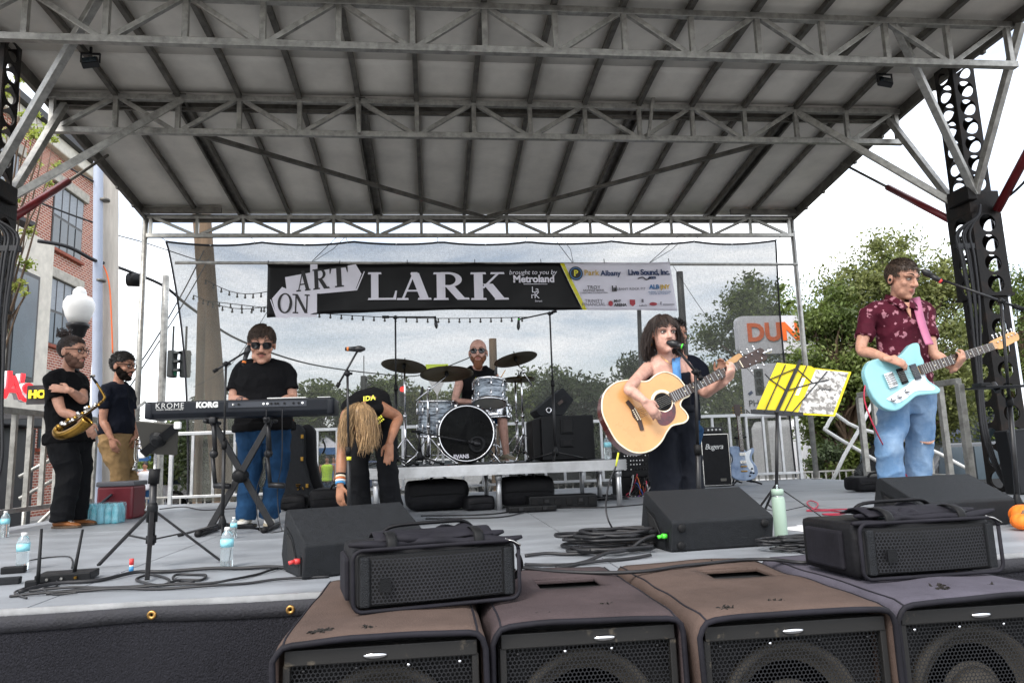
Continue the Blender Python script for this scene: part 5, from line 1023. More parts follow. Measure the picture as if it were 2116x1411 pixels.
for k in range(51):
    if k % 7 not in (1, 4): m.box((.07+(k+1)*(KW-.14)/52, .185, .096), (.012, .09, .016))
m.obj('black_keys', 'black_plastic', kb)
m = M(); m.T = KT; m.box((.92, -.006, .085), (.60, .006, .044)); m.obj('jack_panel', 'kb_panel', kb)
for k, x in enumerate((.66, .70, .89, .92, .95, .98, 1.0, 1.05, 1.12, 1.16, 1.19)):
    m = M(); m.T = KT; m.lathe([(.006, 0), (.009, .002), (.009, .006)], 10, mat=Matrix.Rotation(R(90), 4, 'X'), c=(x, -.010, .088)); m.obj('socket', 'chrome' if k in (0, 2, 3, 10) else 'black_plastic', kb)
m = M(); m.T = KT; m.box((1.06, .06, .133), (.3, .09, .008)); m.box((1.35, .06, .133), (.1, .07, .006)); m.obj('tablet_on_top', 'white_plastic', kb)
for txt, px, py, sz, b in (('KROME', 351, 841, .060, -.0008), ('KORG', 428, 840, .058, .0035)):
    p = KT @ V((KT.inverted() @ aY(px, py, 5.86)).x, -.006, .090); lettering('logo', txt, p, KT.to_3x3() @ V(1, 0, 0), V(0, 0, 1), sz, 'white_plastic', kb, .001, 'CENTER', 1.02 if txt == 'KORG' else 1.12, 0, b)
lettering('small_logo', 'MUSIC WORKSTATION', KT @ V((KT.inverted() @ aY(351, 850, 5.86)).x, -.006, .062), KT.to_3x3() @ V(1, 0, 0), V(0, 0, 1), .016, 'white_plastic', kb, .001, 'CENTER', 1.25)
xs_ = thing('keyboard_stand', 'black folding cross stand under the keyboard', 'keyboard stand', V(-1.5, 5.98, 0))
zt_ = aY(470, 868, 5.98).z-.01
A0 = V(aY(432, 1090, 5.96).x, 5.96, .03); A1 = V(aY(560, 868, 5.96).x, 5.96, zt_); B0 = V(aY(562, 1088, 6.03).x, 6.03, .03); B1 = V(aY(440, 868, 6.03).x, 6.03, zt_)
for a, b in ((A0, A1), (B0, B1)):
    m = M(); m.bar(a, b, .05, .03, (0, 1, 0)); m.obj('cross_arm', 'black_metal', xs_, bev=.005)
    m = M(); m.tube([a+V(0, -.24, -.008), a+V(0, .24, -.008)], .02, 12); q = m.obj('foot_bar', 'black_metal', xs_, smooth=True); m = M(); m.tube([a+V(0, -.28, -.006), a+V(0, -.22, -.006)], .024, 12); m.obj('rubber_foot', 'rubber', q, smooth=True)
    m = M(); m.tube([b+V(0, -.2, .0), b+V(0, .18, .0)], .018, 12); m.obj('support_bar', 'black_metal', xs_, smooth=True)
m = M(); c = A0.lerp(A1, .48); m.lathe([(.05, -.06), (.055, -.02), (.055, .06), (.03, .08)], 18, mat=Matrix.Rotation(R(90), 4, 'X'), c=c+V(0, .05, 0)); m.obj('pivot_disc', 'black_plastic', xs_, smooth=True)
for px in (441, 553):
    p = aY(px, 868, 5.84); m = M(); m.box(p+V(0, 0, .0), (.05, .08, .05), bev=.01); m.tube([p, p+V(.02, 0, -.25)], .018, 8); m.tube([p+V(.0, 0, -.27), p+V(.03, 0, -.52)], .016, 8); m.ell(p+V(.01, 0, -.26), .034, n=10, m=6); m.tube([p+V(.02, 0, -.5), p+V(.14, -.02, -.51)], .022, 8); m.obj('side_arm', 'black_metal', xs_, smooth=True)

# tablet on a tripod speaker stand, seen from behind
tb = V(aY(312, 1120, 4.12).x, 4.12, 0); ts = thing('tablet_stand', 'black tripod stand with tablet holder at the front left of the stage', 'tripod stand', tb)
tt = aY(322, 905, 4.12); m = M(); m.tube([tb+V(0, 0, .12), tb+V(0, 0, .46)], .019, 12); m.obj('lower_tube', 'black_metal', ts, smooth=True)
m = M(); m.tube([tb+V(0, 0, .44), tb+V(.004, 0, .52)], .028, 12); m.obj('clutch', 'rubber', ts, smooth=True); m = M(); m.tube([tb+V(.004, 0, .5), tb+V(.006, 0, .56), tt+V(0, -.01, .0)], .009, 8, 6); m.obj('gooseneck', 'chrome', ts, smooth=True)
m = M(); m.lathe([(.028, .24), (.028, .32), (.022, .34)], 12, c=tb); m.obj('leg_collar', 'black_plastic', ts, smooth=True); m = M(); m.lathe([(.026, .13), (.026, .17)], 12, c=tb); m.obj('brace_collar', 'black_plastic', ts, smooth=True)
for px, py in ((203, 1172), (455, 1162), (290, 1208)):
    e = fl(px, py) if py < 1200 else V(fl(290, 1208).x, 3.66, 0); e = V(e.x, e.y, .012); m = M(); m.bar(tb+(e-tb).normalized()*.02+V(0, 0, .29), e, .022, .012); m.obj('leg', 'black_metal', ts, bev=.002)
    d = (e-tb).normalized(); m = M(); m.bar(tb+V(0, 0, .15)+d*.02, tb.lerp(e, .42)+V(0, 0, .165), .014, .008); m.obj('brace', 'black_metal', ts)
tabt = thing('tablet', 'grey tablet in a holder seen from behind on its tripod stand', 'tablet', tt); P4 = [aY(279, 870, 4.02), aY(368, 878, 4.0), aY(365, 941, 4.10), aY(295, 938, 4.12)]
m = M(); nn = (P4[1]-P4[0]).cross(P4[3]-P4[0]).normalized(); nn = nn if nn.y > 0 else -nn; m.add(P4+[p+nn*.012 for p in P4], [(0, 1, 2, 3), (7, 6, 5, 4), (0, 4, 5, 1), (1, 5, 6, 2), (2, 6, 7, 3), (3, 7, 4, 0)]); m.obj('back', 'tablet_grey', tabt, bev=.004)
cc = sum(P4, V(0, 0, 0))/4
m = M(); m.bar(P4[1].lerp(cc, .1)-nn*.012, P4[3].lerp(cc, .1)-nn*.012, .045, .012, nn); m.lathe([(.045, -.01), (.035, .01), (.02, .02)], 18, mat=(-nn).to_track_quat('Z', 'Y').to_matrix().to_4x4(), c=cc-nn*.014); m.obj('holder', 'black_plastic', tabt)
for p in (P4[1], P4[3]): m = M(); m.box(p-nn*.004, (.035, .03, .04), bev=.01); m.obj('corner_clip', 'white_plastic', tabt)
# ------------------------------------------------------------------ drum riser
RX_0, RX_1, RY_0, RY_1 = -.60, 1.84, 6.87, 8.75
rs_ = thing('drum_riser', 'low aluminium drum riser platform on round legs', 'riser', (.62, 7.8, 0))
m = M(); m.box(((RX_0+RX_1)/2, (RY_0+RY_1)/2, .432), (RX_1-RX_0-.01, RY_1-RY_0-.01, .016)); m.obj('platform_board', 'black_plastic', rs_)
for a, b in (((RX_0, RY_0), (RX_1, RY_0)), ((RX_1, RY_0), (RX_1, RY_1)), ((RX_1, RY_1), (RX_0, RY_1)), ((RX_0, RY_1), (RX_0, RY_0))):
    m = M(); m.bar((a[0], a[1], .388), (b[0], b[1], .388), .03, .10)
    d = (Vector((b[0], b[1], 0))-Vector((a[0], a[1], 0))); nrm = V(d.y, -d.x, 0).normalized()
    for k in range(4): m.bar(Vector((a[0], a[1], .352+.024*k))+nrm*.016, Vector((b[0], b[1], .352+.024*k))+nrm*.016, .008, .008)
    m.obj('edge_beam', 'aluminium', rs_)
for x, y in ((RX_1-.06, RY_0+.05), (RX_0+.06, RY_0+.05), (RX_1-.06, RY_1-.06), (RX_0+.06, RY_1-.06), (RX_1-.06, 7.75), (RX_0+.06, 7.75), (.62, 7.0), (.62, RY_1-.06)):
    m = M(); m.tube([(x, y, .001), (x, y, .34)], .027, 14); m.lathe([(.034, .28), (.034, .34)], 14, c=(x, y, 0)); m.obj('leg', 'aluminium', rs_, smooth=True)

# ------------------------------------------------------------------ drum kit
def drum(name, lab, c, axis, r, L, parent, hoops='chrome', nl=8, head='drum_head', shell='pearl'):
    q = Vector(axis).normalized().to_track_quat('Z', 'Y').to_matrix().to_4x4(); c = Vector(c)
    m = M(); m.lathe([(r, -L/2), (r, L/2)], 36, mat=q, c=c, cap=False); o = m.obj(name, shell, parent, smooth=True)
    for s_ in (-1, 1):
        m = M(); z = s_*L/2; m.lathe([(r+.002, z-s_*.022), (r+.012, z-s_*.022), (r+.014, z), (r+.012, z+s_*.008), (r, z+s_*.008)], 36, mat=q, c=c, cap=False); m.obj('hoop', hoops, o, smooth=True)
        m = M(); m.lathe([(0.0, z+s_*.002), (r*.99, z+s_*.002)], 36, mat=q, c=c); m.obj('drum_head', head if s_ > 0 else 'drum_head', o)
    for k in range(nl):
        a = 2*math.pi*k/nl+.2; d = (q.to_3x3() @ V(math.cos(a), math.sin(a), 0)); ax = q.to_3x3() @ V(0, 0, 1)
        for s_ in (-1, 1):
            m = M(); p = c+d*(r+.012); m.tube([p+ax*(s_*L*.16), p+ax*(s_*L*.3)], .010, 8, round_=True); m.tube([p+ax*(s_*L*.3)+d*.006, p+ax*(s_*L/2)+d*.006], .004, 6); m.obj('tension_lug', 'chrome', o, smooth=True)
    return o
dk = thing('drum_kit', 'blue pearl drum kit with bronze cymbals on the riser', 'drum kit', (.6, 7.6, zR))
bc = aY(962, 897, 7.32); bc.z = .742; bd_ax = V(-.05, -1, .03)
o = drum('bass_drum', '', bc+V(.02, .22, 0), bd_ax, .285, .42, dk, 'hoop_dark', 10, 'drum_head_black')
f_ = bc+V(.02, .22, 0)+bd_ax.normalized()*.216; rot = bd_ax.normalized().to_track_quat('Z', 'Y').to_matrix().to_4x4()
m = M(); m.lathe([(.272, .004), (.278, .008), (.284, .004)], 40, mat=rot, c=f_, cap=False); m.obj('head_rim', 'chrome', o, smooth=True)
pc = aY(986, 918, f_.y-.01); m = M(); m.lathe([(.055, 0), (.058, .006), (.085, .006), (.088, 0)], 30, mat=rot, c=pc+V(0, -.006, 0), cap=False); m.obj('port_ring', 'black_plastic', o, smooth=True); m = M(); m.lathe([(0, .0), (.055, 0.0)], 24, mat=rot, c=pc+V(0, -.007, 0)); m.obj('port_hole', 'speaker_inside', o)
lettering('head_print', 'EVANS', aY(953, 943, f_.y-.012), V(1, 0, 0), V(0, 0, 1), .052, 'banner_white', o, .0008, 'CENTER', 1.0, 0, .002)
for s_ in (-1, 1):
    m = M(); p = bc+V(s_*.22, .1, -.12); m.tube([p, p+V(s_*.12, -.12, -.18)], .009, 8); m.obj('spur', 'chrome', o, smooth=True)
for k in range(8):
    a = R(20+45*k); d = V(math.cos(a), 0, math.sin(a)); p = f_+d*.298; m = M(); m.box(p+V(0, .03, 0), (.022, .05, .022), bev=.005); m.obj('claw_hook', 'chrome', o)
ftc = aY(903, 866, 7.8); o = drum('floor_tom', '', ftc, V(.02, -.03, 1), .20, .38, dk, 'chrome', 8)
for k in range(3):
    a = R(250+120*k); p = V(ftc.x+math.cos(a)*.225, ftc.y+math.sin(a)*.225, 0); m = M(); m.tube([p+V(0, 0, ftc.z+.05), p+V(0, 0, zR+.10), p+V(math.cos(a)*.04, math.sin(a)*.04, zR+.012)], .008, 8); m.obj('leg', 'chrome', o, smooth=True)
rtc = aY(1012, 812, 7.55); o = drum('rack_tom', '', rtc, V(.06, .30, 1), .168, .235, dk, 'chrome', 8)
m = M(); m.tube([bc+V(.12, .3, .28), rtc+V(-.0, .05, -.1)], .013, 10); m.tube([rtc+V(0, -.05, -.16), rtc+V(.02, .12, -.2)], .009, 8); m.obj('tom_mount', 'chrome', o, smooth=True)
sn = V(rtc.x+.08, 8.0, .98); o = drum('snare_drum', '', sn+V(.0, -.05, 0), V(0, .1, 1), .178, .14, dk, 'chrome', 8, shell='chrome')
m = M(); m.tube([V(sn.x, 7.95, zR+.05), V(sn.x, 7.95, .9)], .012, 8)
for k in range(3): a = R(30+120*k); m.tube([V(sn.x, 7.95, zR+.2), V(sn.x+.25*math.cos(a), 7.95+.25*math.sin(a), zR+.015)], .009, 8)
m.obj('snare_stand', 'chrome', o, smooth=True)
def cymbal(c, r, tilt, base, boomed=None, ang=.3, hh=False, nm='cymbal'):
    c = Vector(c); q = Vector(tilt).normalized().to_track_quat('Z', 'Y').to_matrix().to_4x4()
    m = M(); pr_ = [(0, .030), (.02, .028), (.04, .016), (.06, .010), (r*.5, .002), (r*.85, -.010), (r, -.016), (r, -.0175), (r*.85, -.0115), (r*.5, .0005), (.06, .0085), (.04, .0145), (.0, .0285)]
    m.lathe(pr_, 48, mat=q, c=c); o = m.obj(nm, 'cymbal', dk, smooth=True)
    if hh: m = M(); m.lathe([(x, -z-.012) for x, z in pr_], 48, mat=q, c=c); m.obj('bottom_cymbal', 'cymbal', o, smooth=True)
    m = M(); m.lathe([(.018, .03), (.018, .045), (.006, .05), (.006, .08)], 12, mat=q, c=c); m.lathe([(.018, .012), (.022, -.02), (.01, -.04)], 12, mat=q, c=c); m.obj('felt_and_nut', 'black_plastic', o, smooth=True)
    base = Vector(base); top = Vector(boomed) if boomed is not None else c-V(0, 0, .03)
    st_ = M(); mid = base+V(0, 0, (top.z-base.z)*.5); st_.tube([base+V(0, 0, .08), mid], .0145, 10); st_.tube([mid, V(base.x, base.y, top.z)], .010, 10); st_.tube([mid-V(0, 0, .02), mid+V(0, 0, .02)], .02, 10)
    if boomed is not None:
        d = (c-top).normalized(); st_.tube([top-d*.18, c-V(0, 0, .03)], .008, 8); st_.ell(top, .024, n=10, m=8)
    so_ = st_.obj('stand', 'chrome', o, smooth=True)
    for k in range(3):
        a = ang+2*math.pi*k/3; d = V(math.cos(a), math.sin(a), 0); m = M(); m.tube([base+V(0, 0, .30), base+d*.17+V(0, 0, .1), base+d*.30+V(0, 0, .013)], .008, 8); m.tube([base+V(0, 0, .10), base+d*.17+V(0, 0, .10)], .005, 6); m.tube([base+d*.28+V(0, 0, .016), base+d*.31+V(0, 0, .013)], .0125, 8); m.obj('tripod_leg', 'chrome', o, smooth=True)
def rb(px, Y): return V(aY(px, 940, Y).x, Y, zR)
cymbal(aY(835, 754, 7.75), .245, V(.13, .20, 1), rb(838, 7.75), ang=.5)
cymbal(aY(923, 770, 7.35), .275, V(-.01, .20, 1), rb(886, 7.35), boomed=aY(887, 803, 7.35), ang=1.7)
cymbal(aY(1065, 740, 7.8), .245, V(-.18, .20, 1), rb(1083, 7.8), boomed=aY(1082, 768, 7.8), ang=.1)
cymbal(aY(1072, 783, 7.95), .18, V(.0, .04, 1), rb(1070, 7.95), hh=True, ang=.9, nm='hi_hat')
# pedal, stool, kick microphone
m = M(); p = rb(1052, 7.75); m.box(p+V(0, .0, .03), (.10, .28, .02), Matrix.Rotation(R(12), 3, 'X'), bev=.005); m.box(p+V(0, .12, .008), (.12, .2, .014)); m.obj('hi_hat_pedal', 'chrome', dk)
th_ = thing('drum_stool', 'round black padded stool under the drummer', 'stool', (aY(985, 940, 8.25).x, 8.3, zR)); sx = th_.location.x
m = M(); m.lathe([(.0, .12), (.15, .12), (.165, .10), (.165, .04), (.14, .02), (0, .02)], 24, c=(sx, 8.3, .84)); m.obj('seat', 'rubber', th_, smooth=True); m = M(); m.tube([(sx, 8.3, zR+.1), (sx, 8.3, .86)], .016, 10); m.obj('post', 'chrome', th_)
for k in range(3): a = R(90+120*k); m = M(); m.tube([(sx, 8.3, zR+.25), (sx+.25*math.cos(a), 8.3+.25*math.sin(a), zR+.013)], .012, 8); m.obj('leg', 'chrome', th_)
ks = rb(868, 7.05); mic_stand('short black boom stand aimed at the bass drum', ks, aY(866, 893, 7.05), aY(975, 914, 7.02), aY(850, 890, 7.05), .22, ang0=.0)
microphone(aY(990, 918, 7.03), aY(972, 913, 7.02)-aY(990, 918, 7.03), 'black microphone on short boom in the bass drum port', 'black_plastic', .11, thick=.03, grp='drum microphones')
for px, py, Y, lab in ((873, 810, 7.65, 'small black clip microphone on the floor tom rim'), (1026, 768, 7.45, 'small black clip microphone standing on the rack tom rim')):
    c = aY(px, py, Y); t = thing('clip_microphone', lab, 'microphone', c, 'drum clip microphones'); m = M(); m.tube([c+V(.0, 0, .05), c+V(-.01, 0, -.02)], [.012, .018], 10, round_=True); m.obj('capsule', 'black_metal', t, smooth=True); m = M(); m.tube([c+V(-.01, 0, -.02), c+V(-.02, 0, -.06), c+V(.0, .02, -.09)], .008, 6, 4); m.obj('clip', 'black_plastic', t, smooth=True)

# ------------------------------------------------------------------ boxes right of the drums
sb = thing('drum_monitor_speaker', 'large black speaker cabinet standing on the riser right of the drums', 'speaker', (1.4, 7.55, zR))
x0, x1 = aY(1120, 900, 7.3).x, aY(1229, 900, 7.3).x; zt2 = .90
m = M(); m.box(((x0+x1)/2, 7.6, (zt2+zR)/2+.002), (x1-x0, .56, zt2-zR-.004), bev=.012); m.obj('cabinet', 'black_plastic', sb, smooth=False)
m = M(); m.box((x0-.04, 7.62, (zt2+zR)/2-.006), (.10, .5, zt2-zR-.05), bev=.02); m.obj('front_baffle', 'rubber', sb)
for py, h in ((880, .13), (915, .055)):
    c = aY(1172, py, 7.31); m = M(); m.box((c.x, 7.315, c.z), (.14, .02, h+.03), bev=.008); q = m.obj('handle_plate', 'black_plastic', sb); m = M(); m.box((c.x, 7.303, c.z), (.095, .012, h), bev=.005); m.obj('handle_recess', 'speaker_inside', q)
m = M(); m.lathe([(.02, -.02), (.045, -.02), (.045, .02), (.02, .02)], 18, mat=Matrix.Rotation(R(20), 4, 'X'), c=(x1+.05, 7.7, .80), cap=False); m.obj('castor', 'rubber', sb, smooth=True)
wd_ = thing('tilted_wedge', 'black wedge monitor propped on edge on top of the big speaker', 'stage monitor', (1.3, 7.55, zt2))
pts = [aY(x, y, 7.35) for x, y in ((1107, 847), (1116, 859), (1164, 857.5), (1186, 825), (1163, 800))]; dz = zt2+.002-min(p.z for p in pts); m = M(); m.loft([[p+V(0, dy, dz) for p in pts] for dy in (0, .5)]); m.obj('cabinet', 'tolex', wd_, bev=.006)
c = aY(1134, 847, 7.34)+V(0, 0, dz); m = M(); m.lathe([(.018, 0), (.022, .006), (.03, .006), (.03, 0)], 20, mat=Matrix.Rotation(R(90), 4, 'X'), c=c, cap=False); m.obj('jack_socket', 'chrome', wd_, smooth=True)
c = aY(1158, 831, 7.34)+V(0, 0, dz); m = M(); m.box(c, (.10, .008, .055), Matrix.Rotation(R(-38), 3, 'Y')); q = m.obj('handle_plate', 'black_plastic', wd_); m = M(); m.box(c+V(0, -.006, 0), (.055, .006, .03), Matrix.Rotation(R(-38), 3, 'Y')); m.obj('handle_recess', 'rosewood', q)

# ------------------------------------------------------------------ black bags and cases under and round the riser
def soft_case(lab, c, sz, rz=0, name='gear_bag', mt='nylon_black', cat='bag', hd=True, d=.03):
    c = Vector(c); t = thing(name, lab, cat, c-V(0, 0, sz[2]/2)); Rm = Matrix.Rotation(rz, 3, 'Z')
    m = M(); m.box(c, sz, Rm, bev=min(sz)*.3); o = m.obj('body', mt, t, smooth=True, sub=2, disp=d, ds=.16)
    m = M(); m.tube([c+Rm @ V(-sz[0]/2*.9, -sz[1]/2*.98, .0), c+Rm @ V(0, -sz[1]/2*1.03, .01), c+Rm @ V(sz[0]/2*.9, -sz[1]/2*.98, 0)], .006, 6, 6); m.obj('zip', 'rubber', t, smooth=True)
    if hd: m = M(); m.tube([c+Rm @ V(-.08, -sz[1]*.4, sz[2]/2*.9), c+Rm @ V(-.05, -sz[1]*.45, sz[2]/2+.03), c+Rm @ V(.05, -sz[1]*.45, sz[2]/2+.03), c+Rm @ V(.08, -sz[1]*.4, sz[2]/2*.9)], .012, 7, 4); m.obj('handle', 'rubber', t, smooth=True)
    return t
soft_case('bulky black drum bag under the left half of the riser', (.02, 7.42, .155), (.62, .55, .30), .1)
soft_case('round black drum bag under the middle of the riser', (.93, 7.35, .155), (.56, .5, .30), -.1)
soft_case('small black bag lying beside the bulky bag under the riser', (.42, 7.15, .07), (.28, .3, .14), .2, hd=False)
def hard_case(lab, c, sz, rz=0, ribs=5, name='plastic_case'):
    c = Vector(c); t = thing(name, lab, 'case', c-V(0, 0, sz[2]/2)); Rm = Matrix.Rotation(rz, 3, 'Z'); m = M(); m.box(c, sz, Rm, bev=.012); m.obj('shell', 'black_plastic', t)
    for k in range(ribs): x = -sz[0]/2+sz[0]*(k+.5)/ribs; m = M(); m.box(c+Rm @ V(x, -sz[1]/2-.004, 0), (sz[0]/ribs*.55, .012, sz[2]*.55), Rm, bev=.003); m.obj('rib', 'rubber', t)
    for k in (-.25, .25): m = M(); m.box(c+Rm @ V(sz[0]*k, -sz[1]/2-.014, sz[2]*.1), (.04, .01, .03), Rm); m.obj('latch', 'black_metal', t)
    return t
hard_case('long ribbed black hardware case on the floor under the riser edge', (1.22, 6.98, .062), (.66, .22, .12), .03, 6)
hard_case('low black case lying in front of the ribbed hardware case', (.88, 6.66, .03), (.44, .2, .055), .05, 4)
# guitar case standing behind the keyboard player
gc = thing('guitar_case', 'black hardshell guitar case standing upright behind the keyboard player', 'guitar case', V(aY(612, 1040, 8.4).x, 8.45, 0))
ol = [(603, 872), (618, 872), (628, 885), (629, 950), (637, 985), (646, 1010), (640, 1046), (582, 1046), (578, 1010), (588, 980), (596, 950), (594, 885)]
gp = [aY(x, y, 8.4) for x, y in ol]; mz = min(p.z for p in gp); m = M(); m.loft([[V(p.x, 8.4+dy, p.z-mz+.003) for p in gp] for dy in (0, .14)]); m.obj('shell', 'tolex', gc, bev=.02)
for z in (.25, .55, .8): m = M(); m.box((gc.location.x+.09*(1 if z < .5 else .35)+.03, 8.39, z), (.03, .02, .045), bev=.004); m.obj('latch', 'gold', gc)
m = M()
for P_ in (((611, 1001), (621, 1001)), ((612, 1004), (618, 1005), (614, 1008), (619, 1009), (615, 1012)), ((625, 1006), (627, 1011))): m.tube([aY(x, y, 8.392) for x, y in P_], .006, 5)
m.obj('case_print', 'gold', gc)
m = M(); pp = [p+V(.09, .16, .06) for p in gp]; gc2 = thing('guitar_case', 'second black guitar case leaning behind the upright one', 'guitar case', V(gc.location.x+.1, 8.65, 0)); m.loft([[V(p.x, 8.60+dy, p.z-min(q.z for q in pp)+.003) for p in pp] for dy in (0, .14)]); m.obj('shell', 'nylon_black', gc2, bev=.02); m = M(); m.tube([V(gc2.location.x+.16, 8.58, .6), V(gc2.location.x+.19, 8.56, .68), V(gc2.location.x+.16, 8.58, .76)], .01, 6, 4); m.obj('handle', 'rubber', gc2)
oc = soft_case('open black instrument bag on the floor left of the bending woman', (-1.02, 8.15, .12), (.62, .40, .23), .03, d=.02)
soft_case('black drawstring bag at the foot of the guitar case', (-1.52, 8.2, .09), (.3, .22, .17), 0, hd=False)
soft_case('small flat black case on the deck behind the guitarist\'s feet', (4.62, 7.35, .085), (.42, .30, .16), .05)

# ------------------------------------------------------------------ rack with patch cables
rk = thing('mixer_rack', 'black rack mixer bristling with coloured patch cables behind the singer', 'mixer', (2.35, 8.3, 0)); c0 = aY(1285, 935, 8.2); c1 = aY(1395, 935, 8.2)
m = M(); m.box(((c0.x+c1.x)/2, 8.45, .36), (c1.x-c0.x, .45, .30), bev=.01); m.obj('mixer_body', 'black_plastic', rk)
m = M(); m.box(((c0.x+c1.x)/2, 8.45, .105), (c1.x-c0.x+.04, .45, .20), bev=.01); m.obj('stage_box', 'rubber', rk)
rnd = random.Random(12)
for k in range(34):
    for j in range(2):
        x = c0.x+.03+(c1.x-c0.x-.06)*(k % 17)/16; z = .30+.055*(k//17)+.10*j; m = M(); m.lathe([(.008, .0), (.010, .004), (.006, .014)], 8, mat=Matrix.Rotation(R(90), 4, 'X'), c=(x, 8.222, z)); m.obj('knob', rnd.choice(['chrome', 'black_metal', 'black_metal', 'white_plastic']), rk)
for k in range(26):
    x = c0.x+.02+(c1.x-c0.x-.04)*rnd.random(); z = rnd.uniform(.08, .22); x2 = x+rnd.gauss(0, .1); d = rnd.uniform(.06, .2)
    m = M(); m.tube([V(x, 8.21, z), V(x, 8.21-d*.7, z+.03), V((x+x2)/2, 8.21-d, rnd.uniform(.03, .12)), V(x2, 8.15-d*.5, .02), V(x2+rnd.gauss(0, .12), 8.0, .008)], .006, 6, 5); m.obj('patch_cable', rnd.choice(['cable']*7+['cord_white', 'cord_white', 'red_cable', 'cord_yellow', 'cord_blue', 'cord_orange', 'led_green']), rk, smooth=True)

# ------------------------------------------------------------------ bass amplifier behind the singer
am = thing('bass_amplifier', 'black speaker cabinet with a small amp head on top, behind the singer', 'amplifier', (3.85, 9.45, 0))
a0, a1 = aY(1445, 895, 9.3), aY(1505, 892, 9.3); zt3 = a0.z
m = M(); m.box(((a0.x+a1.x)/2, 9.5, zt3/2+.002), (a1.x-a0.x, .4, zt3-.004), bev=.01); m.obj('cabinet', 'tolex', am)
m = M(); m.box(((a0.x+a1.x)/2, 9.298, zt3/2), (a1.x-a0.x-.03, .012, zt3-.04)); m.obj('grille_cloth', 'nylon_black', am)
m = M(); w2 = (a1.x-a0.x)/2-.016; cx_ = (a0.x+a1.x)/2
for p, q in (((-w2, .02), (w2, .02)), ((w2, .02), (w2, zt3-.02)), ((w2, zt3-.02), (-w2, zt3-.02)), ((-w2, zt3-.02), (-w2, .02))): m.bar((cx_+p[0], 9.290, p[1]), (cx_+q[0], 9.290, q[1]), .008, .008, (0, 1, 0))
m.obj('piping', 'nickel', am); lettering('logo', 'Bugera', V(cx_-.02, 9.288, zt3*.74), V(1, 0, 0), V(0, 0, 1), .10, 'white_plastic', am, .001, 'CENTER', .9, .3)
m = M(); m.box((cx_+.08, 9.287, .09), (.08, .004, .035)); m.obj('badge', 'steel_dark', am)
m = M(); m.box((cx_+.02, 9.45, zt3+.04), (.26, .2, .075), bev=.01); q = m.obj('amp_head', 'black_metal', am)
for k in range(4): m = M(); m.lathe([(.013, 0), (.013, .012), (.009, .016)], 12, mat=Matrix.Rotation(R(90), 4, 'X'), c=(cx_-.06+.055*k, 9.349, zt3+.04)); m.obj('knob', 'white_plastic', q, smooth=True)

# ------------------------------------------------------------------ guitars
def outline(pts, k=6):
    q = spline([(x, y, 0) for x, y in pts]+[(pts[0][0], pts[0][1], 0)], k); return [(p.x, p.y) for p in q[:-1]]
def gbody(name, ol_, T, th, mt, parent, edge=None, bev=.006):
    m = M(); m.T = T; m.prism(ol_, V(0, 0, 0), V(1, 0, 0), V(0, 1, 0), 0, th); o = m.obj(name, mt if edge is None else edge, parent, bev=bev)
    if edge is not None: m = M(); m.T = T; m.prism([(a*.985, b*.985) for a, b in ol_], V(0, 0, 0.0), V(1, 0, 0), V(0, 1, 0), .003, 0); m.obj('top', mt, o)
    return o
def neck(T, x0, x1, w0, w1, parent, nfr, board='rosewood', back='mahogany', z=.006):
    m = M(); m.T = T; m.add([V(x0, -w0/2, z), V(x0, w0/2, z), V(x1, w1/2, z), V(x1, -w1/2, z), V(x0, -w0/2, z+.006), V(x0, w0/2, z+.006), V(x1, w1/2, z+.006), V(x1, -w1/2, z+.006)], [(0, 1, 2, 3), (7, 6, 5, 4), (0, 4, 5, 1), (1, 5, 6, 2), (2, 6, 7, 3), (3, 7, 4, 0)]); o = m.obj('fingerboard', board, parent)
    m = M(); m.T = T; m.tube([V(x0, 0, z-.0125), V(x1, 0, z-.0095)], [w0/2, w1/2], 12, flat=.45, upv=(0, 0, 1)); m.obj('neck_back', back, parent, smooth=True)
    L = (x1-x0); sc_l = L*1.42
    for k in range(1, nfr):
        x = x1 - sc_l*(1-2**(-k/12))
        if x < x0+.004: break
        wk = w1+(w0-w1)*(x1-x)/L; m = M(); m.T = T; m.bar(V(x, -wk/2, z+.0065), V(x, wk/2, z+.0065), .0024, .002); m.obj('fret', 'nickel', o)
        if k in (3, 5, 7, 9, 12, 15): xd = x+sc_l*(2**(-(k-1)/12)-2**(-k/12))/2; m = M(); m.T = T; m.lathe([(0, .0015), (.0035, .0015), (.0035, 0)], 10, c=(xd, 0, z+.006)); m.obj('inlay', 'binding', o)
    return o
def strings(T, xa, xb, wa, wb, z, par, n=6):
    for k in range(n):
        f = k/(n-1)-.5; m = M(); m.T = T; m.tube([V(xa, wa*f, z), V(xb, wb*f, z)], .0009, 4); m.obj('string', 'nickel', par)
def axis_T(p_end, p_head, L, facing):
    """Frame of a guitar: local x along the strings from the body end to the headstock, z out of its top."""
    x = (p_head-p_end).normalized(); z = (facing-x*facing.dot(x)).normalized(); y = z.cross(x)
    return Matrix(((x.x, y.x, z.x, p_end.x), (x.y, y.y, z.y, p_end.y), (x.z, y.z, z.z, p_end.z), (0, 0, 0, 1)))
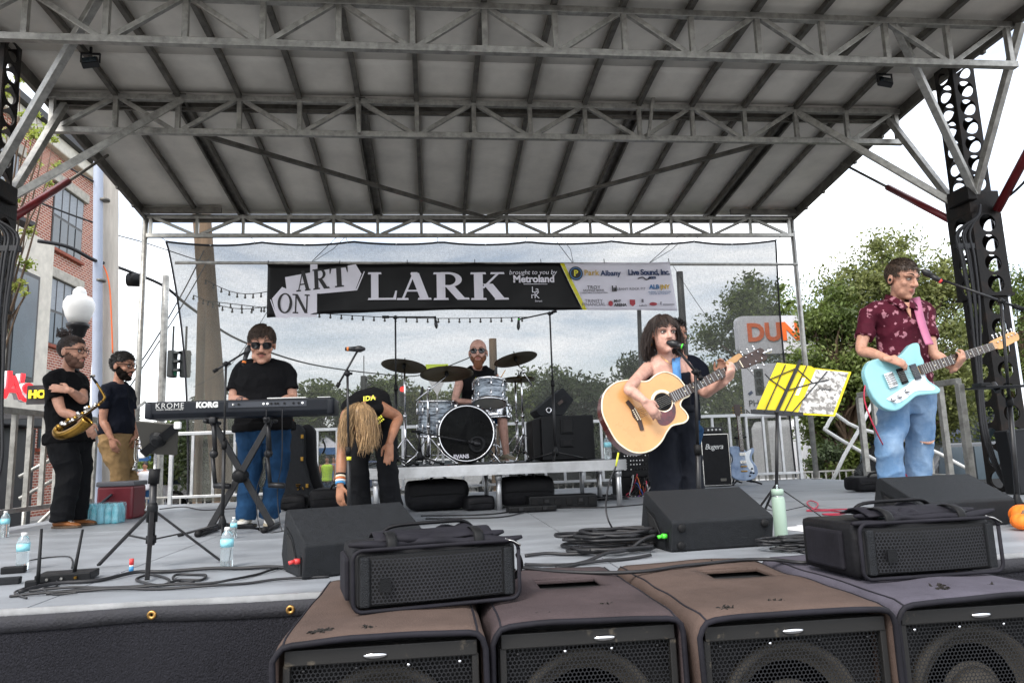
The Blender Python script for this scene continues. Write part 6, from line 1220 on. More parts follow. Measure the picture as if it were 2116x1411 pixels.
# acoustic guitar with cutaway
pe = aY(1258, 884, 4.30); ph = aY(1580, 729, 4.40); LA = (ph-pe).length; SA = LA/1.04
ag = thing('acoustic_guitar', 'natural spruce-top acoustic guitar with red pickguard held by the singer', 'acoustic guitar', pe.lerp(ph, .4))
TA = axis_T(pe, ph, LA, V(-.05, -1, .12)) @ Matrix.Scale(SA*1.0, 4)
ba = outline([(0, 0), (.008, .09), (.06, .172), (.14, .203), (.22, .190), (.285, .152), (.33, .137), (.385, .148), (.445, .140), (.490, .09), (.505, .03), (.505, -.028), (.455, -.034), (.425, -.06), (.435, -.105), (.43, -.138), (.395, -.150), (.33, -.137), (.285, -.152), (.22, -.190), (.14, -.203), (.06, -.172), (.008, -.09)])
gbody('body', ba, TA, .105, 'spruce', ag, 'mahogany', .008)
m = M(); m.T = TA; pts = [V(a, b, .002) for a, b in ba]; pts.append(pts[0]); m.tube(pts, .0045, 6); m.obj('binding', 'binding', ag, smooth=True)
m = M(); m.T = TA; m.lathe([(0, .0045), (.05, .0045)], 32, c=(.345, 0, 0)); m.obj('sound_hole', 'speaker_inside', ag)
m = M(); m.T = TA; m.lathe([(.052, .004), (.054, .0052), (.066, .0052), (.068, .004)], 36, c=(.345, 0, 0), cap=False); m.obj('rosette', 'binding', ag, smooth=True)
m = M(); m.T = TA; m.prism(outline([(.275, -.05), (.30, -.036), (.33, -.056), (.37, -.052), (.395, -.03), (.392, -.062), (.36, -.105), (.31, -.122), (.27, -.108), (.262, -.075)], 4), V(0, 0, 0), V(1, 0, 0), V(0, 1, 0), .0055); m.obj('pickguard', 'pickguard_red', ag)
m = M(); m.T = TA; m.prism([(.150, .085), (.170, .09), (.182, .04), (.186, 0), (.182, -.04), (.170, -.09), (.150, -.085), (.158, -.04), (.150, 0), (.158, .04)], V(0, 0, 0), V(1, 0, 0), V(0, 1, 0), .011); m.obj('bridge', 'rosewood', ag)
m = M(); m.T = TA; m.bar(V(.178, -.036, .013), V(.178, .036, .013), .004, .005); m.obj('saddle', 'binding', ag)
for k in range(6): m = M(); m.T = TA; m.lathe([(0, .006), (.004, .005), (.005, 0)], 8, c=(.164, -.027+.0108*k, .011)); m.obj('bridge_pin', 'binding', ag, smooth=True)
neck(TA, .395, .865, .056, .044, ag, 21); strings(TA, .178, .87, .052, .036, .0155, ag)
m = M(); m.T = TA; m.prism([(.865, .022), (.89, .033), (1.03, .038), (1.045, .02), (1.04, 0), (1.045, -.02), (1.03, -.038), (.89, -.033), (.865, -.022)], V(0, 0, -.008), V(1, 0, 0), V(0, 1, 0), .012, .004); hd = m.obj('headstock', 'rosewood', ag, bev=.002)
for k in range(3):
    for s_ in (-1, 1):
        m = M(); m.T = TA; m.tube([V(.915+.042*k, s_*.022, 0), V(.915+.042*k, s_*.022, .016)], .004, 8); m.tube([V(.915+.042*k, s_*.03, -.006), V(.915+.042*k, s_*.055, -.006)], .003, 6); m.ell(V(.915+.042*k, s_*.06, -.006), (.006, .009, .005), n=10, m=6); m.obj('tuning_peg', 'chrome', hd, smooth=True)
m = M(); m.T = TA; m.ell((1.065, .0, .01), (.022, .014, .014), n=12, m=8); m.tube([V(1.02, .0, .012), V(1.065, 0, .014)], .007, 8); m.obj('clip_tuner', 'chrome', hd, smooth=True)
m = M(); m.T = TA; m.bar(V(.868, -.022, .013), V(.868, .022, .013), .004, .006); m.obj('nut', 'binding', hd)
# aqua solid-body electric
pe = aY(1795, 800, 4.96); ph = aY(2106, 697, 5.02); LB = (ph-pe).length; SB = LB/1.02
eg = thing('electric_guitar', 'aqua blue electric guitar with white pickguard held by the man in red shirt', 'electric guitar', pe.lerp(ph, .35))
TB = axis_T(pe, ph, LB, V(.05, -1, .1)) @ Matrix.Scale(SB, 4)
be = outline([(0, -.01), (.015, .08), (.07, .13), (.15, .128), (.22, .108), (.28, .118), (.35, .150), (.395, .148), (.400, .125), (.385, .08), (.385, .035), (.36, -.03), (.365, -.07), (.40, -.115), (.405, -.14), (.38, -.150), (.31, -.135), (.25, -.128), (.18, -.150), (.10, -.165), (.035, -.13), (.005, -.07)])
gbody('body', be, TB, .042, 'guitar_aqua', eg, None, .01)
m = M(); m.T = TB; m.prism(outline([(.07, -.09), (.12, -.128), (.19, -.118), (.25, -.1), (.31, -.112), (.365, -.125), (.375, -.11), (.345, -.07), (.345, -.028), (.30, -.03), (.25, -.045), (.2, -.06), (.13, -.075)], 4), V(0, 0, 0), V(1, 0, 0), V(0, 1, 0), .003); m.obj('pickguard', 'pickguard_white', eg)
m = M(); m.T = TB; m.box((.135, .0, .008), (.055, .085, .014), bev=.003); br_ = m.obj('bridge', 'chrome', eg)
for k in range(6): m = M(); m.T = TB; m.tube([V(.11, -.03+.012*k, .018), V(.16, -.03+.012*k, .018)], .0045, 6); m.obj('saddle', 'nickel', br_, smooth=True)
for x, w_ in ((.30, .05), (.215, .05)): m = M(); m.T = TB; m.box((x, 0, .007), (.038, .088, .014), bev=.004); m.obj('pickup', 'kb_panel' if x > .25 else 'black_plastic', eg)
for x, y in ((.10, -.105), (.145, -.10), (.20, -.085)): m = M(); m.T = TB; m.lathe([(0, .022), (.009, .022), (.011, .004), (.012, .003)], 14, c=(x, y, 0)); m.obj('knob', 'chrome', eg, smooth=True)
neck(TB, .33, .83, .055, .043, eg, 22, back='maple'); strings(TB, .13, .84, .05, .036, .021, eg)
m = M(); m.T = TB; m.prism(outline([(.825, -.021), (.85, -.022), (.88, -.03), (.97, -.018), (1.01, -.012), (1.02, .02), (1.0, .04), (.96, .042), (.88, .034), (.845, .03), (.825, .021)], 4), V(0, 0, -.006), V(1, 0, 0), V(0, 1, 0), .010, .004); hd = m.obj('headstock', 'maple', eg, bev=.003)
for k in range(6): m = M(); m.T = TB; m.tube([V(.865+.026*k, .012+.003*k, .0), V(.865+.026*k, .012+.003*k, .016)], .004, 8); m.ell(V(.865+.026*k, .055, -.004), (.006, .010, .005), n=10, m=6); m.tube([V(.865+.026*k, .03, -.004), V(.865+.026*k, .05, -.004)], .003, 6); m.obj('tuning_peg', 'chrome', hd, smooth=True)
# slate blue guitar resting on a floor stand
pe = V(aY(1540, 998, 9.35).x, 9.35, .06); ph = aY(1522, 832, 9.45); LC = (ph-pe).length; SCq = LC/1.0
sg = thing('stand_guitar', 'slate blue electric guitar resting upright on a floor stand', 'electric guitar', (pe.x, 9.4, 0)); TC = axis_T(pe, ph, LC, V(.08, -1, .15)) @ Matrix.Scale(SCq, 4)
bs_ = outline([(0, 0), (.02, .1), (.09, .16), (.18, .155), (.25, .115), (.31, .115), (.37, .148), (.425, .14), (.44, .09), (.435, .03), (.40, -.03), (.375, -.055), (.40, -.10), (.415, -.14), (.375, -.148), (.31, -.115), (.25, -.118), (.18, -.155), (.09, -.16), (.02, -.1)])
bs_ = [(a, b*1.2) for a, b in bs_]; gbody('body', bs_, TC, .042, 'guitar_slate', sg, None, .012); m = M(); m.T = TC; m.prism(outline([(.10, -.14), (.19, -.135), (.25, -.10), (.31, -.098), (.38, -.13), (.39, -.11), (.36, -.05), (.36, -.03), (.25, -.04), (.15, -.07)], 4), V(0, 0, 0), V(1, 0, 0), V(0, 1, 0), .003); m.obj('pickguard', 'pickguard_white', sg)
for x, mt_, w_ in ((.335, 'nickel', .04), (.235, 'nickel', .04), (.18, 'gold', .018), (.12, 'gold', .018)): m = M(); m.T = TC; m.box((x, 0, .007), (w_, .085, .014), bev=.004); m.obj('pickup' if mt_ == 'nickel' else 'bridge_bar', mt_, sg)
for x, y in ((.10, -.09), (.06, -.07), (.15, -.11), (.095, -.125)): m = M(); m.T = TC; m.lathe([(0, .02), (.01, .02), (.012, .003)], 12, c=(x, y, 0)); m.obj('knob', 'black_plastic', sg, smooth=True)
neck(TC, .37, .82, .055, .043, sg, 20); strings(TC, .15, .82, .05, .036, .021, sg, 6); m = M(); m.T = TC; m.prism([(.815, .022), (.85, .036), (.96, .045), (.985, .02), (.97, 0), (.985, -.02), (.96, -.045), (.85, -.036), (.815, -.022)], V(0, 0, -.006), V(1, 0, 0), V(0, 1, 0), .010, .004); hd = m.obj('headstock', 'rosewood', sg, bev=.002)
for k in range(3):
    for s_ in (-1, 1): m = M(); m.T = TC; m.ell(V(.865+.035*k, s_*.058, -.004), (.008, .012, .006), n=10, m=6); m.tube([V(.865+.035*k, s_*.04, -.004), V(.865+.035*k, s_*.05, -.004)], .004, 6); m.obj('tuning_peg', 'gold', hd, smooth=True)
gs = thing('guitar_stand', 'black folding floor stand holding the slate blue guitar', 'guitar stand', (pe.x, 9.45, 0)); m = M()
for s_ in (-1, 1): m.tube([V(pe.x+s_*.2, 9.28, .014), V(pe.x+s_*.06, 9.45, .10), V(pe.x, 9.52, .3)], .012, 8, 5); m.tube([V(pe.x+s_*.09, 9.26, .045), V(pe.x+s_*.07, 9.44, .055)], .012, 8)
m.tube([V(pe.x, 9.75, .014), V(pe.x, 9.52, .32), V(ph.x+.0, 9.53, .62)], .012, 8); m.obj('frame', 'black_metal', gs, smooth=True); m = M(); m.tube([V(ph.x-.07, 9.40, .64), V(ph.x-.05, 9.5, .63), V(ph.x+.05, 9.5, .63), V(ph.x+.07, 9.40, .64)], .012, 8, 4); m.obj('neck_yoke', 'rubber', gs, smooth=True)

# ------------------------------------------------------------------ music stand with the yellow folder
ms0 = V(aY(1612, 1108, 4.55).x, 4.55, 0); ms = thing('music_stand', 'black folding music stand in front of the guitar amplifier', 'music stand', ms0); mt_ = aY(1606, 852, 4.6)
m = M(); m.tube([ms0+V(0, 0, .2), V(mt_.x, 4.6, mt_.z)], .011, 10); m.obj('pole', 'black_metal', ms, smooth=True)
for a in (R(-35), R(85), R(205)): m = M(); d = V(math.cos(a), math.sin(a), 0); m.bar(ms0+V(0, 0, .27), ms0+d*.34+V(0, 0, .012), .014, .006); m.bar(ms0+V(0, 0, .10), ms0+d*.18+V(0, 0, .14), .010, .005); m.obj('leg', 'black_metal', ms)
FQ = [aY(1558, 848, 4.62), aY(1728, 857, 4.62), aY(1762, 765, 4.78), aY(1603, 748, 4.78)]
def fp(u, v_, off=0.0):
    a = FQ[0].lerp(FQ[1], u); b = FQ[3].lerp(FQ[2], u); nn = (FQ[1]-FQ[0]).cross(FQ[3]-FQ[0]).normalized(); nn = nn if nn.y < 0 else -nn; return a.lerp(b, v_)+nn*off
def fbar(nm, u0, v0, u1, v1, wd, off, mt='black_metal', par=ms): m = M(); m.bar(fp(u0, v0, off), fp(u1, v1, off), wd, .005, fp(.5, .5, 1)-fp(.5, .5, 0)); return m.obj(nm, mt, par)
fo = thing('song_folder', 'bright yellow folder with a grey photo sheet lying open on the music stand', 'folder', fp(.5, 0))
def fsheet(nm, u0, u1, v0, v1, off, th, mt): m = M(); P_ = [fp(u0, v0, off), fp(u1, v0, off), fp(u1, v1, off), fp(u0, v1, off)]; B_ = [fp(u0, v0, off-th), fp(u1, v0, off-th), fp(u1, v1, off-th), fp(u0, v1, off-th)]; m.add(P_+B_, [(0, 1, 2, 3), (7, 6, 5, 4), (0, 4, 5, 1), (1, 5, 6, 2), (2, 6, 7, 3), (3, 7, 4, 0)]); return m.obj(nm, mt, fo)
fsheet('left_cover', .02, .47, .03, .99, .0, .006, 'folder_yellow'); fsheet('right_cover', .475, .99, -.03, .96, .0, .006, 'folder_yellow'); fsheet('spine', .455, .49, .0, .97, .003, .003, 'folder_yellow'); fsheet('photo_page', .53, .955, .0, .93, .004, .003, 'photo_print'); fsheet('white_page', .41, .45, .35, .72, .004, .003, 'paper')
m = M(); lettering('page_title', 'Originals', fp(.72, .52, .006), FQ[1]-FQ[0], FQ[3]-FQ[0], .035, 'ink_black', fo, .0005, 'CENTER', .9, .3)
fbar('bottom_ledge', -.03, -.035, .60, -.035, .03, .006); fbar('centre_bar', .27, -.04, .29, 1.08, .022, .012)
for u0, v0, u1, v1 in ((.02, .62, .28, .9), (.28, .9, .56, .62), (.56, .62, .28, .42), (.28, .42, .02, .62), (.13, -.03, .13, .95), (-.07, .72, .02, .62), (.56, .62, .74, .72), (.36, -.03, .40, .98), (.45, -.03, .68, .9)): fbar('wire', u0, v0, u1, v1, .007, .010)
# thermos, papers
fk = thing('flask', 'pale mint insulated drinking flask standing by the singer\'s monitor', 'flask', V(fl(1612, 1112).x, 4.12, 0)); c = V(aY(1614, 1100, 4.12).x, 4.12, 0)
m = M(); m.lathe([(.036, .001), (.038, .006), (.038, .21), (.034, .225), (.033, .23)], 24, c=c); m.obj('body', 'flask_mint', fk, smooth=True); m = M(); m.lathe([(.0335, .23), (.0335, .236)], 24, c=c); m.obj('steel_ring', 'chrome', fk, smooth=True); m = M(); m.lathe([(.035, .236), (.035, .268), (.031, .274), (0, .274)], 24, c=c); m.obj('lid', 'flask_mint', fk, smooth=True); m = M(); m.tube([c+V(0, 0, .272), c+V(.0, 0, .30)], .006, 8); m.obj('straw', 'bottle_clear', fk, smooth=True)
for k, (px, py, a) in enumerate(((1655, 1092, .3), (1690, 1088, -.2))):
    c = fl(px, py, .003); m = M(); m.box(c+V(0, 0, .001*k), (.20, .24, .0012), Matrix.Rotation(a, 3, 'Z')); tag(m.obj('sheet_of_paper', 'paper'), ('white paper sheet on the deck right beside the mint flask', 'white paper sheet on the deck under the music stand leg')[k], 'paper')

# ------------------------------------------------------------------ bottles, cooler, router
def bottle(c, h, lab, label='bottle_label', txt=True, grp='plastic water bottles'):
    c = Vector(c); s_ = h/.205; t = thing('water_bottle', lab, 'bottle', c, grp)
    pr_ = [(.030, .001), (.032, .006), (.031, .03), (.0325, .035), (.031, .05), (.0325, .06), (.031, .08), (.0325, .1), (.0325, .15), (.026, .172), (.014, .188), (.0125, .193)]
    m = M(); m.lathe([(r*s_, z*s_) for r, z in pr_], 20, c=c); m.obj('body', 'bottle_clear', t, smooth=True)
    m = M(); m.lathe([(.0330*s_, .105*s_), (.0332*s_, .145*s_)], 20, c=c); q = m.obj('label', label, t, smooth=True)
    m = M(); m.lathe([(.0145*s_, .186*s_), (.0145*s_, .205*s_), (0, .205*s_)], 14, c=c); m.obj('cap', 'white_plastic', t, smooth=True); return t
bottle(fl(468, 1172), .205, 'clear water bottle at the foot of the tablet stand', grp=None); bottle(fl(45, 1178), .20, 'clear water bottle behind the wireless router'); bottle(V(-3.49, 6.43, 0), .21, 'clear water bottle at the far left edge by the mast'); bottle(V(aY(1257, 945, 7.1).x-.02, 7.02, zR), .235, 'clear water bottle on the right end of the drum riser')
bottle(V(aY(657, 1050, 5.3).x, 5.3, 0), .20, 'clear water bottle peeking out behind the left monitor'); bottle(V(aY(703, 1060, 5.25).x, 5.25, 0), .20, 'clear water bottle in the bending woman\'s hand')
bottle(V(aY(475, 1085, 5.4).x, 5.5, 0), .15, 'small water bottle lying among the feet of the keyboard stand')
cl = V(fl(235, 1072).x, 8.05, 0); co = thing('cooler_box', 'dark red cooler box with grey lid by the trumpet player\'s feet', 'cooler', cl); ca, cb_ = aY(196, 1070, 7.9), aY(272, 1072, 7.9); cw = cb_.x-ca.x; chh = aY(235, 1005, 7.9).z
m = M(); m.box(((ca.x+cb_.x)/2, 8.08, chh/2+.002), (cw, .34, chh), bev=.025, taper=1.04); m.obj('body', 'cooler_red', co); m = M(); m.box(((ca.x+cb_.x)/2, 8.08, chh+.025), (cw*1.06, .36, .05), bev=.015); m.obj('lid', 'cooler_lid', co); m = M(); m.bar((ca.x-.01, 7.9, .12), (ca.x+cw*.45, 7.885, .26), .03, .02); m.obj('handle', 'kb_panel', co, bev=.005)
wp = thing('water_bottle_pack', 'shrink-wrapped pack of water bottles on the deck by the cooler', 'bottle pack', V(fl(200, 1085).x, 7.55, 0)); wx = aY(160, 1080, 7.5).x
for j in range(3):
    for k in range(6):
        c = V(wx+.035+.066*k, 7.45+.066*j, .002); m = M(); m.lathe([(.031, 0), (.032, .01), (.0315, .12), (.025, .15), (.013, .168), (.013, .185), (0, .185)], 14, c=c); m.obj('bottle', 'label_teal' if (j+k) % 3 else 'bottle_label', wp, smooth=True)
m = M(); m.box((wx+.2, 7.516, .10), (.41, .21, .195), bev=.03); m.obj('shrink_wrap', 'wrap_film', wp)
ro = thing('wireless_router', 'black wireless router with two tall antennas at the front left', 'router', fl(140, 1185)); c = fl(140, 1190, .02); Rr = Matrix.Rotation(R(8), 3, 'Z')
m = M(); m.box(c+V(0, 0, .004), (.24, .15, .036), Rr, bev=.006); m.obj('case', 'black_plastic', ro)
for (x0_, y0_), (x1_, y1_) in (((78, 1205), (86, 1092)), ((152, 1190), (171, 1093))):
    a = fl(x0_, y0_, .02); a = V(a.x, a.y, .02); b = aY(x1_, y1_, a.y+.02); m = M(); m.tube([a, a.lerp(b, .25), b], [.010, .0085, .006], 8); m.obj('antenna', 'black_plastic', ro, smooth=True)
for k in range(3): p = c+Rr @ V(-.06+.06*k, -.077, .002); m = M(); m.tube([p, p+V(0, -.012, 0)], .007, 8); m.obj('jack', 'nickel' if k < 2 else 'gold', ro)
for nm, px, py, sz, lab, mtx in (('power_adapter', 28, 1184, (.11, .05, .035), 'small black power adapter beside the router', 'black_plastic'), ('power_adapter', 15, 1207, (.11, .045, .032), 'grey power strip end at the left frame edge', 'tolex'), ('power_adapter', 65, 1215, (.05, .035, .035), 'black power plug in front of the router', 'black_plastic')):
    c = fl(px, py, .0); m = M(); m.box(c+V(0, 0, sz[2]/2+.001), sz, Matrix.Rotation(R(10), 3, 'Z'), bev=.006); tag(m.obj(nm, mtx), lab, 'adapter')
tu = thing('striped_tube', 'small red, white and blue tube standing behind the tripod leg', 'tube', fl(271, 1181)); c = fl(271, 1181)
for z0, z1, mtx in ((.001, .028, 'tape_blue'), (.028, .034, 'tape_white'), (.034, .066, 'tape_red')): m = M(); m.tube([c+V(0, 0, z0), c+V(0, 0, z1)], .011, 14); m.obj('band', mtx, tu, smooth=True)

# ------------------------------------------------------------------ cables on the deck, each its own run
def cable(lab, pts, r=.006, mt='cable', z=None, k=6, name='cable'):
    P_ = [fl(x, y, .004) for x, y in pts]; P_ = [V(p.x, min(p.y, 10.3), (r+.001) if z is None else z) for p in P_]
    for i, p in enumerate(P_): p.z += .004*(i % 2)
    m = M(); m.tube(P_, r, 7, k); o = m.obj(name, mt, smooth=True); return tag(o, lab, 'cable', 'cables lying on the deck')
cable('thick black cable running right from the router along the deck edge', [(40, 1225), (110, 1210), (205, 1201), (280, 1186), (345, 1183), (437, 1178), (500, 1176), (560, 1175), (640, 1178)], .009)
cable('black cable looping in front of the tripod foot', [(60, 1222), (150, 1216), (220, 1215), (300, 1213), (352, 1208), (400, 1205), (360, 1198), (365, 1190), (400, 1188), (425, 1191), (415, 1199), (370, 1201), (330, 1210), (290, 1204), (283, 1196), (310, 1190), (345, 1196), (350, 1207)], .006)
cable('black cable from the plug up to the left monitor', [(95, 1228), (180, 1219), (260, 1216), (340, 1211), (430, 1206), (480, 1200), (530, 1188), (560, 1180), (585, 1172)], .006)
cable('black cable crossing the front edge towards the left monitor', [(20, 1233), (90, 1228), (170, 1222), (240, 1219), (330, 1218), (420, 1214), (510, 1206), (580, 1199), (680, 1192)], .006)
cable('thin black cord coiled in front of the router', [(55, 1236), (30, 1227), (50, 1215), (85, 1200), (105, 1195), (118, 1205), (115, 1212), (90, 1218), (110, 1228), (160, 1226)], .0045)
cable('black cord arching behind the router', [(33, 1178), (55, 1162), (95, 1152), (140, 1151), (150, 1160), (148, 1175)], .004)
cable('black cable stretched along the back of the left subwoofers', [(1085, 1150), (1130, 1147), (1170, 1147), (1215, 1146), (1260, 1140)], .009)
cable('second black cable along the deck edge behind the subwoofers', [(1085, 1168), (1130, 1171), (1180, 1168), (1240, 1163), (1300, 1156), (1345, 1150)], .008)
m = M(); m.tube([fl(x, y, .068) for x, y in ((1080, 1172), (1150, 1180), (1240, 1183), (1330, 1180), (1400, 1170), (1470, 1163), (1540, 1156), (1600, 1156), (1660, 1162), (1715, 1155))], .0075, 7, 6); tag(m.obj('cable', 'cable', smooth=True), 'black cable lying across the tops of the two middle subwoofers', 'cable')
rnd = random.Random(5)
for k in range(16):
    c = fl(1265+rnd.gauss(0, 18), 1136+rnd.gauss(0, 6)); rx = rnd.uniform(.12, .24); ry = rnd.uniform(.07, .14); ph_ = rnd.uniform(0, 6.3); h0 = .010+.006*k; P_ = []
    for i in range(15): a = ph_+i*6.283/12; P_.append(V(c.x+rx*math.cos(a)+.012*rnd.gauss(0, 1), c.y+ry*math.sin(a)+.010*rnd.gauss(0, 1), h0+.006*rnd.random()))
    m = M(); m.tube(P_, .0092, 7, 4); tag(m.obj('coiled_cable', 'cable', smooth=True), 'loop of black cable in the heap left of the singer\'s monitor', 'cable', 'cable loops in the centre heap')
for k in range(14):
    c = fl(1668+rnd.gauss(0, 26), 1135+rnd.gauss(0, 5)); rx = rnd.uniform(.10, .18); ry = rnd.uniform(.04, .09); ph_ = rnd.uniform(0, 6.3); h0 = .008+.004*k; P_ = []
    for i in range(14): a = ph_+i*6.283/12; P_.append(V(c.x+rx*math.cos(a)+.012*rnd.gauss(0, 1), c.y+ry*math.sin(a)+.010*rnd.gauss(0, 1), h0+.006*rnd.random()))
    m = M(); m.tube(P_, .007, 7, 4); tag(m.obj('coiled_cable', 'cable', smooth=True), 'loop of black cable in the heap left of the right speaker bag', 'cable', 'cable loops in the right heap')
pl = fl(1352, 1080, .09); m = M(); m.tube([V(1.145, 3.76, .086), V(1.08, 3.74, .075), V(.98, 3.7, .03), V(.85, 3.62, .03), V(.72, 3.5, .012), V(.55, 3.35, .012)], .009, 8, 6); tag(m.obj('cable', 'cable', smooth=True), 'thick black cable plugged into the singer\'s monitor with a green plug', 'cable')
q0 = aY(1278, 935, 4.32); m = M(); m.tube([q0, q0+V(-.02, 0, -.08)], .006, 8); gj = thing('guitar_cable', 'instrument cable with yellow plug hanging from the acoustic guitar', 'cable', q0); m.obj('yellow_sleeve', 'cord_yellow', gj, smooth=True)
m = M(); m.tube([q0+V(-.02, 0, -.08), aY(1258, 1000, 4.32), aY(1252, 1050, 4.32), aY(1262, 1085, 4.3), fl(1282, 1104, .008), fl(1340, 1115, .008)], .0055, 7, 6); m.obj('cord', 'cable', gj, smooth=True)
m = M(); m.tube([aY(1789, 790, 5.0), aY(1787, 830, 5.0), aY(1815, 900, 5.05), aY(1850, 960, 5.35), aY(1875, 985, 5.4), aY(1872, 1010, 5.3), fl(1838, 1062, .008), fl(1760, 1052, .008), fl(1690, 1052, .008), fl(1668, 1040, .01), fl(1675, 1034, .014), fl(1690, 1040, .016), fl(1684, 1050, .012), fl(1668, 1055, .008), fl(1720, 1055, .008), fl(1745, 1060, .008), fl(1700, 1062, .008), fl(1760, 1066, .008)], .0055, 7, 6); tag(m.obj('red_guitar_cable', 'red_cable', smooth=True), 'pink-red instrument cable running from the aqua guitar to the deck', 'cable')
cable('long black cable crossing the deck from the left monitor to the riser leg', [(870, 1066), (950, 1066), (1020, 1062), (1080, 1054), (1120, 1048), (1180, 1050), (1260, 1048), (1340, 1042)], .006)
cable('second black cable crossing the deck beneath the riser', [(880, 1072), (960, 1072), (1040, 1068), (1090, 1058), (1110, 1052)], .006)
for k in range(10):
    c = fl(1245+rnd.gauss(0, 25), 1032+rnd.gauss(0, 4)); rx = rnd.uniform(.08, .2); ry = rnd.uniform(.06, .15); P_ = [V(c.x+rx*math.cos(a_*.55+k)+.02*rnd.gauss(0, 1), c.y+ry*math.sin(a_*.55+k), .008+.004*k) for a_ in range(12)]
    m = M(); m.tube(P_, .006, 6, 4); tag(m.obj('coiled_cable', 'cable', smooth=True), 'loop of black cable tangled round the right riser legs', 'cable', 'cable loops at the riser legs')
cable('black power cable behind the keyboard stand', [(330, 1052), (380, 1048), (420, 1054), (470, 1052), (520, 1050), (560, 1055)], .006)
for k, (px, lab) in enumerate(((552, 'thin black cord hanging from the keyboard socket near the middle'), (585, 'thin black cord hanging from the right keyboard socket'))):
    p = aY(px, 845, 5.83); e = fl(px+(10 if k else 5), 1090, .006); m = M(); m.tube([p, p+V(0, -.03, -.04), p+V(.0, -.02, -.4), V(e.x-.05, 5.9, .3), V(e.x, 5.85, .006), V(e.x+.12, 5.75, .006), V(e.x+.2, 5.9, .006)], .0035, 6, 6); tag(m.obj('cord', 'cable', smooth=True), lab, 'cable')
ped = thing('sustain_pedal', 'small black keyboard pedal beside the cross stand foot', 'pedal', fl(505, 1098)); c = fl(500, 1092); m = M(); m.box(c+V(0, 0, .02), (.22, .09, .03), Matrix.Rotation(R(-5), 3, 'Z'), bev=.008); m.obj('base', 'black_plastic', ped); m = M(); m.box(c+V(-.09, -.01, .042), (.05, .06, .012), Matrix.Rotation(R(-5), 3, 'Z')); m.obj('tread', 'tape_orange', ped)
for k, (px, Y, z0, r_, lab) in enumerate(((2118, 3.86, .002, .062, 'small orange pumpkin at the right edge, lower one in front'), (2126, 3.99, .002, .085, 'orange pumpkin at the right edge behind the lower one'))):
    c = V(aY(px, 1100, Y).x, Y, z0); t = thing('pumpkin', lab, 'pumpkin', c, 'pumpkins at the right edge of the stage'); m = M(); rg = []
    for i in range(13):
        th_ = math.pi*i/12; rg.append([c+V(math.cos(f_)*r_*math.sin(th_)*(1+.07*abs(math.sin(4.5*f_))), math.sin(f_)*r_*math.sin(th_)*(1+.07*abs(math.sin(4.5*f_))), r_*.8-r_*.8*math.cos(th_)*(1-.18*math.exp(-(math.sin(th_)/.3)**2))) for f_ in [2*math.pi*j/45 for j in range(45)]])
    m.loft(rg); m.obj('flesh', 'flower_orange', t, smooth=True); m = M(); m.tube([c+V(0, 0, r_*1.35), c+V(.004, 0, r_*1.6), c+V(.014, 0, r_*1.75)], [.010, .007, .008], 7, 3); m.obj('stalk', 'pole_brown', t, smooth=True)
# dark amp stack far right
sp_ = thing('side_speaker', 'black grille-fronted speaker on end behind the right boom stand', 'speaker', V(4.75, 6.1, 0)); c0 = aY(2060, 885, 6.1); c1 = aY(2116, 1000, 6.1)
m = M(); m.box((c0.x+.26, 6.18, .30), (.30, .16, .58), Matrix.Rotation(R(-4), 3, 'Y'), bev=.015); m.obj('cabinet', 'black_plastic', sp_); m = M(); m.T = Matrix.Translation((c0.x+.26, 6.095, .30)) @ Matrix.Rotation(R(-4), 4, 'Y'); m.add([V(-.13, 0, -.27), V(.13, 0, -.27), V(.13, 0, .27), V(-.13, 0, .27)], [(0, 1, 2, 3)]); m.obj('grille', 'grille_amp', sp_)
# ------------------------------------------------------------------ people
def orient(f, u=V(0, 0, 1)):
    f = Vector(f).normalized(); u = Vector(u); u = (u-f*u.dot(f)).normalized(); return f.cross(u).normalized(), f, u      # right, forward, up
def ringloft(m, rings, n=22):
    """rings: (centre, half width, half depth, side, front); superelliptic sections."""
    rr = []
    for c, a, b, s_, fr in rings:
        r = []
        for j in range(n):
            t = 2*math.pi*j/n; ct, st = math.cos(t), math.sin(t); e = .85
            r.append(c + s_*(a*math.copysign(abs(ct)**e, ct)) + fr*(b*math.copysign(abs(st)**e, st)))
        rr.append(r)
    m.loft(rr)
def hand(m, w_, d, nrm, curl, sc=1.0, thumb=1, spread=.10):
    """Palm with four unequal curling fingers and a thumb from the side; d along the hand, nrm out of its back."""
    d = Vector(d).normalized(); nrm = Vector(nrm); nrm = (nrm-d*nrm.dot(d)).normalized(); s_ = d.cross(nrm).normalized()
    m.tube([w_-d*.02*sc, w_+d*.03*sc, w_+d*.085*sc], [.027*sc, .036*sc, .038*sc], 12, 3, flat=.42, upv=nrm, round_=True)
    for k, (L, o) in enumerate(((.92, -1.5), (1.04, -.5), (.98, .5), (.76, 1.5))):
        p = w_+d*(.088-.006*abs(o))*sc+s_*(o*.0185*sc*thumb); dd = (d+s_*(o*spread*.5*thumb)).normalized(); a = curl*.5; pts = [p-dd*.02*sc]
        for seg in (.044, .028, .022):
            v = dd*math.cos(a)-nrm*math.sin(a); pts.append(pts[-1]+v*(seg*L*sc + (.02*sc if len(pts) == 1 else 0))); a += curl
        m.tube(pts, [.0100*sc, .0095*sc, .0088*sc, .0075*sc], 8, 3, round_=True)
    p = w_+d*.025*sc-s_*(.026*sc*thumb); v = (d*.75-s_*(.75*thumb)-nrm*.35).normalized(); v2 = (d*.95-s_*(.1*thumb)-nrm*(.4+.3*curl)).normalized()
    m.tube([p-v*.012*sc, p+v*.036*sc, p+v*.036*sc+v2*.032*sc, p+v*.036*sc+v2*.056*sc], [.014*sc, .0125*sc, .011*sc, .009*sc], 8, 3, round_=True)
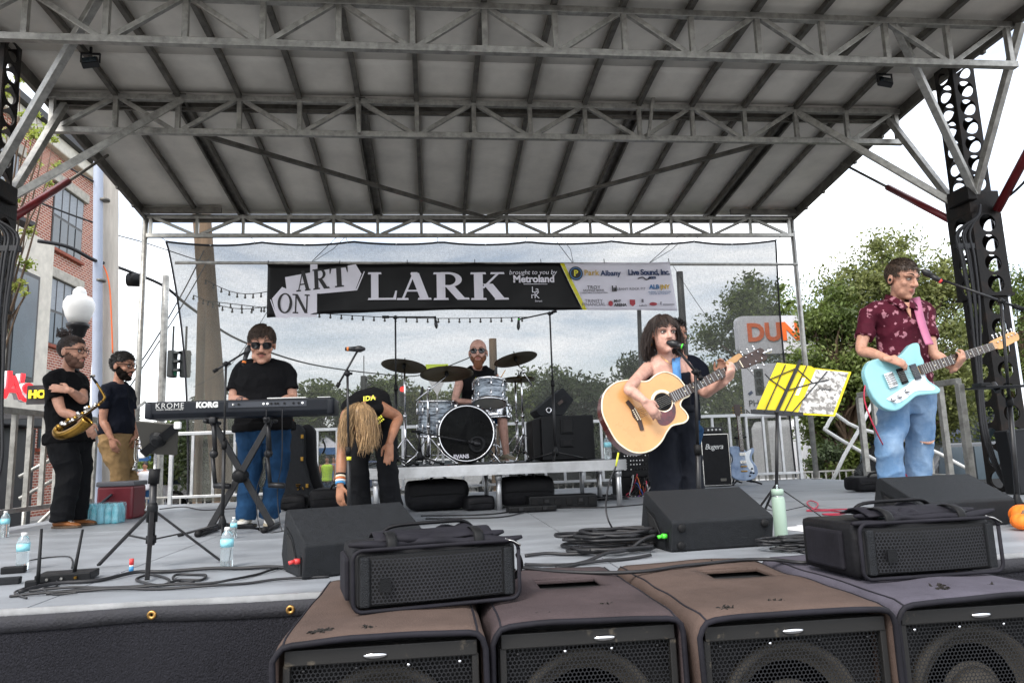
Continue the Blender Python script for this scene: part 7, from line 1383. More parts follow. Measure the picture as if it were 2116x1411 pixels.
HEADC = [((0, -.012, .035), (.077, .097, .088)), ((0, .022, -.028), (.063, .068, .085))]
def head_pts(H):
    rt_, f, u, c, s_ = H; return lambda x, y, z: c+rt_*(x*s_)+f*(y*s_)+u*(z*s_)
def build_head(m, H, jaw=1.0, nose=1.0):
    q = head_pts(H); rt_, f, u, c, s_ = H; fr = (rt_, f, u)
    def e(p, r): m.ell(q(*p), tuple(x*s_ for x in r), fr, 18, 12)
    for p, r in HEADC: e(p, r)
    e((0, .03, -.072), (.050*jaw, .055, .046)); e((0, .068, -.100), (.024*jaw, .02, .018))
    m.tube([q(0, .084, .018), q(0, .100, -.008), q(0, .108*nose, -.024)], [.009*s_, .011*s_, .014*s_], 10, 3, round_=True)
    for x in (-1, 1):
        e((x*.012, .098, -.028), (.009, .011, .008)); e((x*.038*jaw, .056, -.020), (.024*jaw, .024, .022)); e((x*.080, -.012, -.006), (.009, .020, .032)); e((x*.034*jaw, .046, -.07), (.020*jaw, .026, .026))
        m.tube([q(x*.05, .066, .028), q(x*.03, .084, .033), q(x*.008, .088, .027)], .0095*s_, 8, 3, round_=True)
    m.tube([q(-.024, .074, -.060), q(0, .084, -.060), q(.024, .074, -.060)], [.006*s_, .012*s_, .006*s_], 8, 3, round_=True)
def face_parts(t, H, hair, lip='lip', brow=True, eyes=True):
    q = head_pts(H); rt_, f, u, c, s_ = H
    for x in (-1, 1):
        if eyes:
            m = M(); m.ell(q(x*.032, .0765, .008), (.0135*s_, .0125*s_, .0085*s_), (rt_, f, u), 12, 8); o = m.obj('eye', 'eye_white', t, smooth=True)
            m = M(); m.ell(q(x*.032, .0845, .0075), (.0062*s_, .0052*s_, .0062*s_), (rt_, f, u), 10, 8); m.obj('iris', 'eye_dark', o, smooth=True)
            m = M(); m.tube([q(x*.017, .082, .0115), q(x*.032, .0880, .0150), q(x*.048, .075, .010)], .0034*s_, 6, 3); m.obj('eyelid', hair, o, smooth=True)
        if brow: m = M(); m.tube([q(x*.014, .094, .032), q(x*.032, .092, .041), q(x*.052, .072, .034)], [.004*s_, .0042*s_, .002*s_], 6, 3, flat=.7); m.obj('eyebrow', hair, t, smooth=True)
    m = M(); m.tube([q(-.022, .081, -.0585), q(-.006, .0925, -.0555), q(.006, .0925, -.0555), q(.022, .081, -.0585)], [.0015*s_, .0042*s_, .0042*s_, .0015*s_], 7, 3); m.tube([q(-.020, .081, -.0635), q(0, .0915, -.0655), q(.020, .081, -.0635)], [.0015*s_, .0048*s_, .0015*s_], 7, 3); m.obj('lips', lip, t, smooth=True)
def inside_push(p, H, k=1.04):
    rt_, f, u, c, s_ = H
    for (o, r) in HEADC:
        oc = c+rt_*(o[0]*s_)+f*(o[1]*s_)+u*(o[2]*s_); d = p-oc; l = V(d.dot(rt_)/(r[0]*s_*k), d.dot(f)/(r[1]*s_*k), d.dot(u)/(r[2]*s_*k)); L = l.length
        if 1e-6 < L < 1: p = oc+d/L
    return p
def hairline(x, y, z, front=.070, side=-.03, back=-.075, ear=.0):
    """Is the scalp point (unit direction from the cranium centre scaled) under hair?"""
    if y > .035: return z > front-.03*max(0, (abs(x)-.04)/.04)
    if y > -.02: return z > .028+ear if abs(x) > .05 else z > 0
    return z > back
def hair_cap(m, H, k=1.05, front=.070, back=-.075, n=34, mm=24, ear=0.0):
    q = head_pts(H); o, r = HEADC[0]; vs = []; keep = []
    for i in range(mm+1):
        a = math.pi*i/mm
        for j in range(n):
            b = 2*math.pi*j/n; x, y, z = math.sin(a)*math.cos(b), math.sin(a)*math.sin(b), math.cos(a); lx, ly, lz = o[0]+x*r[0]*k, o[1]+y*r[1]*k, o[2]+z*r[2]*k; vs.append(q(lx, ly, lz)); keep.append(hairline(lx, ly, lz, front, 0, back, ear))
    fs = [f_ for i in range(mm) for j in range(n) for f_ in [(i*n+j, (i+1)*n+j, (i+1)*n+(j+1) % n, i*n+(j+1) % n)] if sum(keep[v] for v in f_) >= 3]
    m.add(vs, fs)
def strands(m, H, n, L, steps, comb, grav, seed, rad=.004, front=.070, back=-.075, lift=.5, k=1.06, wave=0.0, ear=0.0, lvar=.25, hug=None, region=None):
    rnd = random.Random(seed); q = head_pts(H); rt_, f, u, c, s_ = H; o, r = HEADC[0]; cnt = 0; tries = 0
    while cnt < n and tries < n*40:
        tries += 1; d = V(rnd.gauss(0, 1), rnd.gauss(0, 1), rnd.gauss(0, 1)).normalized(); lx, ly, lz = o[0]+d.x*r[0], o[1]+d.y*r[1], o[2]+d.z*r[2]
        if not hairline(lx, ly, lz, front, 0, back, ear): continue
        if region and not region(lx, ly, lz): continue
        cnt += 1; p = q(lx*1.02, ly*1.02, lz*1.02); nrm = (rt_*d.x+f*d.y+u*d.z).normalized(); cb = comb(lx, ly, lz); v = (nrm*lift+rt_*cb[0]+f*cb[1]+u*cb[2]+V(rnd.gauss(0, .18), rnd.gauss(0, .18), rnd.gauss(0, .18))).normalized(); pts = [p-nrm*.004]; st_ = L*(1+rnd.uniform(-lvar, lvar))/steps; ph_ = rnd.uniform(0, 6.3)
        for i in range(steps):
            v = (v+V(0, 0, -grav)+V(rnd.gauss(0, .05), rnd.gauss(0, .05), 0)+V(math.sin(ph_+i*1.1), math.cos(ph_+i*.9), 0)*wave).normalized(); p = inside_push(p+v*st_, H, k*(1+rnd.random()*.03))
            if hug is not None:
                oc = q(*o); dd = p-oc; l = V(dd.dot(rt_)/(r[0]*s_), dd.dot(f)/(r[1]*s_), dd.dot(u)/(r[2]*s_)); p = oc+dd/l.length*(k+hug*(i+1)/steps*(.4+rnd.random()))
            pts.append(p)
        r0 = rad*s_*rnd.uniform(.7, 1.3); m.tube(pts, [r0*.8]+[r0]*(len(pts)-2)+[r0*.25], 4, 1, cap=False, flat=.6)
def glasses(t, H, dark=True, nm='glasses', fr='frame_black'):
    q = head_pts(H); rt_, f, u, c, s_ = H; m = M(); z0, y0 = .008, .098
    for x in (-1, 1):
        w_, h_ = .0265, (.0205 if dark else .019); ol_ = [q(x*.034+w_*math.copysign(abs(math.cos(a))**.7, math.cos(a)), y0-.012*abs(math.cos(a))*(1 if math.cos(a)*x > 0 else .2), z0+h_*math.copysign(abs(math.sin(a))**.7, math.sin(a))) for a in [2*math.pi*i/20 for i in range(20)]]
        m.tube(ol_+[ol_[0]], .0028*s_, 6); m.tube([q(x*.060, y0-.016, z0+.012), q(x*.079, .02, z0+.008), q(x*.084, -.02, z0)], .0026*s_, 6)
        if dark: k = M(); k.add(ol_, [tuple(range(20))]); k.obj('lens', 'lens', t, solid=.002)
    m.tube([q(-.009, y0-.002, z0+.006), q(0, y0+.002, z0+.009), q(.009, y0-.002, z0+.006)], .0028*s_, 6); return m.obj(nm, fr, t, smooth=True)
def beard(t, H, mt, thick=.010, longk=0.0, full=True):
    """Beard grown on the jaw: shells over the lower face, cut along the cheek line and open round the mouth."""
    q = head_pts(H); m = M(); k = thick/.06; n, mm = 30, 24
    for (o, r) in (((0, .022, -.028), (.063, .068, .085)), ((0, .03, -.072), (.050, .055, .046)), ((0, .066, -.100-longk*.6), (.034, .026, .022+longk)), ((-.034, .046, -.07), (.020, .026, .026)), ((.034, .046, -.07), (.020, .026, .026)), ((0, .012, -.045), (.068, .055, .05))):
        vs = []; ok = []
        for i in range(mm+1):
            a_ = math.pi*i/mm
            for j in range(n):
                b_ = 2*math.pi*j/n; x, y, z = o[0]+(r[0]+thick*.6)*math.sin(a_)*math.cos(b_), o[1]+(r[1]+thick*.6)*math.sin(a_)*math.sin(b_), o[2]+(r[2]+thick*.6)*math.cos(a_)
                vs.append(q(x, y, z)); ok.append(y > -.012 and z < .008-.72*max(0, y) and not (abs(x) < .026 and -.076 < z and y > .06))
        m.add(vs, [f_ for i in range(mm) for j in range(n) for f_ in [(i*n+j, (i+1)*n+j, (i+1)*n+(j+1) % n, i*n+(j+1) % n)] if sum(ok[v] for v in f_) >= 3])
    m.tube([q(-.034, .074, -.066), q(-.024, .087, -.048), q(0, .097, -.0425), q(.024, .087, -.048), q(.034, .074, -.066)], [thick*.5, thick*.6, thick*.5, thick*.6, thick*.5], 8, 4, round_=True)
    return m.obj('beard', mt, t, smooth=True, disp=.004, ds=.010)
def ribbon(m, pts, wv, th=.004, k=4):
    P_ = spline([tuple(p) for p in pts], k); wv = Vector(wv); rings = []
    for i, p in enumerate(P_):
        d = (P_[min(i+1, len(P_)-1)]-P_[max(i-1, 0)]).normalized(); w_ = (wv-d*wv.dot(d)); w_ = w_.normalized()*wv.length; nn = d.cross(w_).normalized()*th; rings.append([p-w_/2-nn, p+w_/2-nn, p+w_/2+nn, p-w_/2+nn])
    m.loft(rings)
def shoe(t, ank, d, mt, sole='shoe_sole', L=.27, boot=0.0):
    d = V(d[0], d[1], 0).normalized(); s_ = V(-d.y, d.x, 0); g = V(ank.x, ank.y, ank.z-.088); z = V(0, 0, 1); m = M(); rr = []
    prof_ = [(-.075, .030, .062), (-.06, .036, .082+boot), (-.02, .038, .092+boot), (.03, .041, .078), (.08, .044, .058), (.13, .046, .048), (.165, .040, .042), (.19, .022, .030)]
    for x, w_, h_ in prof_: rr.append([g+d*x*L/.27+s_*(w_*math.cos(a))+z*(.012+max(0, h_-.012)*(.5+.5*math.sin(a))) for a in [2*math.pi*i/14-math.pi/2 for i in range(14)]])
    m.loft(rr); o = m.obj('shoe', mt, t, smooth=True, sub=1); k = M(); k.prism([(p*L/.27, w_*1.08) for p, w_, h_ in prof_]+[(p*L/.27, -w_*1.08) for p, w_, h_ in prof_[::-1]], g, d, s_, .020, -.001); k.obj('sole', sole, o, bev=.004)
    l_ = M(); [l_.bar(g+d*(.04+.022*i)-s_*.02+z*(.082-.010*i), g+d*(.045+.022*i)+s_*.02+z*(.082-.010*i), .006, .004) for i in range(4)]; l_.obj('laces', 'shoe_white' if mt != 'shoe_white' else 'shoe_sole', o); return o
def person(lab, J, skin, face, front, bulk=1.0, hs=1.1, top=None, bottom=None, shoes=None, headup=V(0, 0, 1), jaw=1.0, hands=True, hipw=.10, shw=None, tor=(1.0, 1.0)):
    """J: joints a (person's right) and b (left). Returns the Empty and the head frame."""
    base = V(J['pel'].x, J['pel'].y, min(J['aa'].z, J['ab'].z)-.088); t = thing('person', lab, 'person', base, 'people on the stage')
    rt_, f, u = orient(face, headup); H = (rt_, f, u, J['head'], hs)
    pel, nb, sa, sb = J['pel'], J['nb'], J['sa'], J['sb']; ax = (nb-pel).normalized(); sd = (sa-sb); sd = (sd-ax*sd.dot(ax)).normalized(); fr = ax.cross(sd)
    if fr.dot(Vector(front)) < 0: fr = -fr
    ha = J.get('hipa', pel+sd*hipw*bulk**.5); hb = J.get('hipb', pel-sd*hipw*bulk**.5); shw_ = shw or ((sa-sb).length/2)
    bend = J.get('bend', V(0, 0, 0)); T_ = (nb-pel).length
    def torso(inf, lo=-.12, hi=1.0, shk=1.0):
        S = []; 
        for k, (v_, a, b) in enumerate(((-.16, .10, .085), (-.04, .165, .105), (.14, .160*tor[0], .112*tor[1]), (.34, .150*tor[0], .112*tor[1]), (.55, .160, .115), (.75, .168, .115), (.90, shw_/bulk*.98, .090), (.985, shw_/bulk*.66, .070), (1.03, .055, .055))):
            if v_ < lo or v_ > hi: continue   # clip to the garment
            S.append((pel+ax*(v_*T_)+bend*math.sin(max(0, min(1, v_))*math.pi), a*bulk+inf, b*bulk+inf, sd, fr))
        return S
    m = M(); ringloft(m, torso(0)); q = head_pts(H); m.tube([nb-ax*.06, nb+(q(0, -.012, -.055)-nb)*.4, q(0, -.005, -.045)], [.062*bulk**.5, .052*bulk**.4, .054*hs], 14, 3)
    m.tube([sa.lerp(nb, .75), sa.lerp(nb, .4)+ax*.01], [.05, .045], 10, 3, round_=True); m.tube([sb.lerp(nb, .75), sb.lerp(nb, .4)+ax*.01], [.05, .045], 10, 3, round_=True)
    build_head(m, H, jaw); b_ = bulk**.8
    for s_, e, w_ in ((sa, J['ea'], J['wa']), (sb, J['eb'], J['wb'])): m.tube([s_, s_.lerp(e, .4), e, e.lerp(w_, .35), w_], [.054*b_, .050*b_, .038*b_, .040*b_, .026*b_**.5], 12, 4, round_=True)
    if hands:
        hsz = J.get('hs', 1.0)
        hand(m, J['wa'], J['da'], J['na'], J.get('ca', .5), hsz, J.get('ta', 1)); hand(m, J['wb'], J['db'], J['nb_'], J.get('cb', .5), hsz, J.get('tb', -1))
    for h_, k, a in ((ha, J['ka'], J['aa']), (hb, J['kb'], J['ab'])): m.tube([h_+V(0, 0, .02), h_.lerp(k, .5), k, k.lerp(a, .35), a], [.088*b_, .076*b_, .054*b_, .054*b_, .036], 12, 4, round_=True)
    m.obj('body', skin, t, fuse=.0058, sm=6)
    if top:
        m = M(); inf = top.get('inf', .021); ringloft(m, torso(inf, top.get('lo', .10 if 'hem' in top else -.10), top.get('hi', .99)))
        if top.get('hem'): c = pel+ax*(top['hem']*T_); ringloft(m, [(c, .172*tor[0]**.5*bulk+inf+.014, .120*tor[1]**.5*bulk+inf+.014, sd, fr), (pel+ax*(.12*T_), .166*tor[0]*bulk+inf+.006, .116*tor[1]*bulk+inf+.006, sd, fr)])
        sl_ = top.get('sleeve', .6)
        for s_, e in ((sa, J['ea']), (sb, J['eb'])):
            if sl_ > 0: x = s_.lerp(e, sl_); m.tube([s_.lerp(nb, .68), s_, s_.lerp(e, sl_*.5), x], [.060*bulk, .060*b_+.006, .058*b_+.006, (.058 if not top.get('loose') else .068)*b_], 14, 4)
            elif sl_ == 0: m.tube([s_.lerp(nb, .6), s_.lerp(nb, .15)], [.065*bulk, .062*bulk], 12, 3, round_=True)
        m.obj(top.get('name', 't_shirt'), top['mat'], t, fuse=.009, sm=3, disp=top.get('disp', .013), ds=top.get('ds', .15), crease=True)
    if bottom:
        m = M(); inf = bottom.get('inf', .022); ringloft(m, torso(inf-.005, -.2, .15)); kf = bottom.get('kf', 1.0)
        for h_, k, a in ((ha, J['ka'], J['aa']), (hb, J['kb'], J['ab'])):
            L = bottom.get('len', 1.0); R0, R1, R2, R3 = [r*b_*kf+inf for r in bottom.get('rad', (.092, .082, .062, .058))]
            if L >= 1: m.tube([h_+V(0, 0, .03), h_.lerp(k, .5), k, k.lerp(a, .5), a+V(0, 0, bottom.get('cuff', -.03))], [R0, R1, R2, (R2+R3)/2, R3], 16, 4)
            else: m.tube([h_+V(0, 0, .03), h_.lerp(k, .5), h_.lerp(k, L*1.5)], [R0, R1, R1*.95], 16, 4)
        m.obj(bottom.get('name', 'trousers'), bottom['mat'], t, fuse=.009, sm=3, disp=bottom.get('disp', .012), ds=bottom.get('ds', .15), crease=True)
        if bottom.get('belt'): m = M(); c = pel+ax*(.14*T_); ringloft(m, [(c-ax*.02, .168*bulk+inf+.006, .114*bulk+inf+.006, sd, fr), (c+ax*.02, .166*bulk+inf+.006, .114*bulk+inf+.006, sd, fr)]); m.obj('belt', bottom['belt'], t, smooth=True)
    if shoes:
        for a, d in ((J['aa'], J['toa']), (J['ab'], J['tob'])): shoe(t, a, d, shoes[0], shoes[1])
    return t, H
def on_neck(T, x, s_): return T @ V(x, 0, .0)
def flr(px, Y, z=.09): return V(aY(px, 1060, Y).x, Y, z)
def cs(p): return p   # joint shorthand
# --- saxophone player
J = dict(head=aY(150, 728, 7.2), nb=aY(138, 770, 7.24), sa=aY(107, 784, 7.06), sb=aY(164, 788, 7.42), ea=aY(127, 848, 6.98), wa=aY(180, 872, 6.98), da=V(.35, -.05, -.8), na=V(.2, -.9, .3), ca=.55, eb=aY(172, 826, 7.12), wb=aY(143, 806, 6.93), db=V(-1, -.15, .18), nb_=V(.1, -1, .2), cb=.25,
         pel=aY(143, 912, 7.25), ka=flr(138, 7.15, .50), kb=flr(160, 7.36, .50), aa=flr(128, 7.12), ab=flr(158, 7.36), toa=(1, -.25), tob=(1, -.1))
t, H = person('man in black with hair bun and glasses holding a saxophone', J, 'skin_fair', (.97, -.18, -.06), (.85, -.5, 0), 1.12, 1.27, dict(mat='cotton_black', sleeve=.62, hem=-.02, name='shirt', loose=1), dict(mat='trousers_black', rad=(.098, .088, .074, .066)), ('leather_tan', 'leather_dark'), tor=(1.08, 1.15))
face_parts(t, H, 'hair_dark'); glasses(t, H, False); beard(t, H, 'stubble', .005)
m = M(); hair_cap(m, H, 1.045, .066, -.06); strands(m, H, 900, .07, 5, lambda x, y, z: (0, -.9, .35 if z > .05 else .6), 0, 4, .0022, .066, -.06, .02, 1.05, hug=.03); m.obj('hair', 'hair_brown', t, smooth=True)
m = M(); q = head_pts(H); m.ell(q(0, -.085, .135), (.045, .045, .04), H[:3], 16, 12); m.tube([q(0, -.07, .10), q(0, -.08, .125)], .03, 12); rnd = random.Random(2)
for k in range(60): a = rnd.uniform(0, 6.28); b = rnd.uniform(-1, 1); p = q(.047*math.cos(a), -.085+.047*math.sin(a), .135+.03*b); p2 = q(.05*math.cos(a+.9), -.085+.05*math.sin(a+.9), .135+.03*b+.02); m.tube([p, p.lerp(p2, .5)+(p-q(0, -.085, .135))*.15, p2], .003, 4)
m.obj('hair_bun', 'hair_brown', t, smooth=True)
# --- trumpet player
J = dict(head=aY(254, 757, 8.3), nb=aY(243, 794, 8.32), sa=aY(220, 807, 8.14), sb=aY(266, 810, 8.52), ea=aY(213, 868, 8.10), wa=aY(230, 905, 8.04), da=V(.3, -.1, -.9), na=V(-.2, -.95, .1), ca=.45, eb=aY(272, 868, 8.52), wb=aY(281, 897, 8.36), db=V(.15, -.1, -.9), nb_=V(.9, -.3, .1), cb=.7,
         pel=aY(240, 915, 8.3), ka=flr(243, 8.2, .50), kb=flr(256, 8.4, .50), aa=flr(250, 8.22), ab=flr(283, 8.36), toa=(1, -.3), tob=(1, -.2))
t, H = person('bearded man in navy t-shirt and tan chinos holding a trumpet', J, 'skin_warm', (.97, -.22, -.14), (.9, -.43, 0), 1.06, 1.26, dict(mat='cotton_navy', sleeve=.62, hem=.0), dict(mat='chino_tan', rad=(.096, .086, .070, .060)), ('canvas_brown', 'shoe_sole'), tor=(1.05, 1.15))
face_parts(t, H, 'hair_black'); glasses(t, H, False); beard(t, H, 'beard_black', .007); m = M(); hair_cap(m, H, 1.05, .066, -.05); strands(m, H, 1300, .040, 4, lambda x, y, z: (.1, .7, .1), .03, 6, .0022, .062, -.05, .14, 1.06, hug=.14); m.obj('hair', 'hair_black', t, smooth=True)
# --- keyboard player
J = dict(head=aY(541, 712, 6.40), nb=aY(543, 750, 6.5), sa=aY(499, 766, 6.52), sb=aY(590, 766, 6.52), ea=aY(483, 824, 6.48), wa=aY(519, 836, 6.20), da=V(.25, -1, -.12), na=V(0, -.1, 1), ca=.35, eb=aY(604, 822, 6.48), wb=aY(570, 836, 6.20), db=V(-.2, -1, -.12), nb_=V(0, -.1, 1), cb=.35,
         pel=aY(545, 893, 6.5), ka=flr(516, 6.42, .48), kb=flr(572, 6.45, .48), aa=flr(508, 6.46), ab=flr(556, 6.5), toa=(-.12, -1), tob=(.25, -1))
t, H = person('man in black t-shirt and sunglasses playing the keyboard', J, 'skin_fair', (.2, -.97, -.30), (0, -1, 0), 1.26, 1.34, dict(mat='cotton_black', sleeve=.72, hem=.02, loose=1), dict(mat='denim_blue', rad=(.080, .072, .056, .050), name='jeans'), ('shoe_white', 'shoe_sole'), jaw=1.15, tor=(1.14, 1.2))
face_parts(t, H, 'hair_dark', eyes=False); glasses(t, H, True, 'sunglasses'); q = head_pts(H); m = M(); m.tube([q(-.026, .088, -.05), q(0, .099, -.0425), q(.026, .088, -.05)], .006, 8, 4, round_=True); m.obj('moustache', 'stubble', t, smooth=True)
m = M(); hair_cap(m, H, 1.07, .064, -.03, ear=-.005); strands(m, H, 1500, .055, 5, lambda x, y, z: (.55 if x > -.03 else -.4, .6, -.1), .10, 8, .0022, .062, -.03, .03, 1.08, ear=-.005, hug=.10); m.obj('hair', 'hair_short_brown', t, smooth=True)
w_ = J['wb']+(J['eb']-J['wb']).normalized()*.03; m = M(); ax_ = (J['eb']-J['wb']).normalized(); m.tube([w_-ax_*.012, w_+ax_*.012], .036, 14); o = m.obj('watch', 'rubber', t, smooth=True)
w_ = J['wa'].lerp(J['ea'], .45); m = M(); rnd = random.Random(4); ax_ = (J['ea']-J['wa']).normalized(); xx, yy, _ = frame(ax_)
for k in range(12): a = rnd.uniform(0, 6.28); m.tube([w_+ax_*rnd.uniform(-.05, .06)+(xx*math.cos(a+.35*i)+yy*math.sin(a+.35*i))*.0445 for i in range(4)], .0025, 4)
m.obj('tattoo', 'ink_tattoo', t)
# --- bending woman
J = dict(head=aY(744, 868, 5.36), nb=aY(752, 838, 5.58), sa=aY(718, 858, 5.50), sb=aY(786, 842, 5.58), ea=aY(706, 938, 5.42), wa=aY(703, 1002, 5.34), da=V(-.02, -.12, -1), na=V(-.5, -.85, 0), ca=.4, eb=aY(823, 862, 5.66), wb=aY(805, 914, 5.52), db=V(-.04, -.35, -.9), nb_=V(.1, -.95, .3), cb=.15,
         pel=aY(770, 872, 5.98), ka=flr(742, 5.72, .47), kb=flr(801, 5.70, .47), aa=flr(748, 5.86), ab=flr(812, 5.86), toa=(-.15, -1), tob=(.2, -1), hs=.95, bend=V(0, 0, .05))
t, H = person('blonde woman in black bending forward to pick up a bottle', J, 'skin_tan', (-.12, -.42, -.9), (0, -.3, -1), .98, 1.0, dict(mat='cotton_black', sleeve=0, lo=-.1, name='sleeveless_top'), dict(mat='trousers_black', rad=(.086, .076, .064, .074), inf=.014), ('canvas_brown', 'shoe_sole'), V(-.1, -.9, .42), hipw=.105, shw=.165)
m = M(); hair_cap(m, H, 1.05, .066, -.075); strands(m, H, 2600, .19, 11, lambda x, y, z: (.6 if x > 0 else -.6, .2, .2), .45, 3, .0015, .062, -.075, .08, 1.10, .30, lvar=.35); m.obj('hair', 'hair_blonde', t, smooth=True)
glasses(t, H, False)
ax_ = (J['ea']-J['wa']).normalized()
for k, mt_ in enumerate(('tape_blue', 'tape_white', 'cord_orange', 'binding', 'rubber')): c = J['wa']+ax_*(.015+.016*k); m = M(); m.tube([c-ax_*.006, c+ax_*.006], .036, 14); m.obj('bracelet', mt_, t, smooth=True)
lettering('shirt_print', 'IDA', aY(763, 823, 5.50), V(1, 0, .12), V(0, .25, 1), .052, 'tape_yellow', t, .002, 'CENTER', 1.1, 0, .002)
m = M(); rnd = random.Random(1)
for r_ in range(2):
    for k in range(6): p = aY(772+3.2*k+4*r_, 873-2.6*k+6*r_, 5.45); m.box(p, (.010, .004, .020-.006*r_), Matrix.Rotation(R(-30+rnd.gauss(0, 12)), 3, 'Y'))
m.obj('shirt_print', 'tape_yellow', t)
# --- drummer
J = dict(head=aY(988, 729, 8.02), nb=aY(986, 761, 8.1), sa=aY(952, 779, 8.12), sb=aY(1021, 777, 8.12), ea=aY(940, 830, 8.02), wa=aY(974, 830, 7.78), da=V(.6, -.5, -.05), na=V(-.2, -.3, 1), ca=.8, eb=aY(1034, 826, 8.02), wb=aY(1008, 832, 7.76), db=V(-.3, -.6, 0), nb_=V(.2, -.3, 1), cb=.8,
         pel=V(aY(984, 860, 8.26).x, 8.26, 1.03), ka=V(aY(950, 870, 7.85).x, 7.85, .96), kb=V(aY(1036, 862, 7.88).x, 7.88, .95), aa=V(aY(956, 935, 7.8).x, 7.8, .53), ab=V(aY(1046, 935, 7.85).x, 7.85, .535), toa=(-.1, -1), tob=(.5, -.85))
t, H = person('bald bearded drummer in sunglasses and black sleeveless shirt', J, 'skin_pale', (-.10, -1, -.02), (0, -1, 0), 1.02, 1.26, dict(mat='cotton_black', sleeve=0, hem=-.02, name='sleeveless_shirt'), dict(mat='denim_blue', len=.62, name='shorts'), ('shoe_khaki', 'shoe_sole'))
face_parts(t, H, 'beard_red', eyes=False); glasses(t, H, True, 'sunglasses'); beard(t, H, 'beard_red', .010, .020)
q_ = aY(985, 792, 7.94); m = M(); rnd = random.Random(8)
for k in range(7): a = R(-10+30*k); m.tube([q_, q_+V(math.cos(a)*.035, -.002, math.sin(a)*.06+.01)], [.006, .002], 5)
m.obj('shirt_print', 'tape_yellow', t); m = M(); m.tube([J['nb']+V(-.06, -.06, -.0), J['nb']+V(-.03, -.115, -.045), J['nb']+V(.03, -.115, -.045), J['nb']+V(.06, -.06, 0)], .003, 5, 5); m.obj('necklace', 'rubber', t)
for k, (w_, e_, lab) in enumerate(((J['wa']+V(.05, -.05, 0), aY(1010, 790, 7.5), 'drumstick in the drummer\'s right hand'), (J['wb']+V(-.03, -.06, 0), aY(1044, 765, 7.6), 'drumstick in the drummer\'s left hand'))): m = M(); m.tube([w_-(e_-w_).normalized()*.1, e_], [.007, .005], 8, 1, round_=True); tag(m.obj('drumstick', 'maple', smooth=True), lab, 'drumstick', 'drumsticks')
# --- singer
J = dict(head=aY(1371, 692, 4.50), nb=aY(1376, 740, 4.56), sa=aY(1340, 760, 4.56), sb=aY(1414, 756, 4.60), ea=aY(1299, 803, 4.27), wa=aY(1331, 828, 4.21), da=V(.5, -.05, -.62), na=V(-.1, -1, .1), ca=.38, eb=aY(1455, 812, 4.56), wb=on_neck(TA, .80, SA)+V(-.035, .020, -.080), db=V(.32, -.55, .70), nb_=V(.25, -.80, -.55), cb=.75, tb=-1,
         pel=aY(1389, 872, 4.62), ka=flr(1379, 4.58, .42), kb=flr(1428, 4.62, .42), aa=flr(1383, 4.56), ab=flr(1430, 4.60), toa=(-.1, -1), tob=(.15, -1), hs=.88)
t, H = person('young singer with dark bob haircut and strapless top playing acoustic guitar', J, 'skin_pale', (.06, -1, -.04), (0, -1, 0), .82, 1.06, dict(mat='cotton_navy', sleeve=-1, hi=.76, lo=.10, name='strapless_top', disp=.008, inf=.014), dict(mat='wide_pants', rad=(.084, .086, .090, .096), inf=.02, cuff=-.05, name='wide_trousers', ds=.14), ('canvas_brown', 'shoe_sole'), hipw=.085, shw=.135, jaw=.80)
face_parts(t, H, 'hair_brown', 'lip'); m = M(); hair_cap(m, H, 1.06, .066, -.08); strands(m, H, 1600, .175, 10, lambda x, y, z: (.8 if x > 0 else -.8, -.35, -.1), (.5), 12, .0021, .068, -.085, .08, 1.11, .20, ear=.0, region=lambda x, y, z: y < .035); strands(m, H, 380, .046, 5, lambda x, y, z: (.35 if x > 0 else -.35, .7, -.2), (.3), 13, .0019, .066, 0, .05, 1.08, .03, lvar=.15, region=lambda x, y, z: y > .03 and abs(x) < .06); m.obj('hair', 'hair_brown', t, smooth=True)
q = head_pts(H)
for x in (-1, 1): m = M(); c = q(x*.082, -.004, -.05); m.tube([c+H[1]*(.015*math.cos(a))+H[2]*(.018*math.sin(a)) for a in [2*math.pi*i/14 for i in range(15)]], .0025, 6); m.obj('hoop_earring', 'gold', t, smooth=True)
m = M(); ax_ = J['nb']; m.tube([ax_+V(-.05, -.045, .01), ax_+V(-.025, -.085, -.03), ax_+V(.0, -.095, -.05), ax_+V(.025, -.085, -.03), ax_+V(.05, -.045, .01)], .0018, 5, 4); m.obj('necklace', 'gold', t)
m = M(); c = J['pel']+(J['nb']-J['pel'])*.20; ringloft(m, [(c-V(0, 0, .02), .155, .115, V(1, 0, 0), V(0, 1, 0)), (c+V(0, 0, .02), .152, .112, V(1, 0, 0), V(0, 1, 0))]); m.obj('waistband', 'wide_pants', t, smooth=True)
st_ = thing('guitar_strap', 'blue patterned guitar strap over the singer\'s shoulder', 'strap', J['sb']); m = M(); ribbon(m, [aY(1398, 742, 4.70), aY(1398, 736, 4.60), aY(1397, 748, 4.47), aY(1399, 775, 4.42), aY(1401, 800, 4.36)], V(.052, .0, 0)); m.obj('webbing', 'strap_blue', st_, smooth=True)
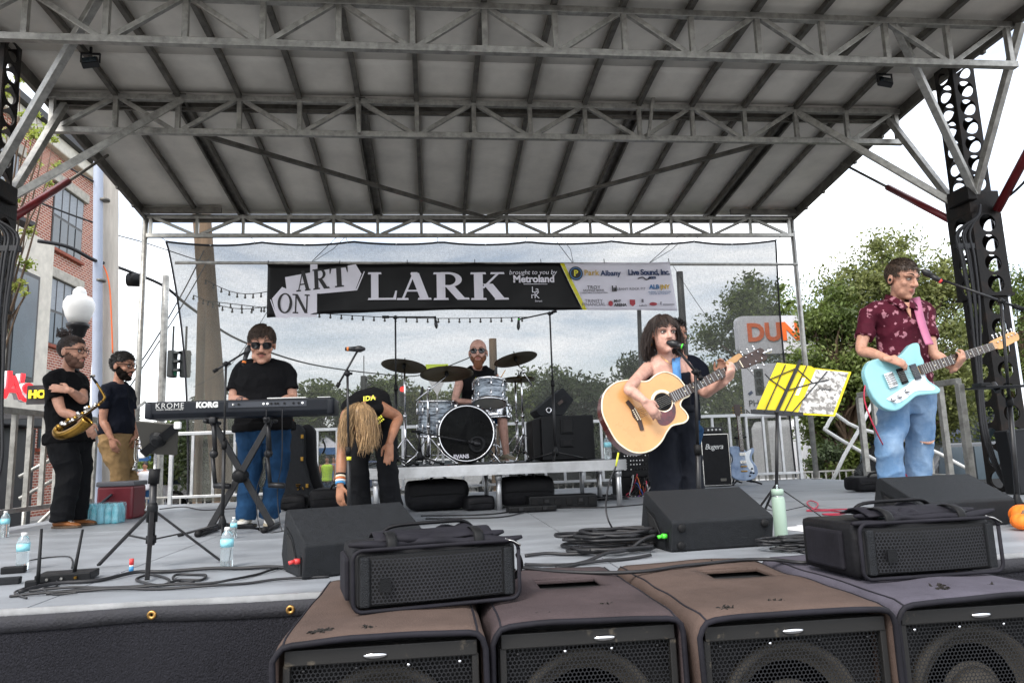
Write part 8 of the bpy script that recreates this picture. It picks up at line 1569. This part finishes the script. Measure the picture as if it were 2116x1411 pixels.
# --- bass player behind the singer
J = dict(head=aY(1398, 692, 6.2), nb=aY(1404, 740, 6.2), sa=aY(1362, 757, 6.2), sb=aY(1444, 757, 6.2), ea=aY(1352, 810, 6.1), wa=aY(1392, 836, 5.98), da=V(.5, -.2, -.3), na=V(0, -1, 0), ca=.6, eb=aY(1462, 806, 6.12), wb=aY(1486, 776, 5.96), db=V(.3, 0, .8), nb_=V(.5, .6, 0), cb=.8,
         pel=aY(1405, 888, 6.25), ka=flr(1388, 6.2, .49), kb=flr(1428, 6.2, .49), aa=flr(1388, 6.25), ab=flr(1432, 6.25), toa=(-.1, -1), tob=(.2, -1))
t, H = person('bass player in navy t-shirt hidden behind the singer', J, 'skin_warm', (.3, -1, -.1), (0, -1, 0), 1.0, 1.05, dict(mat='cotton_navy', sleeve=.6, hem=.0), dict(mat='denim_blue', name='jeans'), ('canvas_brown', 'shoe_sole'))
face_parts(t, H, 'hair_dark'); m = M(); hair_cap(m, H, 1.05); strands(m, H, 300, .045, 4, lambda x, y, z: (.2, .5, .2), .05, 15, .004, lift=.2); m.obj('hair', 'hair_dark', t, smooth=True)
pe = aY(1330, 868, 6.0); ph = aY(1533, 735, 5.95); bg_ = thing('bass_guitar', 'sunburst bass guitar held behind the singer, only its headstock showing', 'bass guitar', pe); TD = axis_T(pe, ph, 1, V(0, -1, .1)); LD = (ph-pe).length
TD = TD @ Matrix.Scale(LD/1.12, 4); gbody('body', be, TD, .042, 'mahogany', bg_, None, .01); neck(TD, .33, .93, .058, .04, bg_, 20, back='maple'); strings(TD, .13, .94, .05, .034, .02, bg_, 4); m = M(); m.T = TD; m.prism(outline([(.925, -.02), (.96, -.036), (1.09, -.03), (1.12, .0), (1.10, .035), (.96, .035), (.925, .02)], 4), V(0, 0, -.006), V(1, 0, 0), V(0, 1, 0), .01, .004); hd = m.obj('headstock', 'maple', bg_, bev=.003)
for k in range(4): m = M(); m.T = TD; m.ell(V(.965+.036*k, .062, -.004), (.010, .014, .006), n=10, m=6); m.tube([V(.965+.036*k, .03, -.004), V(.965+.036*k, .052, -.004)], .004, 6); m.obj('tuning_peg', 'black_metal', hd, smooth=True)
# --- guitarist in the printed shirt
J = dict(head=aY(1864, 577, 5.12), nb=aY(1853, 626, 5.2), sa=aY(1797, 648, 5.22), sb=aY(1909, 642, 5.26), ea=aY(1779, 722, 5.14), wa=aY(1837, 742, 4.93), da=V(.75, -.12, -.25), na=V(0, -.9, .4), ca=.5, eb=aY(1928, 728, 5.12), wb=on_neck(TB, .60, SB)+V(-.035, .022, -.085), db=V(.32, -.6, .66), nb_=V(.25, -.8, -.55), cb=.75, tb=-1,
         pel=aY(1876, 822, 5.27), ka=flr(1853, 5.16, .50), kb=flr(1917, 5.34, .50), aa=flr(1846, 5.22), ab=flr(1900, 5.44), toa=(-.35, -1), tob=(.3, -1))
t, H = person('man in maroon printed shirt and ripped light jeans playing the aqua guitar', J, 'skin_fair', (.22, -.97, -.36), (.1, -1, 0), 1.06, 1.28, dict(mat='shirt_print', sleeve=.68, hem=.06, name='printed_shirt', loose=1), dict(mat='denim_light', rad=(.092, .086, .072, .062), name='jeans', cuff=-.04), ('shoe_maroon', 'shoe_sole'), tor=(1.05, 1.1))
face_parts(t, H, 'hair_short_brown'); m = M(); hair_cap(m, H, 1.04, .070, -.05, ear=-.01); strands(m, H, 1700, .030, 4, lambda x, y, z: (.3, .5, .30 if z > .08 else -.6), 0, 17, .0019, .066, -.05, .25 , 1.04, ear=-.01, hug=.07); m.obj('hair', 'hair_short_brown', t, smooth=True)
q = head_pts(H); m = M(); m.ell(q(.086, -.006, -.008), (.012, .012, .012), n=10, m=8); m.obj('ear_monitor', 'rubber', t, smooth=True)
nb = J['nb']; m = M()
for s_ in (-1, 1): ribbon(m, [nb+V(s_*.01, .075, .05), nb+V(s_*.07, .03, .045), nb+V(s_*.078, -.05, .02), nb+V(s_*.055, -.115, -.03), nb+V(s_*.035, -.14, -.075)], V(s_*.035, -.02, -.045), .005)
m.obj('collar', 'shirt_print', t, smooth=True); m = M(); m.add([nb+V(-.03, -.112, -.02), nb+V(.03, -.112, -.02), nb+V(.006, -.136, -.15)], [(0, 1, 2)]); m.obj('open_neck', 'skin_fair', t, solid=.008)
m = M(); k_ = J['kb']; m.tube([k_+V(-.06, -.095, .015), k_+V(0, -.108, .0), k_+V(.06, -.095, .02)], [.005, .018, .005], 8, 4, flat=.6); m.obj('knee_tear', 'skin_fair', t, smooth=True); m = M(); rnd = random.Random(5)
for k in range(9): x = rnd.uniform(-.055, .055); m.tube([k_+V(x, -.104, .014), k_+V(x+rnd.gauss(0, .01), -.112, -.006)], .0011, 4)
m.obj('frayed_threads', 'paper', t)
gs2 = thing('guitar_strap', 'pink guitar strap over the guitarist\'s left shoulder', 'strap', J['sb']); m = M(); ribbon(m, [aY(1888, 636, 5.44), aY(1890, 618, 5.30), aY(1893, 620, 5.14), aY(1901, 655, 5.04), aY(1912, 690, 5.0), aY(1921, 712, 4.97)], V(.062, 0, .01)); m.obj('webbing', 'strap_pink', gs2, smooth=True)
# --- saxophone and trumpet
sx = thing('saxophone', 'gold saxophone held across the body of the man with the bun', 'saxophone', aY(150, 880, 6.85)); Yx = 6.86
m = M(); m.tube([aY(213, 828, Yx), aY(190, 845, Yx), aY(150, 868, Yx), aY(128, 880, Yx-.02)], [.012, .018, .028, .034], 14, 4); m.obj('body_tube', 'gold_dark', sx, smooth=True)
m = M(); m.tube([aY(128, 880, Yx-.02), aY(117, 890, Yx-.04), aY(122, 899, Yx-.07), aY(140, 897, Yx-.10), aY(165, 884, Yx-.12), aY(182, 868, Yx-.13)], [.030, .034, .037, .041, .046, .054], 16, 4, cap=False); m.obj('bow_and_bell', 'gold', sx, smooth=True, solid=.003)
m = M(); m.tube([aY(213, 828, Yx), aY(216, 820, Yx), aY(208, 805, Yx), aY(200, 792, Yx)], [.012, .012, .011, .009], 10, 4); m.obj('neck', 'gold', sx, smooth=True); m = M(); m.tube([aY(200, 792, Yx), aY(188, 776, Yx)], [.012, .007], 10); m.obj('mouthpiece', 'rubber', sx, smooth=True)
rnd = random.Random(6)
for k in range(16):
    f_ = k/15; p = aY(205-82*f_, 832+47*f_, Yx-.03-.02*f_); m = M(); m.lathe([(.0, .006), (.010+.010*f_, .006), (.012+.010*f_, 0)], 12, mat=Matrix.Rotation(R(70), 4, 'X'), c=p+V(rnd.gauss(0, .008), -.012, rnd.gauss(0, .012))); m.obj('key_cup', 'nickel' if k % 3 else 'gold', sx, smooth=True)
for k in range(3): m = M(); o_ = V(0, -.04, .012*(k-1)); m.tube([aY(205, 834, Yx)+o_, aY(165, 862, Yx)+o_, aY(132, 880, Yx)+o_], .0028, 6); m.obj('key_rod', 'nickel', sx, smooth=True)
tp = thing('trumpet', 'brass trumpet hanging from the hand of the man in chinos', 'trumpet', aY(286, 930, 8.3)); Yt = 8.28
m = M(); m.tube([aY(288, 900, Yt), aY(284, 930, Yt), aY(280, 955, Yt)], .008, 8, 3); m.tube([aY(293, 905, Yt), aY(290, 935, Yt)], .008, 8, 3); m.tube([aY(280, 905, Yt), aY(277, 945, Yt), aY(283, 955, Yt), aY(288, 945, Yt)], .007, 8, 4); m.obj('tubing', 'nickel', tp, smooth=True)
m = M(); m.lathe([(.008, .0), (.012, .05), (.022, .09), (.055, .12)], 20, mat=(aY(276, 975, Yt)-aY(281, 955, Yt)).to_track_quat('Z', 'Y').to_matrix().to_4x4(), c=aY(281, 948, Yt)); m.obj('bell', 'nickel', tp, smooth=True, solid=.002)
for k in range(3): p = aY(283+3*k, 908+9*k, Yt-.02); m = M(); m.tube([p+V(-.02, 0, 0), p+V(.05, 0, .006)], .010, 10); m.obj('valve', 'nickel', tp, smooth=True)
